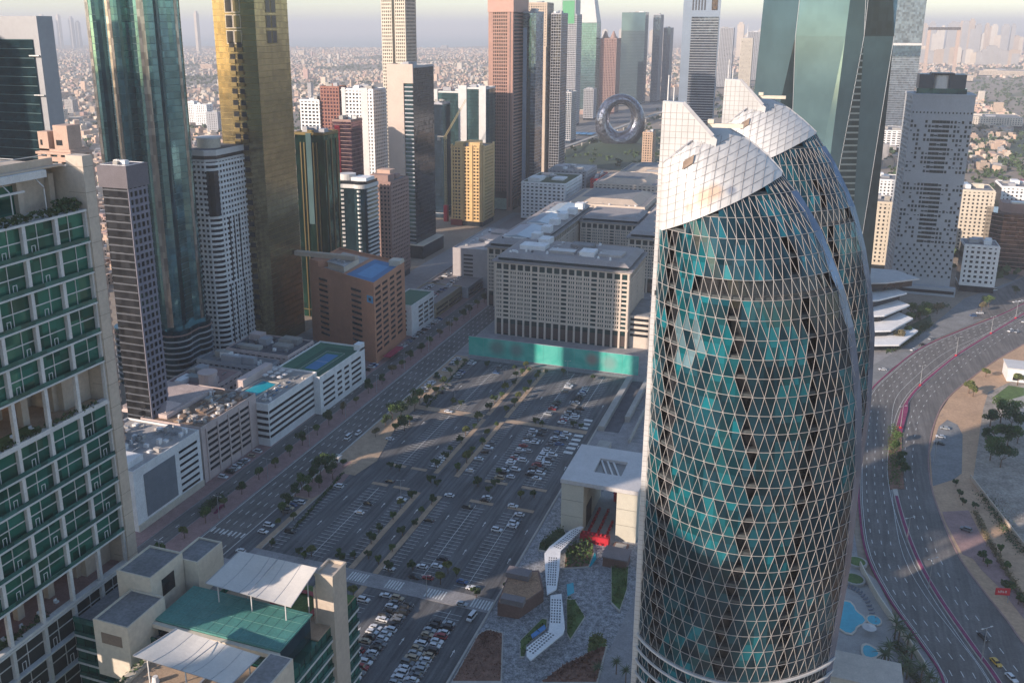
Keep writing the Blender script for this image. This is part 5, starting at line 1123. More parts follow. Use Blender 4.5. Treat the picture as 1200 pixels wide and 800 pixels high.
# ------------------------------------------------------------------ long beige hotel with the arcades
HB = mat('hotel stone', (.62, .52, .43), .8, .08, .08); HT = mat('hotel roof sheet', (.30, .27, .26), .8, .15, .1)
def hotelblock(name, label, x0, x1, y0, y1, h, sides=(0, 1), rows=11, z0=12, attic=True, seedv=0):
    t = thing(name, label, 'hotel', (x0, y0, 0)); W, D = x1 - x0, y1 - y0; poly = [(0, 0), (W, 0), (W, D), (0, D)]
    mb = MB(); mb.box(.5, W - .5, .5, D - .5, 0, h - .5); mb.build('glazing', GWING, t)
    zt = h - 6.2; fh = (zt - z0) / rows; P2_ = [(.5, .5), (W - .5, .5), (W - .5, D - .5), (.5, D - .5)]
    rings(t, P2_, z0, zt, rows, fh * .42, .5, HB, sides); rings(t, P2_, z0, z0 + .1, 1, 1.4, .9, HB, sides, name='cornice'); rings(t, P2_, zt, zt + .1, 1, 1.1, .8, HB, sides, name='cornice'); rings(t, P2_, h - 1.2, h, 1, 1.2, .8, HB, sides, name='cornice')
    for i in sides:
        L = W if i % 2 == 0 else D; nb = max(2, round(L / 5.2)); piers(t, P2_, 0, h - 1, i, nb, 1.3, .72, HB); bw = (L - 1) / nb
        a = P2_[i]; b = P2_[(i + 1) % 4]; d = ((b[0] - a[0]) / (L - 1), (b[1] - a[1]) / (L - 1)); mb = MB()
        for j in range(nb):
            if j % 4 == 1: continue
            for s_ in (.37, .63): mb.obox(a, d, (j + s_) * bw - .3, (j + s_) * bw + .3, 0, .6, z0, zt)
        mb.build('mullion', HB, t, kind='stuff')
        for j in range(nb): mb = MB(); mb.obox(a, d, j * bw + .7, (j + 1) * bw - .7, .02, .12, 1, 8.5); mb.build('arcade_opening', mat('brown recess', (.07, .05, .045)), t)
    mb = MB(); mb.box(-1.6, W + 1.6, -1.6, D + 1.6, h, h + .9); mb.build('eaves', HT, t)
    mb = MB(); mb.box(2, W - 2, 2, D - 2, h + .9, h + 3.0); mb.build('attic_glazing', GTEALD, t); mb = MB()
    q = [(.6, .6), (W - .6, .6), (W - .6, D - .6), (.6, D - .6)]; q2 = [(5, 5), (W - 5, 5), (W - 5, D - 5), (5, D - 5)]
    for i in range(4): mb.quad((*q[i], h + 3.01), (*q[(i + 1) % 4], h + 3.01), (*q2[(i + 1) % 4], h + 5.4), (*q2[i], h + 5.4))
    mb.poly([(*p, h + 5.4) for p in q2]); mb.build('roof', HT, t); return t, W, D
t, W, D = hotelblock('long_beige_hotel', 'long beige stone hotel with tall window bays and grey roofs behind the teal hoarding', -24, 69, 282, 338, 52)
for (a, b, c, d, hh, m_) in ((12, 30, 18, 30, 3, WHITEW), (34, 52, 14, 22, 2.0, METAL), (56, 66, 12, 24, 3.2, WHITEW), (68, 84, 16, 30, 1.6, ROOFL), (20, 28, 36, 48, 4, WHITEW), (44, 60, 34, 44, 2.5, ROOFG)): mb = MB(); mb.box(a, b, c, d, 57.4, 57.4 + hh); mb.build('rooftop_plant_room', m_, t)
mb = MB(); mb.box(W + .2, W + 14, 4, 46, 0, 22); mb.build('side_wing', HB, t); mb = MB(); mb.box(W + .6, W + 13, 5, 45, 22, 22.5); mb.build('side_wing_roof', ROOFG, t)
for f in range(4): mb = MB(); mb.box(W + 1, W + 13, 3.85, 3.98, 8 + f * 3.6, 9.8 + f * 3.6); mb.build('window', DARKW, t)
hotelblock('hotel_left_wing', 'long rear wing of the beige hotel with pale skylight roofs, left side of the courtyard', -52, -14, 344, 520, 46, sides=(0, 1), rows=10)
hotelblock('hotel_right_wing', 'rear wing of the beige hotel at the right of the dark courtyard', 40, 78, 420, 560, 44, sides=(0, 1, 3), rows=10)
hotelblock('hotel_cross_wing', 'cross wing closing the hotel courtyard at its far end', -12, 39, 470, 520, 44, sides=(0,), rows=10)
for k, (x, y, w_, d_, z, h_, m_, lb) in enumerate(((-44, 356, 22, 44, 51.6, 2.4, mat('pale blue skylight', (.36, .44, .50), .3), 'pale blue skylight strip nearest on the hotel rear wing'), (-42, 412, 18, 40, 51.6, 2.2, mat('pale blue skylight', (.36, .44, .50), .3), 'second pale blue skylight strip along the hotel rear wing'), (-40, 460, 18, 42, 51.6, 2.2, mat('pale blue skylight', (.36, .44, .50), .3), 'farthest pale blue skylight strip on the hotel rear wing'))):
    tt_ = thing('roof_skylight', lb, 'skylight', (x, y, z - .2)); mb = MB(); mb.box(0, w_, 0, d_, 0, h_ * .5); mb.build('kerb_wall', WHITEW, tt_)
    mb = MB(); mb.quad((0, 0, h_ * .5), (w_ / 2, 0, h_ * 1.2), (w_ / 2, d_, h_ * 1.2), (0, d_, h_ * .5)); mb.quad((w_ / 2, 0, h_ * 1.2), (w_, 0, h_ * .5), (w_, d_, h_ * .5), (w_ / 2, d_, h_ * 1.2)); mb.tri((0, 0, h_ * .5), (w_, 0, h_ * .5), (w_ / 2, 0, h_ * 1.2)); mb.build('glass_roof', m_, tt_)
    for j in range(2): mb = MB(); mb.box(w_ + 1, w_ + 8, j * d_ * .6, j * d_ * .6 + 9, 0, 5); mb.build('white_box', WHITEW, tt_)
# mall roofs beyond
for k, (x0, x1, y0, y1, h, m_, rf, lb) in enumerate(((-64, 20, 600, 690, 34, HB, ROOFG, 'wide beige block with grey tent shaped roof behind the courtyard'), (-60, 10, 720, 800, 36, HB, HT, 'beige block with framed grey roof farther back'), (-50, 16, 815, 890, 36, HB, ROOFG, 'second beige block with framed roof, last before the museum garden'), (-128, -78, 664, 735, 42, WHITEW, SHRUB, 'white geometric patterned block with planted roof terraces'), (-122, -76, 748, 800, 44, GREYC, ROOFL, 'pale grey cubic block behind the planted roof terraces'), (-70, -62, 745, 800, 36, REDP, ROOFG, 'dark red slab between the pale cubes'), (24, 90, 600, 700, 30, HB, ROOFG, 'grey roofed block behind the white blade'))):
    t, W, D = block('podium_block', lb, 'building', x0, x1, y0, y1, h, GWIN, m_, fh=3.8, bw=5, band=.55, pier=.45, dep=.4, roof=rf, plant=6, seed=80 + k, base=3)
    if k in (0, 1, 2): mb = MB(); q = [(6, 6), (W - 6, 6), (W - 6, D - 6), (6, D - 6)]; q2 = [(16, 16), (W - 16, 16), (W - 16, D - 16), (16, D - 16)]; [mb.quad((*q[i], h + .4), (*q[(i + 1) % 4], h + .4), (*q2[(i + 1) % 4], h + 5), (*q2[i], h + 5)) for i in range(4)]; mb.build('roof_slope', BEIGE, t); mb = MB(); mb.poly([(*p, h + 5) for p in q2]); mb.build('roof_deck', ROOFG, t)
# teal hoarding
t = thing('hoarding', 'long teal printed hoarding on a frame in front of the beige hotel', 'hoarding', (-24.5, 233.5, 0))
m_, t_, b_ = newmat('teal print'); N = t_.nodes; L_ = t_.links; g = N.new('ShaderNodeNewGeometry'); n = N.new('ShaderNodeTexNoise'); n.inputs['Scale'].default_value = .09; n.inputs['Detail'].default_value = 3; n.inputs['Distortion'].default_value = 1.2; L_.new(g.outputs['Position'], n.inputs['Vector'])
r = N.new('ShaderNodeValToRGB'); e = r.color_ramp.elements; e[0].position = .35; e[0].color = (.03, .36, .29, 1); e[1].position = .7; e[1].color = (.11, .47, .39, 1); L_.new(n.outputs['Fac'], r.inputs[0]); last = r.outputs[0]
for (p, rad, col) in (((-5, 233.4, 8), 8, (.13, .20, .18)), ((8, 233.4, 8), 7, (.14, .20, .19)), ((57, 233.4, 8), 6, (.32, .20, .17)), ((68, 233.4, 7), 7, (.20, .33, .30)), ((40, 233.4, 8), 8, (.05, .30, .27))):
    d = N.new('ShaderNodeVectorMath'); d.operation = 'DISTANCE'; L_.new(g.outputs['Position'], d.inputs[0]); d.inputs[1].default_value = p
    mr = N.new('ShaderNodeMapRange'); mr.interpolation_type = 'SMOOTHSTEP'; mr.inputs[1].default_value = rad; mr.inputs[2].default_value = rad * .2; mr.inputs[3].default_value = 0; mr.inputs[4].default_value = .8; L_.new(d.outputs['Value'], mr.inputs[0])
    x = N.new('ShaderNodeMix'); x.data_type = 'RGBA'; L_.new(mr.outputs[0], x.inputs[0]); L_.new(last, x.inputs[6]); x.inputs[7].default_value = rgba(col); last = x.outputs[2]
L_.new(last, b_.inputs['Base Color']); b_.inputs['Roughness'].default_value = .6
for k in range(11):
    mb = MB(); mb.box(k * 10.05 + .03, k * 10.05 + 10.0, -.1, 0, 1.2, 13.6); mb.build('printed_panel', m_, t)
for k in range(24):
    mb = MB(); mb.box(k * 4.8, k * 4.8 + .25, .05, .3, 0, 13.4); mb.bar((k * 4.8 + .12, .3, 10), (k * 4.8 + .12, 4.5, .2), .1); mb.build('support_frame', METAL, t)
mb = MB(); mb.box(0, 110.6, -.15, .35, .9, 1.2); mb.box(0, 110.6, -.15, .35, 13.6, 13.8); mb.build('frame_rail', GREYC, t)
# ------------------------------------------------------------------ building at the far upper left and its neighbour
t = thing('grey_framed_tower', 'grey framed tower with dark teal glass at the upper left edge', 'tower', (-195, 33, 0))
mb = MB(); mb.box(0, 47.5, 0, 9, 0, 210); mb.build('wall', mat('smooth grey panel', (.30, .30, .31), .5, .05, .05), t)
mb = MB(); mb.box(0, 44, -.5, 0, 0, 200); mb.build('glazing', GTEALD, t); 
for f in range(50): mb = MB(); mb.box(0, 44, -.58, -.5, 4 + f * 4, 4.3 + f * 4); mb.build('floor_line', mat('floor line', (.03, .08, .09)), t)
for z in (140, 158, 176, 193): mb = MB(); mb.box(42, 47.6, -1.4, -.6, z, z + .5); mb.build('cleaning_bracket', METAL, t)
t, W, D = block('peach_terraced_building', 'peach terraced rooftop rising behind the apartment tower roof', 'building', -113, -97.5, -8, 2, 158, GTEALD, mat('peach render', (.5, .34, .26)), fh=3.6, bw=6, band=.5, pier=.3, dep=1.0, roof=mat('peach render', (.5, .34, .26)), plant=4, seed=90)
for (a, b, c, d, hh) in ((0, 5, 0, 5, 7.5), (7, 14, 1, 8, 10), (4, 7, 4, 9, 5)): mb = MB(); mb.box(a, b, c, d, 158.3, 158.3 + hh); mb.build('roof_house', mat('peach render', (.5, .34, .26)), t); mb = MB(); mb.box(a + 1, b - 3, c - .1, c - .01, 160.5, 162.6); mb.build('roof_window', DARKW, t)
# ------------------------------------------------------------------ white cube arch
t = thing('cube_arch', 'cream cube shaped arch with square roof opening beside the car park', 'arch', (89, 47, 0))
PNL = mat('cream arch panel', (.56, .53, .44), .7, .06, .2); RFW = mat('pale arch roof', (.55, .53, .52), .8, .08, .15)
for x0, x1 in ((0, 9.5), (23.5, 32)):
    for j in range(3):
        z0_ = j * 7.3
        mb = MB(); mb.box(x0, x1, 0, 34, z0_ + .1, z0_ + 7.2); mb.build('leg_panel', PNL, t)
    mb = MB(); mb.box(x0 + .15, x1 - .15, .15, 33.85, 0, 22.2); mb.build('leg_core', mat('dark joint', (.12, .11, .10)), t)
mb = MB(); mb.box(-.4, 32.4, -.6, 10.5, 22.25, 24); mb.box(-.4, 32.4, 24, 35, 22.25, 24); mb.box(-.4, 11, 10.5, 24, 22.25, 24); mb.box(23, 32.4, 10.5, 24, 22.25, 24); mb.build('roof_slab', RFW, t)
mb = MB(); mb.box(11, 23, 10.5, 24, 22.4, 22.7); mb.build('opening_glazing', mat('grey roof glazing', (.22, .21, .2), .4), t)
for k in range(3): mb = MB(); mb.bar((11.6 + k * 2.6, 23.4, 23.3), (16.6 + k * 2.7, 11.0, 23.3), .5, .3); mb.build('roof_strut', WHITE, t)
mb = MB(); mb.box(9.52, 9.7, 6, 15, 0, 10); mb.build('doorway', DARKM, t)
t = thing('red_counter', 'long bright red counter across the front of the cream arch', 'counter', (99, 40.5, .2)); mb = MB(); mb.box(0, 12, 0, 3.6, 0, 3.3); mb.build('body', REDP, t); mb = MB(); mb.box(.4, 11.6, .4, 3.2, 3.3, 3.5); mb.build('top_tray', mat('dark red', (.28, .01, .02)), t)
for k in range(6): mb = MB(); mb.box(1 + k * 1.8, 1.7 + k * 1.8, 1, 2.2, 3.5, 4.0); mb.build('red_seat', REDP, t)
for r_ in range(3):
    for k in range(8 if r_ < 2 else 5):
        t = thing('red_planter', '%s small red planter from the red counter in the %s row under the arch' % (ORD[k + 1], ['left', 'middle', 'right'][r_]), 'planter', (100.8 + r_ * 3.9, 47.5 + k * 3.0, .22), 0, 'red planters in rows under the arch')
        mb = MB(); mb.box(-.5, .5, -.9, .9, 0, .9); mb.build('box', REDP, t); mb = MB(); mb.box(-.4, .4, -.8, .8, .9, 1.0); mb.build('soil', mat('dark red', (.28, .01, .02)), t)
t = thing('red_kiosk', 'red kiosk at the far end of the passage under the arch', 'kiosk', (105, 78, .2)); mb = MB(); mb.box(0, 7, 0, 3, 0, 4); mb.build('body', REDP, t); mb = MB(); mb.box(-.2, 7.2, -.2, 3.2, 4, 4.3); mb.build('roof', REDP, t)
flat('plaza_paving', ccw([(80.6, -110), (81, 100), (124, 100), (130, 40), (126, -20), (122, -60), (112, -110)]), .205, mat('patterned grey plaza paving', (.20, .205, .215), .85, .45, .5, col2=(.40, .40, .41), fine=2))
flat('arch_paving', [(98.6, 44.5), (112.4, 44.5), (112.4, 96), (98.6, 96)], .215, mat('light grey pavers', (.33, .33, .33), .8, .12, .4))
# perforated zig-zag canopies
def zigzag(label, pts, z, tilt=0):
    P3 = [G(u, v, z) for u, v in pts]; c = (sum(p[0] for p in P3) / len(P3), sum(p[1] for p in P3) / len(P3)); t = thing('perforated_canopy', label, 'canopy', (c[0], c[1], .2))
    o = flat('canopy_roof', ccw([(p[0] - c[0], p[1] - c[1]) for p in P3]), z - .2, WHITEW, None, t, .45); return t, c
def holes(t, c, a, b, wd, n, m, z):
    a = Vector(G(*a, z)) - Vector(c); b = Vector(G(*b, z)) - Vector(c); d = (b - a) / n; nrm = Vector((-d.y, d.x)).normalized(); mb = MB()
    for i in range(n):
        for j in range(m):
            q = a + d * (i + .5) + nrm * (j - (m - 1) / 2) * wd / m; e = d * .3; f = nrm * wd / m * .27; mb.quad((*(q - e - f), z - .185), (*(q + e - f), z - .185), (*(q + e + f), z - .185), (*(q - e + f), z - .185))
    mb.build('perforation', mat('hole shade', (.14, .14, .15), .9), t, kind='stuff')
t, c = zigzag('upper white perforated zig-zag canopy joining the red counter', [(684, 617), (657, 645), (655, 672), (652, 690), (641, 696), (639, 670), (638, 648), (644, 640), (668, 621), (680, 616)], 5)
holes(t, c, (679, 620), (652, 642), 3.6, 11, 4, 5); holes(t, c, (648, 652), (646, 686), 3.6, 12, 4, 5)
t, c = zigzag('lower white perforated zig-zag canopy above the lawn', [(645, 697), (658, 695), (662, 735), (660, 742), (622, 773), (617, 768), (617, 758), (643, 738), (645, 720)], 5)
holes(t, c, (652, 701), (651, 730), 3.8, 9, 4, 5); holes(t, c, (646, 741), (620, 764), 3.6, 10, 3, 5)
mb = MB(); p = [Vector(G(u, v, .3)) for u, v in ((666, 700), (668, 742), (632, 790), (628, 786), (660, 742))]
# planters and beds
def bed(name, pts, z, h, wall, top, n=0, leaf=SHRUB, lh=1.2, label=None, cat='planter', s=.45, seed=1):
    P3 = ccw([G(u, v, z + h) for u, v in pts]); c = (sum(p[0] for p in P3) / len(P3), sum(p[1] for p in P3) / len(P3)); t = thing(name, label, cat, (c[0], c[1], .2)); Q = [(p[0] - c[0], p[1] - c[1]) for p in P3]
    flat('planter_wall', Q, z + h - .2, wall, None, t, z + h - .2); flat('planting', [(x * .93, y * .93) for x, y in Q], z + h - .17, top, None, t)
    if n:
        r = random.Random(seed); mb = MB(); k = 0
        while k < n:
            i = r.randrange(len(Q)); a, b = Q[i], Q[(i + 1) % len(Q)]; u, v = r.random(), r.random()
            if u + v > 1: u, v = 1 - u, 1 - v
            p = Vector((a[0] * u + b[0] * v, a[1] * u + b[1] * v, z + h - .2 + r.random() ** 1.5 * lh)) * 1.0; p.x *= .92; p.y *= .92
            A_ = Vector((r.gauss(0, 1), r.gauss(0, 1), r.gauss(0, 1))).normalized() * s; B_2 = Vector((r.gauss(0, 1), r.gauss(0, 1), r.gauss(0, 1))).normalized() * s; mb.quad(p - A_, p - B_2, p + A_, p + B_2); k += 1
        mb.build('shrubs', leaf, t, kind='stuff')
    return t
bed('planted_bed', [(632, 636), (660, 614), (664, 626), (640, 646), (630, 644)], 0, .6, KERB, SHRUB, 260, LEAF[0], 1.8, 'green bed left of the upper perforated canopy')
bed('planted_bed', [(662, 650), (668, 638), (694, 632), (697, 646), (690, 664), (660, 666)], 0, .6, KERB, SOIL, 420, LEAF[1], 3.0, 'bushy triangular bed right of the upper perforated canopy', s=.6)
bed('planted_bed', [(664, 700), (674, 702), (686, 722), (668, 750), (664, 742)], 0, .6, KERB, GRASS, 200, LEAF[1], 1.6, 'green bed right of the lower perforated canopy')
bed('planted_bed', [(609, 750), (636, 723), (642, 724), (641, 735), (616, 756), (614, 770), (609, 770)], 0, .5, KERB, GRASS, 60, LEAF[0], .5, 'lawn strip wrapping a small blue pool under the lower canopy')
bed('planted_bed', [(528, 800), (560, 742), (572, 736), (590, 740), (588, 800)], 0, .8, KERB, SOIL, 900, mat('dry red groundcover', (.20, .10, .07), .9, .4, .6), .5, 'large rust brown planted bed at the bottom beside the car park', s=.35)
bed('planted_bed', [(632, 800), (660, 778), (700, 760), (712, 756), (700, 800)], 0, .8, KERB, SOIL, 800, mat('dry red groundcover', (.20, .10, .07)), .6, 'rust brown planted bed at the bottom near the twin tower')
bed('planted_bed', [(716, 662), (737, 662), (735, 690), (726, 716), (716, 706)], 0, .8, KERB, GRASS, 300, LEAF[1], 1.0, 'green and brown bed under the low brown roof by the blade')
bed('planted_bed', [(690, 745), (706, 744), (712, 757), (688, 768)], 0, .6, KERB, GRASS, 220, LEAF[2], 2.2, 'small bushy bed at the tip of the rust brown bed')
flat('reflecting_pool', ccw(px([(684, 656), (697, 646), (699, 655), (692, 664), (686, 665)], .3)), .5, POOLW); flat('reflecting_pool', ccw(px([(664, 684), (672, 682), (673, 694), (665, 698)], .3)), .3, POOLW); flat('reflecting_pool', ccw(px([(622, 745), (638, 733), (640, 738), (624, 750)], .3)), .95, mat('blue pool', (.05, .22, .5), .1))
# brown pavilions
t = thing('brown_pavilion', 'brown brick pavilion with planted roof left of the perforated canopies', 'pavilion', (88, -10, .2)); Q = [(p[0] - 88, p[1] + 10) for p in [G(u, v, 5.5) for u, v in ((599, 668), (632, 668), (637, 690), (608, 710), (583, 706), (592, 682))]]; Q = ccw(Q)
BRK = mat('brown brick', (.18, .105, .085), .85, .2, 1.2); flat('wall', Q, 5.3, BRK, None, t, 5.3); flat('roof_bed', [(x * .93, y * .93) for x, y in Q], 5.33, mat('red bark bed', (.34, .20, .12), .95, .4, 1.0, fine=4), None, t)
for (a, b, c, d) in ((-7, 2, 8, 13), (-3.5, 5, -8, -4.5)): mb = MB(); mb.box(a, b, c, d, 5.3, 7.4); mb.build('roof_box', mat('brown grey box', (.20, .17, .17)), t)
t = thing('brown_pavilion', 'small flat brown roofed pavilion right of the red counter', 'pavilion', (112, 26, .2)); mb = MB(); mb.box(0, 9.5, 0, 8, 0, 4); mb.build('wall', BRK, t); mb = MB(); mb.box(-.4, 9.9, -.4, 8.4, 4, 4.5); mb.build('roof', mat('brown grey box', (.20, .17, .17)), t)
t = thing('stone_stair_house', 'small framed stone skylight behind the flat brown pavilion', 'skylight', (113, 38, .2)); mb = MB(); mb.box(0, 6, 0, 6, 0, .8); mb.build('frame', BRK, t); mb = MB(); mb.box(.8, 5.2, .8, 5.2, .8, 1); mb.build('lid', CONC, t)
# ramps north of the arch
for k, (x0, x1, y0, y1, h) in enumerate(((80.8, 84, 150, 226, 2.6), (92, 94.5, 165, 236, 3.4), (99, 100, 140, 240, 2.2), (86, 92, 120, 132, 3.2))):
    mb = MB(); mb.box(0, x1 - x0, 0, y1 - y0, 0, h); o = mb.build('ramp_wall', CONC); o.location = (x0, y0, .2); tag(o, ['long pale ramp wall along the right edge of the car park', 'second parallel ramp wall nearer the twin towers', 'thin garden wall beside the white blade', 'small entrance block at the foot of the ramp walls'][k], 'wall')
mb = MB(); [mb.box(101 + (k % 2) * .01, 112, 142 + k * 5, 143.2 + k * 5, .2, .26) for k in range(18)]; mb.build('paving_band', ROOFG, kind='structure')
flat('sunken_ramp', [(84.2, 150), (91.8, 150), (91.8, 226), (84.2, 226)], .23, ROOFD)
# ------------------------------------------------------------------ hotel pool at the right foot of the twin towers
t = thing('swimming_pool', 'turquoise swimming pool with scalloped pale edge at the foot of the twin tower', 'pool', (205, 24, .2))
def blob(cx, cy, r0, n=26, lob=5, a=.14): return [(cx + r0 * (1 + a * math.cos(lob * 2 * math.pi * k / n)) * math.cos(2 * math.pi * k / n), cy + r0 * 1.35 * (1 + a * math.cos(lob * 2 * math.pi * k / n)) * math.sin(2 * math.pi * k / n)) for k in range(n)]
flat('pool_edge', blob(-4, 0, 7.3), .35, CREAM, None, t, .3); flat('pool_water', blob(-4, 0, 6.6), .38, POOLW, None, t)
t = thing('swimming_pool', 'small round turquoise plunge pool right of the large scalloped pool', 'pool', (211.5, 25, .2)); flat('pool_edge', blob(0, 0, 2.6, 16, 2, .05), .5, CREAM, None, t, .4); flat('pool_water', blob(0, 0, 2.1, 16, 2, .05), .53, POOLW, None, t)
t = thing('swimming_pool', 'small shaded pool below the scalloped pool', 'pool', (209.5, 6, .2)); flat('pool_edge', blob(0, 0, 3.2, 16, 3, .1), .4, CREAM, None, t, .3); flat('pool_water', blob(0, 0, 2.4, 16, 3, .1), .43, POOLW, None, t)
t = thing('parasol', 'round white parasol between the two turquoise pools', 'parasol', (209.5, 17, .2)); mb = MB(); mb.cone((0, 0, 2.4), 2.4, .2, .8, 14); mb.build('canopy', WHITE, t); mb = MB(); mb.bar((0, 0, 0), (0, 0, 2.6), .07); mb.build('pole', METAL, t)
flat('pool_deck', ccw([(198, -10), (216, -8), (218, 34), (214, 52), (208, 60), (198, 60)]), .215, mat('pool deck', (.34, .32, .30)))
proto = None
for k in range(15):
    a = -.3 + k * .13; x, y = 203 + 11 * math.cos(a) * .75, 22 + 19 * math.sin(a) + 3
    t = thing('sun_lounger', '%s dark sun lounger counted from the white parasol round the pool' % ORD[k + 1], 'lounger', (x, y, .22), a, 'sun loungers round the pool')
    mb = MB(); mb.box(-1, .5, -.35, .35, .25, .4); mb.build('seat', mat('lounger fabric', (.16, .17, .20)), t); mb = MB(); mb.quad((.5, -.35, .4), (1.05, -.35, .8), (1.05, .35, .8), (.5, .35, .4)); mb.box(.45, .55, -.35, .35, .2, .4); mb.build('backrest', mat('lounger fabric', (.16, .17, .20)), t)
t = thing('pool_terrace_building', 'flat cream roofed building with planter at the foot of the twin tower', 'building', (196, -22, 0)); mb = MB(); mb.box(0, 21, 0, 13, 0, 8); mb.build('wall', CREAM, t); mb = MB(); mb.box(-.5, 21.5, -.5, 13.5, 8, 8.6); mb.build('roof', mat('cream roof', (.52, .45, .38)), t); mb = MB(); mb.box(0, 21, 13.6, 15.5, 0, 3); mb.build('planter', CONC, t); hedge(t, .3, 20.7, 13.8, 15.3, 3, 1.2, 180, SHRUB, 12)
for k, (cx, cy, r_) in enumerate(((206.5, 62, 4.0), (205.2, 49, 4.2))):
    t = thing('round_planter', ['round pale planter ring nearest the avenue kerb beside the tower', 'round pale planter ring closer to the scalloped pool'][k], 'planter', (cx, cy, .2)); mb = MB(); mb.cone((0, 0, 0), r_, r_, 1.2, 18); mb.build('ring', CONC, t); mb = MB(); mb.cone((0, 0, 1.2), r_ * .82, r_ * .7, .3, 14); mb.build('grass', GRASS, t)
mb = MB(); wv = offs(left_e, -4.6); i0_ = nearest(left_e, G(1040, 700)); [mb.obox(wv[i], ((wv[i + 1][0] - wv[i][0]) / math.dist(wv[i], wv[i + 1]), (wv[i + 1][1] - wv[i][1]) / math.dist(wv[i], wv[i + 1])), 0, math.dist(wv[i], wv[i + 1]), -.2, .2, .2, 3.2) for i in range(6, i0_ + 4)]
tag(mb.build('garden_wall', CREAM), 'pale garden wall between the pool terrace and the palm lined kerb', 'wall')
# unseen towers behind / beside the camera, placed and sized to shade the district
for k, (x0, x1, y0, y1, h, lb) in enumerate(OFF := (
    (-82, -42, -365, -325, 205, 'tower south of the apartment tower'), (-185, -131, -240, -190, 190, 'wide tower south west of the apartment tower'), (-215, -185.5, -190, -160, 190, 'tower beside the wide south western tower'),
    (60, 110, -470, -430, 200, 'tower behind the annex'), (-330, -262, -90, -30, 250, 'tower west of the avenue'), (-300, -260, 60, 95, 120, 'second tower west of the avenue'))):
    block('unseen_tower_block', lb + ' outside the view, placed for its shadow', 'skyscraper', x0, x1, y0, y1, h, GBLACK, CONC, fh=4, bw=6, band=.4, pier=.2, dep=.3, seed=100 + k, sides=(0, 1, 2, 3))
# rooftop clutter: tanks, ducts, units
def clutter(owner, x0, x1, y0, y1, z, n, seed):
    r = random.Random(seed)
    o = [q for q in bpy.data.objects if q.parent is None and q.get('label') == owner][0]
    for k in range(n):
        x, y = r.uniform(x0, x1), r.uniform(y0, y1); mb = MB(); q = r.random()
        if q < .25: mb.cone((x, y, z), r.uniform(.6, 1.1), .6, r.uniform(1, 2), 8); nm, m = 'water_tank', WHITEW
        elif q < .5: L = r.uniform(3, 9); mb.box(x, x + .5, y, min(y + L, y1), z + .2, z + .7); nm, m = 'rooftop_duct', METAL
        elif q < .65: L = r.uniform(3, 8); mb.box(x, min(x + L, x1), y, y + .3, z + .1, z + .35); nm, m = 'rooftop_pipe', GREYC
        else: mb.box(x, x + r.uniform(.9, 2.2), y, y + r.uniform(.9, 2.2), z, z + r.uniform(.7, 1.6)); nm, m = 'rooftop_air_unit', [METAL, WHITEW, ROOFL, ROOFD][r.randrange(4)]
        mb.build(nm, m, o)
clutter('long beige stone hotel with tall window bays and grey roofs behind the teal hoarding', 7, 86, 7, 48, 57.4, 46, 1)
clutter('long rear wing of the beige hotel with pale skylight roofs, left side of the courtyard', 6, 32, 6, 168, 51.4, 50, 2)
clutter('white building with a large grey blank panel facing the avenue', 2, 36, 3, 40, 27.3, 26, 3)
clutter('white banded building with turquoise rooftop pool', 17, 25, 2, 46, 22.3, 16, 4)
clutter('pale pink building with strip windows and cluttered brown roof', 13, 32, 2, 41, 27.3, 30, 5)
clutter('low building with dark cluttered roof at the foot of the striped tower', 2, 38, 2, 26, 22.3, 26, 6)
clutter('pink low building behind the rooftop pool', 2, 26, 2, 28, 19.3, 18, 7)
clutter('long low grey wing with dark arched windows below the teal tower', 2, 42, 1, 12, 20.3, 14, 8)
clutter('plain grey building with a few dark slit windows left of the long beige hotel', 3, 62, 3, 76, 31.3, 40, 9)
clutter('wide beige block with grey tent shaped roof behind the courtyard', 3, 80, 2, 10, 34.3, 20, 10)
clutter('green glass annex with stepped terraces and teal roof below the apartment tower', 30, 55, 4, 32, 66.4, 16, 11)
# ================================================================== TREES
def leafcloud(r, n, rad, hz, zc, s, lumps=6):
    mb = MB(); C_ = [(Vector((r.gauss(0, .42) * rad, r.gauss(0, .42) * rad, zc + r.uniform(-.45, .5) * hz)), r.uniform(.38, .62) * rad) for _ in range(lumps)]
    for k in range(n):
        c, q = C_[r.randrange(lumps)]; d = Vector((r.gauss(0, 1), r.gauss(0, 1), r.gauss(0, .8))).normalized(); p = c + d * q * (r.random() ** .35)
        a = Vector((r.gauss(0, 1), r.gauss(0, 1), r.gauss(0, 1))).normalized() * s * r.uniform(.6, 1.2); b = a.cross(Vector((r.gauss(0, 1), r.gauss(0, 1), r.gauss(0, 1)))).normalized() * s * r.uniform(.5, 1); mb.quad(p - a, p - b, p + a, p + b)
    return mb
def trunkmesh(r, h, rad):
    mb = MB(); mb.cone((0, 0, 0), .22, .13, h, 6)
    for k in range(4):
        a = r.uniform(0, 6.28); mb.bar((0, 0, h * .9), (math.cos(a) * rad * .5, math.sin(a) * rad * .5, h * 1.0 + rad * .5), .07)
    return mb.mesh('trunk', TRUNK)
TREES = []
for k in range(8):
    r = random.Random(20 + k); rad = [2.3, 2.7, 3.1, 2.0, 1.5, 1.3, 2.4, 3.4][k]; h = [2.4, 2.6, 3, 2, 1.5, 1.4, 2.2, 3.0][k]
    TREES.append((trunkmesh(r, h, rad), leafcloud(r, int(240 + rad * 230), rad, rad * .8, h + rad * .75, .34, 5 + k % 3).mesh('crown', LEAF[[1, 0, 1, 2, 0, 1, 3, 0][k]])))
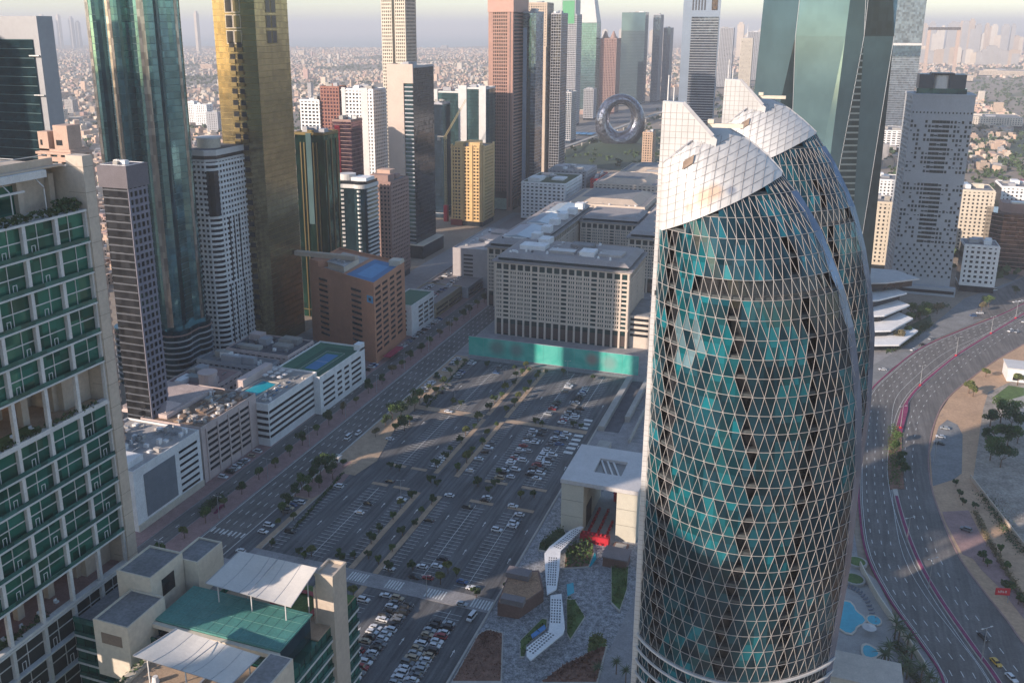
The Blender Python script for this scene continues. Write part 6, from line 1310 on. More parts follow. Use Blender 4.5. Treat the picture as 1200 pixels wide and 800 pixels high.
def tree(x, y, k, label, group, z=.2, sc=1.0, name='street_tree', cat='tree'):
    t = thing(name, label, cat, (x, y, z), rnd.uniform(0, 6.28), group); t.scale = (sc, sc, sc * rnd.uniform(.9, 1.15)); link('trunk', TREES[k][0], t); link('crown', TREES[k][1], t); return t
y = -42; n = 1
while y < 560:
    if not (28 < y < 33): tree(-56 + rnd.uniform(-.6, .6), y, rnd.choice([0, 0, 1, 6, 1, 3]), '%s green street tree along the pink median of the avenue counting from the near end' % ORD[n], 'trees along the avenue median', sc=rnd.uniform(.85, 1.2)); n += 1
    y += rnd.uniform(12, 17)
n = 1
for (u, v, sc) in ((452, 500, 1.1), (460, 492, 1.2), (470, 488, 1.2), (480, 498, 1.0), (486, 482, 1.2), (474, 505, 1.0), (492, 474, 1.2), (500, 476, 1.1), (463, 508, .9), (440, 512, .9), (510, 464, 1), (520, 452, .9), (503, 458, .8), (528, 440, .9), (512, 446, .8), (536, 432, .8)):
    x, y = G(u, v); tree(x, y, [1, 2, 7, 0, 2, 7, 2, 1, 0, 6, 0, 1, 3, 0, 1, 0][n - 1], '%s broad tree counted from the near end of the dense row beside the car park' % ORD[n], 'dense tree row between avenue and upper car park', sc=sc); n += 1
n = 1
for (u, v, sc) in ((384, 552, 1.1), (376, 560, 1.2), (366, 566, 1), (354, 575, 1.1), (346, 582, 1), (390, 562, .9), (374, 572, .9), (362, 582, .9), (338, 596, 1), (332, 604, .9), (344, 610, .8), (326, 616, .7), (318, 640, .8), (402, 548, .8)):
    x, y = G(u, v); tree(x, y, [2, 7, 1, 2, 1, 7, 1, 0, 1, 0, 3, 3, 4, 0][n - 1], '%s dark tree counted from the far end of the clump beside the lower car park' % ORD[n], 'dark tree clump between avenue and lower car park', sc=sc); n += 1
for pi, (x, nm) in enumerate(((19.2, 'left'), (29.8, 'right'))):
    n = 1
    for ya, yb in ((-60, -22), (-6, 54), (78, 141), (151, 225)):
        y = ya + 3
        while y < yb:
            tree(x - (1.8 if pi == 0 else 1.6) * (1 if n % 2 else .3), y, rnd.choice([4, 5, 3, 4, 3]), '%s small tree along the %s sandy strip through the middle of the car park' % (ORD[n], nm), 'small trees along the sandy strips', sc=rnd.uniform(.85, 1.25)); n += 1; y += rnd.uniform(8.5, 12.5)
n = 1
for (u, v) in ((455, 670), (397, 650), (432, 655), (585, 560-4), (560, 570), (580, 570), (610, 585), (626, 583), (560, 568), (572, 577), (505, 566), (512, 570), (458, 550), (468, 552), (540, 475), (530, 474), (628, 497), (636, 500), (680, 502), (672, 500), (620, 436), (640, 438), (660, 440), (696, 445), (570, 430), (545, 427), (604, 434), (350, 650), (357, 655), (365, 652), (400, 660), (525, 672), (535, 676), (592, 690), (484, 668), (516, 695-10), (558, 700)):
    x, y = G(u, v); tree(x, y, rnd.choice([4, 5, 4, 3]), '%s little round tree on the kerbed islands dividing the car park, scanning outward' % ORD[n], 'little trees on the car park islands', sc=rnd.uniform(.8, 1.15), name='island_tree'); n += 1
# palms
def palmmesh(r, R=2.4):
    mb = MB()
    for k in range(26):
        a = r.uniform(0, 6.28); up = r.uniform(.1, 1.0); p = Vector((0, 0, 0)); d = Vector((math.cos(a) * (1.2 - up * .6), math.sin(a) * (1.2 - up * .6), up)); s_ = Vector((-math.sin(a), math.cos(a), 0))
        for q in range(5):
            w0, w1 = .32 * (1 - q / 5.5), .32 * (1 - (q + 1) / 5.5); p2 = p + d * R / 5; mb.quad(p - s_ * w0, p + s_ * w0, p2 + s_ * w1, p2 - s_ * w1); p = p2; d = (d + Vector((0, 0, -.28))).normalized() * d.length
    return mb.mesh('crown', PALM)
PALMS = [palmmesh(random.Random(50 + k), 3.6 + .4 * k) for k in range(3)]
mb = MB(); mb.cone((0, 0, 0), .28, .2, 6.5, 7); PT = mb.mesh('trunk', TRUNK)
n = 1
for (u, v) in ((1048, 735), (1052, 742), (1062, 752), (1066, 770), (1062, 782), (1078, 790), (1086, 800), (1092, 812), (1055, 790), (1040, 765), (1034, 772)):
    x, y = G(u, v + 14); t = thing('palm_tree', '%s palm counted from the pool end of the row along the highway kerb' % ORD[n], 'palm tree', (x, y, .2), rnd.uniform(0, 6), 'palms along the highway kerb by the pool'); link('trunk', PT, t); c = link('crown', PALMS[n % 3], t, (0, 0, 6.4)); n += 1
for (u, v, lb) in ((722, 790, 'palm in the narrow yard left of the white blade foot'), (733, 800, 'second palm lower in the yard beside the blade'), (700, 796, 'low palm at the bottom edge of the rust bed')):
    x, y = G(u, v); t = thing('palm_tree', lb, 'palm tree', (x, y, .2)); link('trunk', PT, t); link('crown', PALMS[0], t, (0, 0, 6.4)); t.scale = (.7, .7, .7)
n = 1
for (u, v, k, sc) in ((1054, 385, 3, 1.2), (1066, 382, 2, 1.2), (1040, 398, 6, 1.4), (1052, 402, 6, 1.5), (1062, 395, 0, 1.3), (1086, 372, 2, 1.4), (1078, 376, 2, 1.5), (1068, 372, 2, 1.5), (1098, 368, 6, 1.5), (1150, 385 - 20, 6, 1.3), (1158, 360, 2, 1.2), (1190, 345, 1, 1.1), (1135, 461, 3, 1.6), (1140, 465, 3, 1.4), (1155, 430 + 12, 3, 1.3), (1185, 445, 3, 1.5), (1192, 452, 3, 1.5), (1051, 520, 0, 1.1), (1048, 532, 0, 1), (1055, 545, 1, 1.1), (1058, 558, 1, 1.2), (1120, 570, 4, .8), (1124, 582, 4, .8), (1128, 592, 4, .8), (1143, 596, 4, .9), (1152, 658, 4, 1.1), (1157, 664, 5, 1), (1178, 690, 4, 1.2), (1184, 694, 5, 1.1), (1193, 708, 4, 1.1), (1172, 648, 5, 1), (1180, 668, 5, 1)):
    x, y = G(u, v); tree(x, y, k, '%s scattered tree beside the curving highway counted from the far end' % ORD[n], 'scattered trees beside the curving highway', sc=sc, name='roadside_tree'); n += 1
n = 1
for (u, v, sc) in ((1160, 500, 2.2), (1172, 496, 2.4), (1184, 505, 2.3), (1165, 520, 2.4), (1180, 525, 2.3), (1160, 540, 2.1), (1172, 548, 2.2), (1192, 520, 2.0), (1155, 518, 1.7), (1188, 488, 1.6)):
    x, y = G(u, v); tree(x, y, [0, 1, 2, 7][n % 4], '%s big shrub of the dark thicket on the scrub land right of the highway' % ORD[n], 'dark thicket on the scrub land', sc=sc * .72, name='thicket_tree', cat='bush'); n += 1
# rows of dry hedge along the boundary wall, planted median and bank
def clump(name, pts, wdt, n, m, s=.35, h=1.2, seed=1):
    r = random.Random(seed); mb = MB(); P3 = [G(u, v) for u, v in pts]; L = [math.dist(a, b) for a, b in zip(P3, P3[1:])]; tot = sum(L)
    for _ in range(n):
        t = r.random() * tot; i = 0
        while t > L[i]: t -= L[i]; i += 1
        q = t / L[i]; p = Vector((P3[i][0] + (P3[i + 1][0] - P3[i][0]) * q + r.gauss(0, wdt / 2), P3[i][1] + (P3[i + 1][1] - P3[i][1]) * q + r.gauss(0, wdt / 2), .3 + r.random() * h))
        a = Vector((r.gauss(0, 1), r.gauss(0, 1), r.gauss(0, 1))).normalized() * s; b = Vector((r.gauss(0, 1), r.gauss(0, 1), r.gauss(0, 1))).normalized() * s; mb.quad(p - a, p - b, p + a, p + b)
    mb.build(name, m, kind='stuff')
clump('dry_hedge', [(1142, 600), (1155, 628), (1170, 655), (1188, 685), (1205, 715)], 1.4, 1500, LEAF[3], seed=1)
clump('scrub_bushes', [(1150, 580), (1165, 600), (1180, 625), (1200, 650)], 3.0, 900, LEAF[0], seed=2)
clump('median_shrubs', [(1050, 500), (1046, 530), (1050, 570)], 3.0, 1500, LEAF[1], seed=3)
clump('bank_shrubs', [(1040, 412), (1058, 402), (1090, 380)], 3.5, 1500, LEAF[0], seed=4, s=.5)
clump('yard_shrubs', [(1045, 380), (1070, 372), (1105, 358)], 5, 1500, LEAF[0], seed=5, s=.6, h=2)
clump('corner_shrubs', [(238, 588 + 15), (250, 590), (262, 585)], 2.5, 700, LEAF[0], seed=6, s=.4, h=2.5); clump('kerb_shrubs', [(1050, 755), (1068, 790), (1080, 815)], 1.8, 700, LEAF[0], seed=7, h=2)
clump('parking_hedge', [(345, 620), (385, 575), (402, 555)], .8, 700, LEAF[0], seed=8, h=.9); clump('parking_hedge', [(500, 478), (520, 455), (545, 425)], .8, 700, LEAF[0], seed=9, h=.9); clump('pink_flowers', [(252, 602), (262, 592)], .8, 200, MAGENTA, s=.3, h=.5, seed=10)
clump('scrub_bushes', [(1160, 575), (1175, 590), (1195, 605)], 5, 500, mat('pale rubble', (.42, .39, .35)), seed=12, s=.3, h=.4)
# ================================================================== VEHICLES
CP_ = {k: mat(k + ' car paint', c, .3, .04, 1.0, spec=.6) for k, c in (('white', (.62, .63, .65)), ('silver', (.36, .38, .40)), ('grey', (.14, .15, .165)), ('black', (.018, .019, .022)), ('red', (.26, .02, .025)), ('blue', (.03, .09, .22)), ('beige', (.40, .32, .22)), ('yellow', (.55, .33, .03)))}
CG = mat('car glass', (.02, .025, .03), .08, .05, 1); TY = mat('tyre', (.02, .02, .02), .9, .1, 3); LT = mat('head lamp', (.7, .7, .68), .2, .05, 1); TL = mat('tail lamp', (.35, .02, .02), .3, .05, 1)
def carmeshes(kind):
    L, Wd, H, hood, cab0, cab1, rake = {'sedan': (4.6, 1.82, 1.45, .92, 1.25, 3.95, .55), 'suv': (4.8, 1.92, 1.78, 1.08, 1.2, 4.5, .4), 'hatchback': (4.1, 1.75, 1.5, .95, 1.05, 3.85, .45), 'van': (5.2, 2.0, 2.2, 1.2, .7, 5.05, .25)}[kind]
    b = MB(); hw = Wd / 2; low, sh = .28, .70
    prof = [(0, .45), (0, sh), (.12, hood - .12), (cab0 - .1, hood), (cab1, hood), (L - .1, hood - .04), (L, sh), (L, .45), (L - .15, low), (.15, low)]
    for s_ in (-1, 1):
        ys = [s_ * (hw if z > .4 and z < hood - .05 else hw - .08) for _, z in prof]; pts = [(x - L / 2, y, z) for (x, z), y in zip(prof, ys)]; b.poly(pts if s_ < 0 else pts[::-1])
    n = len(prof)
    for i in range(n):
        (x0, z0), (x1, z1) = prof[i], prof[(i + 1) % n]; y0 = hw if .4 < z0 < hood - .05 else hw - .08; y1 = hw if .4 < z1 < hood - .05 else hw - .08
        b.quad((x0 - L / 2, -y0, z0), (x0 - L / 2, y0, z0), (x1 - L / 2, y1, z1), (x1 - L / 2, -y1, z1))
    r0, r1 = cab0 + rake, cab1 - rake * .6
    b.box(r0 - L / 2, r1 - L / 2, -hw + .27, hw - .27, H - .07, H)
    for x in (r0 + .05, (r0 + r1) / 2, r1 - .05): b.box(x - L / 2 - .04, x - L / 2 + .04, -hw + .2, hw - .2, hood, H - .07)
    g = MB(); a = [(cab0 - L / 2, hw - .14, hood + .002), (cab1 - L / 2, hw - .14, hood + .002), (r1 - L / 2, hw - .28, H - .06), (r0 - L / 2, hw - .28, H - .06)]; c = [(x, -y, z) for x, y, z in a]
    g.quad(*a[::-1]); g.quad(*c); g.quad(a[0], a[3], c[3], c[0]); g.quad(a[2], a[1], c[1], c[2])
    w = MB(); w.v = []; k = 10
    for yy in (-.11, .11):
        for i in range(k): t_ = 2 * math.pi * i / k; w.v.append((.33 * math.cos(t_), yy, .33 * math.sin(t_)))
    for i in range(k): w.f.append((i, (i + 1) % k, k + (i + 1) % k, k + i)); w.m.append(0)
    w.f += [tuple(range(k - 1, -1, -1)), tuple(range(k, 2 * k))]; w.m += [0, 0]
    l = MB(); [l.box(-L / 2 - .015, -L / 2 + .12, s_ * (hw - .35) - .18, s_ * (hw - .35) + .18, .62, .78) for s_ in (-1,)]
    return b, g.mesh('windows', CG), w.mesh('wheel', TY), l.mesh('headlight', LT), L, Wd, hood
KINDS_ = {k: carmeshes(k) for k in ('sedan', 'suv', 'hatchback', 'van')}; BODY = {}
mbx = MB(); mbx.box(-.015, .06, -.16, .16, .66, .8); TLM = mbx.mesh('tail_light', TL)
def car(x, y, rz, col, kind, label, group=None, z=.1, full=True, name='parked_car'):
    b, g, w, l, L, Wd, hood = KINDS_[kind]
    if (kind, col) not in BODY: BODY[kind, col] = b.mesh('body', CP_[col])
    t = thing(name, label, {'van': 'van'}.get(kind, 'car'), (x, y, z), rz, group); link('body', BODY[kind, col], t); link('windows', g, t)
    if full:
        for sx in (-1, 1):
            for sy in (-1, 1): link('wheel', w, t, (sx * L * .31, sy * (Wd / 2 - .1), .33))
        link('headlight', l, t); link('headlight', l, t, (0, Wd - .7, 0)); link('tail_light', TLM, t, (L / 2 - .03, -Wd / 2 + .35, 0)); link('tail_light', TLM, t, (L / 2 - .03, Wd / 2 - .35, 0))
    return t
COLS = ['white'] * 9 + ['silver'] * 4 + ['grey'] * 3 + ['black'] * 4 + ['blue', 'red', 'beige']
KD = ['sedan', 'sedan', 'suv', 'suv', 'hatchback']
def fill(x, ya, yb, dens, nm, seed, step=2.62, full=True, cols=COLS, frm='crosswalk', z=.1):
    r = random.Random(seed); y = ya + step / 2; n = 1; rz = 0
    while y < yb:
        if r.random() < dens:
            c = r.choice(cols); k = r.choice(KD)
            car(x + r.uniform(-.25, .25), y + r.uniform(-.12, .12), (0 if r.random() < .5 else math.pi) + r.uniform(-.03, .03), c, k, '%s %s, %s from the %s, %s' % (c, k, ORD[min(n, 50)], frm, nm), 'cars parked in the ' + nm.split(' of ')[0], z, full); n += 1
        y += step
BL = 'block nearest the green annex'
fill(45.4, -78, -20, .9, 'third row of the lower block', 11, frm='crosswalk'); fill(50.6, -80, -22, .93, 'fourth row of the lower block', 12); fill(64, -78, -27, .95, 'fifth row of the lower block', 13); fill(69, -80, -27, .93, 'sixth row of the lower block', 14); fill(34, -70, -22, .25, 'second row of the lower block', 15)
SP = [(352, 592 + 6 - 8, 'suv', 'white'), (341, 624, 'suv', 'black'), (423, 602, 'sedan', 'white'), (433, 591, 'sedan', 'black'), (458, 565, 'sedan', 'black'), (471, 586, 'sedan', 'white'), (499, 610, 'sedan', 'black'), (545, 595, 'suv', 'black'), (524, 581, 'sedan', 'white'), (573, 588, 'sedan', 'black'), (576, 585, 'sedan', 'white'), (602, 594, 'sedan', 'white'), (614, 605, 'sedan', 'white'), (582, 622, 'suv', 'white'), (607, 619, 'sedan', 'white'), (606, 615, 'suv', 'white'), (611, 612, 'sedan', 'grey'), (456, 667, 'sedan', 'white'), (495, 665, 'sedan', 'white'), (515, 665, 'sedan', 'white'), (523, 657, 'sedan', 'black'), (485, 677, 'sedan', 'black'), (505, 679, 'sedan', 'red'), (542, 683, 'sedan', 'blue'), (560, 692, 'sedan', 'white'), (390, 673, 'suv', 'black'), (452, 699, 'sedan', 'white'), (547, 710, 'sedan', 'silver'), (448 + 13, 530 - 14, 'sedan', 'white'), (524, 483, 'sedan', 'white'), (398, 571, 'suv', 'white')]
for k, (u, v, kd, c) in enumerate(SP):
    x, y = G(u, v); bays_ = [-17.6, -2.5, 2.5, 15, 33.8, 45.4, 50.6, 64, 69]; xx = min(bays_, key=lambda q: abs(q - x)); xx = xx if abs(xx - x) < 3 else x
    car(xx, y, math.pi * (k % 2), c, kd, '%s %s standing almost alone in the mostly empty block of the car park, number %s from the left' % (c, kd, ORD[k + 1]) if False else '%s %s, %s isolated car scanning the emptier bays from left to right' % (c, kd, ORD[k + 1]) if k < 30 else 'white minibus sized suv at the left edge of the lower bays', 'isolated cars in the emptier bays')
for x, dn, nm, sd in ((49.5, .62, 'first busy row of the upper block', 21), (54.0, .3, 'second busy row of the upper block', 22), (62.3, .7, 'third busy row of the upper block', 23), (66.6, .45, 'last busy row of the upper block', 24)):
    fill(x, 80, 141, dn, nm, sd, frm='arch', full=False); 
fill(50.5, 151, 205, .28, 'left row below the hoarding', 25, frm='island', full=False); fill(60.5, 151, 205, .85, 'right row below the hoarding', 26, frm='island', full=False); fill(65.0, 151, 178, .5, 'short row beside the hatched bays', 27, frm='island', full=False)
fill(33.8, 82, 130, .15, 'sparse row on the right of the sandy strips', 28, frm='arch', full=False)
fill(-17.6, 160, 226, .3, 'sparse row along the avenue trees', 29, frm='island', full=False); fill(2.5, 190, 225, .2, 'sparse centre row below the hoarding', 33, frm='island', full=False)
fill(-28.5, -18, 30, .42, 'roadside layby by the avenue', 30, frm='canopy'); fill(-28.5, 165, 226, .5, 'roadside bays by the dense trees', 31, frm='trees', full=False)
fill(-74.0, 128, 200, .6, 'pavement bays before the terracotta hotel', 34, frm='court building', full=False); fill(-73.6, 78, 116, .75, 'pavement bays before the pool building', 35, frm='corner', full=False); fill(-73.6, 36, 68, .7, 'pavement bays before the pink building', 36, frm='corner', full=False); fill(-72.5, 215, 300, .65, 'pavement bays beyond the terracotta hotel', 37, frm='hotel', full=False)
fill(-99, 304, 350, .7, 'left side of the tan parking deck roof', 38, frm='near edge', full=False, z=10.3); fill(-86, 304, 350, .6, 'right side of the tan parking deck roof', 39, frm='near edge', full=False, z=10.3); fill(-103, 360, 416, .6, 'left side of the far parking deck roof', 40, frm='near edge', full=False, z=8.3); fill(-90, 360, 416, .5, 'right side of the far parking deck roof', 41, frm='near edge', full=False, z=8.3)
fill(-131, 530, 600, .5, 'forecourt of the rose granite tower', 42, frm='ochre block', full=False); fill(-118, 540, 610, .5, 'second forecourt row near the rose granite tower', 43, frm='ochre block', full=False)
for (u, v, rz, c, kd, lb) in ((408, 516 - 2, 1.57, 'white', 'van', 'white van driving on the avenue beside the dense trees'), (420, 509, 1.57, 'white', 'suv', 'pale suv turning at the red paved corner'), (553, 725, 1.45, 'white', 'van', 'small white van driving up the aisle right of the packed rows'),
        (1152, 752 - 4, 2.05, 'black', 'sedan', 'black car driving on the highway left of the dark median'), (1167, 778, 2.05, 'yellow', 'sedan', 'yellow taxi on the highway at the lower right'), (1185, 800 - 4, 2.05, 'white', 'sedan', 'white car behind the yellow taxi at the lower right corner'), (1184, 389, .9, 'white', 'suv', 'white suv on the sunlit highway at the upper right'), (1192, 390, .9, 'silver', 'sedan', 'silver car beside the white suv on the sunlit highway'), (1200, 378, .9, 'white', 'sedan', 'white car farthest up the sunlit highway'),
        (1107, 503, 0, 'silver', 'sedan', 'silver car, farthest of three in the layby right of the highway'), (1102, 513, 0, 'white', 'sedan', 'white car, middle of three in the layby right of the highway'), (1101, 521, 0, 'black', 'sedan', 'black car, nearest of three in the layby right of the highway'), (1132, 622, -.4, 'grey', 'suv', 'grey suv on the pink pavement right of the highway'),
        (1070, 411, .9, 'white', 'sedan', 'white car, lowest of three along the kerb by the planted bank'), (1080, 405, .9, 'black', 'sedan', 'black car, middle of three along the kerb by the planted bank'), (1091, 398, .9, 'silver', 'sedan', 'silver car, highest of three along the kerb by the planted bank'), (1034, 434, .3, 'white', 'sedan', 'white and red car parked right beside the second twin tower'), (1140, 371, .3, 'blue', 'suv', 'dark blue suv parked near the crossroads'), (1148, 368, .3, 'white', 'suv', 'white suv parked near the crossroads'), (1164, 341, .4, 'white', 'van', 'white van at the far crossroads'), (1190, 355, .6, 'white', 'sedan', 'white car, left of two at the far crossroads'), (1197, 354, .6, 'white', 'sedan', 'white car, right of two at the far crossroads'), (1037, 400, .8, 'black', 'sedan', 'dark car under the terrace building trees')):
    x, y = G(u, v); car(x, y, rz + (math.pi / 2 if False else 0), c, kd, lb, z=.3, name='moving_car' if 'driving' in lb or 'highway' in lb and 'layby' not in lb else 'parked_car')
# ================================================================== STREET LAMPS and signs
lm = MB(); lm.cone((0, 0, 0), .22, .12, 13.5, 6); LPOLE = lm.mesh('pole', METAL)
lm = MB(); lm.bar((-1.9, 0, 13.4), (1.9, 0, 13.4), .09); LARM = lm.mesh('arm', METAL)
lm = MB(); lm.box(-.5, .5, -.2, .2, -.1, .12); LHEAD = lm.mesh('lamp_head', WHITE)
lm = MB(); lm.cone((0, 0, 0), .75, .75, 1.2, 10); LBASE = lm.mesh('base', REDP)
def lamp(x, y, rz, label, group, z=.2, red=False, sc=1):
    t = thing('street_lamp', label, 'street lamp', (x, y, z), rz, group); t.scale = (sc, sc, sc); link('pole', LPOLE, t); link('arm', LARM, t); link('lamp_head', LHEAD, t, (-2.1, 0, 13.45)); link('lamp_head', LHEAD, t, (2.1, 0, 13.45))
    if red: link('base', LBASE, t)
for k, (u, v) in enumerate(((1190, 374), (1161, 392), (1120, 418), (1078, 453), (1055, 503), (1094, 566), (1062, 640), (1088, 690), (1150, 775))):
    if k in (5,): x, y = G(1094, 545)
    else: x, y = G(u, v)
    lamp(x, y, .7, '%s double armed lamp post of the highway median counted from the far end' % ORD[k + 1], 'highway median lamp posts', .5, k < 5, .95)
for k in range(16): lamp(-52.6, -33 + k * 38, 0, '%s lamp post on the avenue median counted from the near end' % ORD[k + 1], 'avenue lamp posts', .2, False, .8)
for k, (u, v) in enumerate(((533, 468), (590, 450), (665, 440), (500, 700), (470, 585))): x, y = G(u, v); lamp(x, y, .3, '%s lamp mast inside the car park going clockwise from the upper left' % ORD[k + 1], 'car park lamp masts', .2, False, .7)
x, y = G(1176, 706); t = thing('red_billboard', 'red roadside board with white lettering on a post at the lower right', 'billboard', (x, y, .2), .25); t.scale = (.68, .68, .68)
mb = MB(); mb.box(-5.2, 2.4, -.2, .2, 4.6, 8.8); mb.build('board', REDP, t); mb = MB(); mb.bar((2.0, 0, 0), (2.0, 0, 4.7), .2); mb.build('post', METAL, t)
for k, wd in enumerate((.8, .8, .7, .8)): mb = MB(); a = -3.9 + k * 1.2; mb.box(a, a + .22, -.26, -.2, 6.0, 7.4); mb.box(a + .22, a + wd, -.26, -.2, 7.15 if k % 2 else 6.6, 7.4 if k % 2 else 6.85); mb.box(a + wd - .2, a + wd, -.26, -.2, 6.0, 6.6 if k % 2 == 0 else 7.15); mb.build('white_letter', WHITE, t)
t = thing('villa', 'white flat roofed villa at the right edge above the earth verge', 'house', (296, 303, .2)); mb = MB(); mb.box(0, 22, 0, 16, 0, 8); mb.build('wall', WHITEW, t); mb = MB(); mb.box(-.4, 22.4, -.4, 16.4, 8, 8.6); mb.build('roof', WHITE, t); mb = MB(); mb.box(3, 6, -.1, -.01, 1, 3.5); mb.box(9, 12, -.1, -.01, 1, 3.5); mb.build('window', DARKW, t)
# people dots and small yard things
x, y = G(420, 543 - 2)
t = thing('gate_kiosk', 'small white gate kiosk at the car park entrance from the avenue', 'kiosk', (G(396, 541)[0], G(396, 541)[1], .2)); mb = MB(); mb.box(-1.2, 1.2, -1.6, 1.6, 0, 2.7); mb.build('cabin', WHITE, t); mb = MB(); mb.box(-1.6, 1.6, -2, 2, 2.7, 2.95); mb.build('roof', WHITE, t); mb = MB(); mb.box(-1.0, 1.0, -1.62, -1.6, 1, 2.1); mb.build('window', DARKW, t)
# ================================================================== FAR GROUND: roads, park, city
flat('expressway', ccw([(-330, 560), (-285, 560), (-262, 1150), (-230, 2100), (-120, 4200), (-170, 4200), (-310, 2100), (-345, 1150)]), .5, mat('pale road', (.13, .13, .135), .85, .15, .02))
flat('slip_road', ccw([(-250, 560), (-236, 560), (-215, 1100), (-140, 1500), (60, 2100), (50, 2120), (-155, 1510), (-232, 1100)]), .45, mat('pale road', (.13, .13, .135)))
for k, (x, w_) in enumerate(((-326, 1), (-300, 1), (-288, .6))): mb = MB(); mb.quad((x, 560, .9), (x + w_, 560, .9), (x + w_ + 40, 2100, .9), (x + 40, 2100, .9)); mb.build('lane_divider', KERB, kind='stuff')
t = thing('metro_viaduct', 'long pale elevated rail viaduct running beside the expressway', 'viaduct', (-265, 600, 0))
for k in range(30):
    mb = MB(); x0 = k * 2.6; mb.poly([(x0 - 4, k * 48, 11), (x0 + 4, k * 48, 11), (x0 + 6.6, k * 48 + 48, 11), (x0 - 1.4, k * 48 + 48, 11)]); mb.poly([(x0 + 4, k * 48, 9), (x0 + 4, k * 48, 11), (x0 + 6.6, k * 48 + 48, 11), (x0 + 6.6, k * 48 + 48, 9)][::-1]); mb.build('deck', CONC, t); mb = MB(); mb.box(x0 - 1, x0 + 1, k * 48, k * 48 + 2, 0, 9.5); mb.build('pillar', CONC, t)
flat('museum_garden', ccw([(-255, 1120), (-60, 1040), (40, 1180), (0, 1500), (-60, 1700), (-200, 1640), (-230, 1400)]), .55, mat('park green', (.035, .055, .028), .95, .3, .02))
t = thing('blue_awning', 'bright blue roof sheets beside the expressway', 'roof', (-285, 1480, 0)); [(lambda mb: (mb.box(k * 14, k * 14 + 12, 0, 30, 4, 5), mb.build('roof_sheet', BLUEC, t)))(MB()) for k in range(3)]
flat('green_belt', ccw([(150, 1250), (900, 1650), (1400, 2600), (1100, 2700), (500, 1900), (100, 1500)]), .5, mat('park green', (.035, .055, .028)))
flat('green_belt', ccw([(700, 3000), (2600, 3300), (3400, 4100), (2400, 4000), (900, 3600)]), .5, mat('pale scrub green', (.13, .13, .075), .95, .3, .01))
flat('green_belt', ccw([(-4200, 3900), (-3000, 4300), (-2500, 4800), (-3600, 5200), (-5200, 4600)]), .5, mat('park green', (.035, .055, .028)))
flat('side_avenue', ccw([(640, 2150), (700, 2180), (560, 1250), (400, 720), (340, 560), (320, 590), (380, 760), (520, 1280)]), .6, mat('pale road', (.13, .13, .135)))
mb = MB()
for k in range(24): q = k / 24; x, y = 345 + (650 - 345) * q ** .9, 620 + (2120 - 620) * q; mb.box(x - 11 - 8 * q, x - 9 - 8 * q, y, y + 50, .5, 1.4)
mb.build('flower_bed', MAGENTA, kind='stuff')
t = thing('teal_roof_pavilion', 'flat bright green roof beside the avenue at far right', 'pavilion', (505, 1010, 0)); mb = MB(); mb.box(0, 34, 0, 22, 0, 6); mb.build('wall', WHITEW, t); mb = MB(); mb.box(-1, 35, -1, 23, 6, 7); mb.build('roof', mat('bright green roof', (.05, .42, .28)), t)
flat('parking_forecourt', ccw([(-142, 520), (-108, 520), (-100, 640), (-140, 690)]), .3, mat('parking deck', (.24, .21, .20)))
HW = [mat('house wall %s' % k, c, .9, .12, .02) for k, c in (('cream', (.58, .48, .38)), ('peach', (.56, .40, .30)), ('white', (.60, .53, .45)), ('tan', (.44, .34, .26)), ('grey', (.36, .34, .33)), ('rose', (.48, .32, .27)))]
house_meshes = []
for k in range(10):
    r = random.Random(200 + k); mb = MB(); w_, d_, h_ = r.uniform(9, 16), r.uniform(9, 17), r.uniform(6, 10); mb.box(-w_ / 2, w_ / 2, -d_ / 2, d_ / 2, 0, h_); mb.box(-w_ / 2, w_ * .1, -d_ / 2, d_ * .1, h_, h_ + 3)
    mb.mi = 1
    for j in range(3):
        for f in range(int(h_ // 3)): mb.box(-w_ / 2 + 1.5 + j * w_ * .3, -w_ / 2 + 3.2 + j * w_ * .3, -d_ / 2 - .06, -d_ / 2, 1 + f * 3.2, 2.6 + f * 3.2); mb.box(w_ / 2, w_ / 2 + .06, -d_ / 2 + 1.5 + j * d_ * .3, -d_ / 2 + 3.2 + j * d_ * .3, 1 + f * 3.2, 2.6 + f * 3.2)
    house_meshes.append(mb)
def blocked(x, y):
    e = 40
    if y < 620 and -330 < x: return True
    if -370 < x < 110 and y < 2450: return True
    if -330 < x < -60 and y < 4300: return True
    if 120 < x < 420 and y < 1250: return True
    if 0 < x < 460 and y < 560: return True
    d = math.hypot(x - 590 - (y - 1500) * .35, 0)
    if 300 < x < 760 and 600 < y < 2200 and abs(x - (340 + (y - 560) * .2)) < 45: return True
    return False
r = random.Random(99); n = 0
cand = []
for _ in range(26000):
    dd = 650 + (r.random() ** 1.25) * 9500; az = YAW + math.radians(r.uniform(-31, 33)); x = CAM.x - math.sin(az) * dd; y = CAM.y + math.cos(az) * dd
    if blocked(x, y): continue
    dn = mnoise.noise(Vector((x * .0016, y * .0016, 5)))
    if dn < -.28: continue
    if x > 300 and y < 4200 and dn < .05: continue
    if x < -3000 and y > 8900: continue
    cand.append((math.hypot(x - CAM.x, y - CAM.y), x, y))
cand.sort(); big = MB()
occ = set()
SHARED = {}
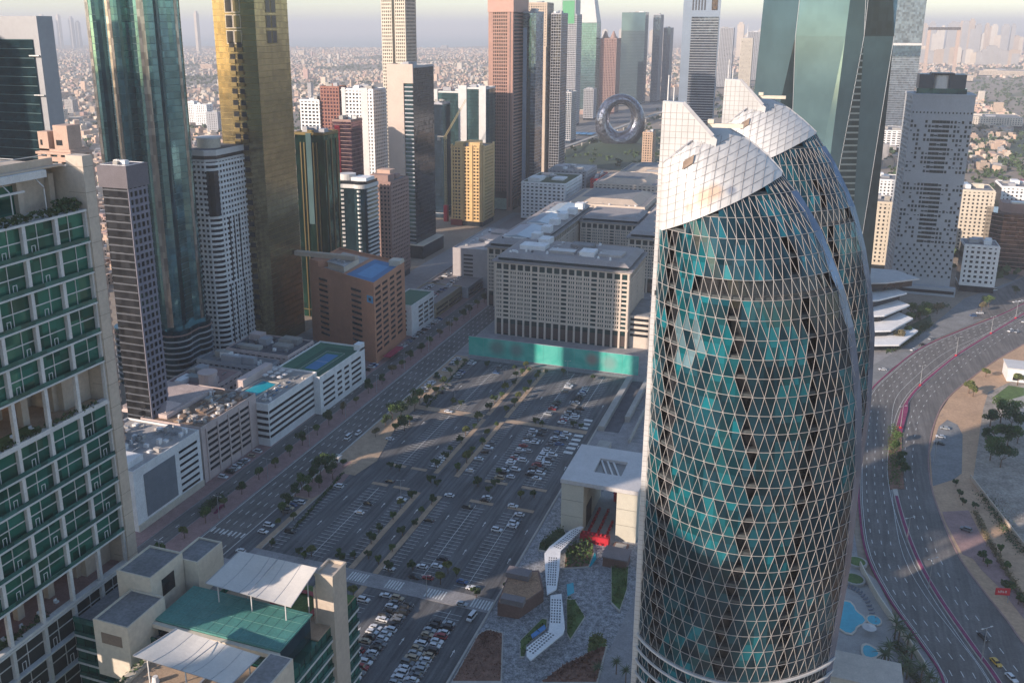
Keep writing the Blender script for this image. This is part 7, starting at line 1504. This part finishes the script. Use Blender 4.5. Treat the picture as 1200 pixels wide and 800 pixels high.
for d, x, y in cand:
    key = (int(x // 19), int(y // 19))
    if key in occ: continue
    occ.add(key); k = r.randrange(10); hm = HW[r.choice([0, 0, 1, 1, 1, 2, 3, 3, 4, 5])] 
    gx, gy = (key[0] + .5) * 19 + r.uniform(-2, 2), (key[1] + .5) * 19 + r.uniform(-2, 2); rz = math.radians(r.choice([0, 12, 40])) * (1 if mnoise.noise(Vector((x * .002, y * .002, 0))) > 0 else -1)
    if n < 285:
        kk = (k, hm.name)
        if kk not in SHARED: SHARED[kk] = house_meshes[k].mesh('low_house', [hm, DARKW])
        o = link('low_house', SHARED[kk], None, (gx, gy, 0)); o.rotation_euler = (0, 0, rz); tag(o, 'small low flat-roofed house in the hazy residential district beyond the towers', 'house', 'low houses of the residential district'); n += 1
    else:
        tall = r.random() < .012 and d > 1200; w_, d_ = r.uniform(8, 16), r.uniform(8, 16); h_ = r.uniform(5, 11) if not tall else r.uniform(18, 48); 
        if tall: w_ *= 1.5
        c, s_ = math.cos(rz), math.sin(rz); big.mi = HW.index(hm); q = [(gx + a * w_ / 2 * c - b * d_ / 2 * s_, gy + a * w_ / 2 * s_ + b * d_ / 2 * c) for a, b in ((-1, -1), (1, -1), (1, 1), (-1, 1))]; big.prism(q, 0, h_)
        if not tall and r.random() < .5: q = [((a - gx) * .45 + gx + 1, (b - gy) * .45 + gy + 1) for a, b in q]; big.prism(q, h_, h_ + 2.8)
big.build('distant_low_houses', HW, kind='stuff')
# loose trees of the far districts as one mass
mb = MB(); r = random.Random(5)
def far_tree(x, y, s):
    for _ in range(5):
        p = Vector((x + r.gauss(0, s * .5), y + r.gauss(0, s * .5), s * r.uniform(.4, 1.2))); 
        for _2 in range(2): a = Vector((r.gauss(0, 1), r.gauss(0, 1), r.gauss(0, .7))).normalized() * s * .55; b = a.cross(Vector((r.gauss(0, 1), r.gauss(0, 1), r.gauss(0, 1)))).normalized() * s * .5; mb.quad(p - a, p - b, p + a, p + b)
for _ in range(15000):
    dd = 650 + (r.random() ** 1.2) * 6500; az = YAW + math.radians(r.uniform(-31, 33)); x = CAM.x - math.sin(az) * dd; y = CAM.y + math.cos(az) * dd; dn = mnoise.noise(Vector((x * .0016, y * .0016, 5)))
    if -370 < x < 110 and y < 1100 or (0 < x < 460 and y < 560) or (-345 < x < -230 and y < 4200): continue
    if dn < -.24 or r.random() < .35 or (x > 300 and y < 4200 and r.random() < .8): far_tree(x, y, r.uniform(4, 8))
mb.build('distant_trees', LEAF[0], kind='stuff')
# mid-height blocks of the left distance
for k, (u, v, h, w_, m_, lb) in enumerate(((237, 150, 48, 30, WHITEW, 'white slab block in the haze left of the gold tower'), (250, 158, 44, 26, GREYC, 'grey slab block touching the gold tower in the haze'), (225, 148, 52, 20, WHITEW, 'narrow white block in the haze right of the teal tower'), (60, 118, 22, 60, HW[1], 'wide peach block in the left distance'), (82, 135, 36, 24, HW[4], 'grey pointed block left of the pale green slab'), (66, 145, 30, 30, HW[2], 'white block low in the left distance'), (242, 82, 26, 70, HW[1], 'wide peach block near the haze line left of the gold tower'), (353, 66, 40, 50, HW[0], 'cream block on the haze line right of the gold tower'), (520, 58, 34, 60, HW[4], 'grey block group before the rose granite tower'), (640 - 6, 62, 40, 40, HW[4], 'grey block far behind the sand towers'), (1100, 168 + 30, 30, 60, HW[1], 'orange low villa block right of the perforated tower'), (1160, 150, 22, 120, HW[2], 'long white arched hall at the far right'), (1180, 90, 24, 220, HW[0], 'long cream hall on the right horizon'), (1110, 96, 24, 180, HW[0], 'cream hall right of the rectangular frame'))):
    x, y = G(u, v); t, W, D = block('hazy_block', lb, 'building', x - w_ / 2, x + w_ / 2, y, y + w_ * .7, h, GWIN, m_, fh=3.6, bw=5, band=.5, pier=.5, dep=.5, seed=300 + k, plant=2)
# distant skyline in the haze
r = random.Random(77); k = 0
for (u0, u1, n_, d0, h0, h1) in ((36, 100, 6, 11000, 180, 330), (230, 234, 1, 9000, 330, 340), (620, 780, 12, 8000, 90, 190), (850, 900, 5, 7000, 140, 260), (1070, 1200, 26, 8500, 120, 260), (1060, 1200, 22, 6200, 60, 110)):
    for i in range(n_):
        u = u0 + (u1 - u0) * (i + r.uniform(.1, .9)) / n_; az = YAW - math.atan((u - CXP) / FPX * math.cos(PITCH)); x = CAM.x - math.sin(az) * d0; y = CAM.y + math.cos(az) * d0; hh = r.uniform(h0, h1); w_ = r.uniform(28, 60) if n_ > 1 else 26; k += 1
        mb = MB(); mb.box(-w_ / 2, w_ / 2, -20, 20, 0, hh); mb.box(-w_ * .3, w_ * .3, -12, 12, hh, hh * 1.06); o = mb.build('distant_tower', HW[r.choice([0, 2, 4, 4, 3])]); o.location = (x, y, 0); tag(o, ['pale tower of the far left skyline beyond the teal glass tower', 'slim far tower in the haze just left of the gold tower', 'faint tower on the skyline behind the ring building', 'faint tower on the skyline left of the faceted tower', 'tall faint tower of the back row on the right skyline', 'shorter faint tower of the front row on the right skyline'][[36, 230, 620, 850, 1070, 1060].index(u0)], 'skyscraper', 'faint far skyline towers')
# ================================================================== HAZE
hz = MB(); hz.box(-26000, 26000, -1500, 34000, -2, 420); m = bpy.data.materials.new('haze'); m.use_nodes = True; nt = m.node_tree; nt.nodes.clear()
o_ = nt.nodes.new('ShaderNodeOutputMaterial'); v_ = nt.nodes.new('ShaderNodeVolumePrincipled'); v_.inputs['Color'].default_value = (.80, .81, .86, 1); v_.inputs['Density'].default_value = 1.2e-4; v_.inputs['Anisotropy'].default_value = 0.0
nt.links.new(v_.outputs[0], o_.inputs['Volume']); hz.build('haze', m, kind='stuff')
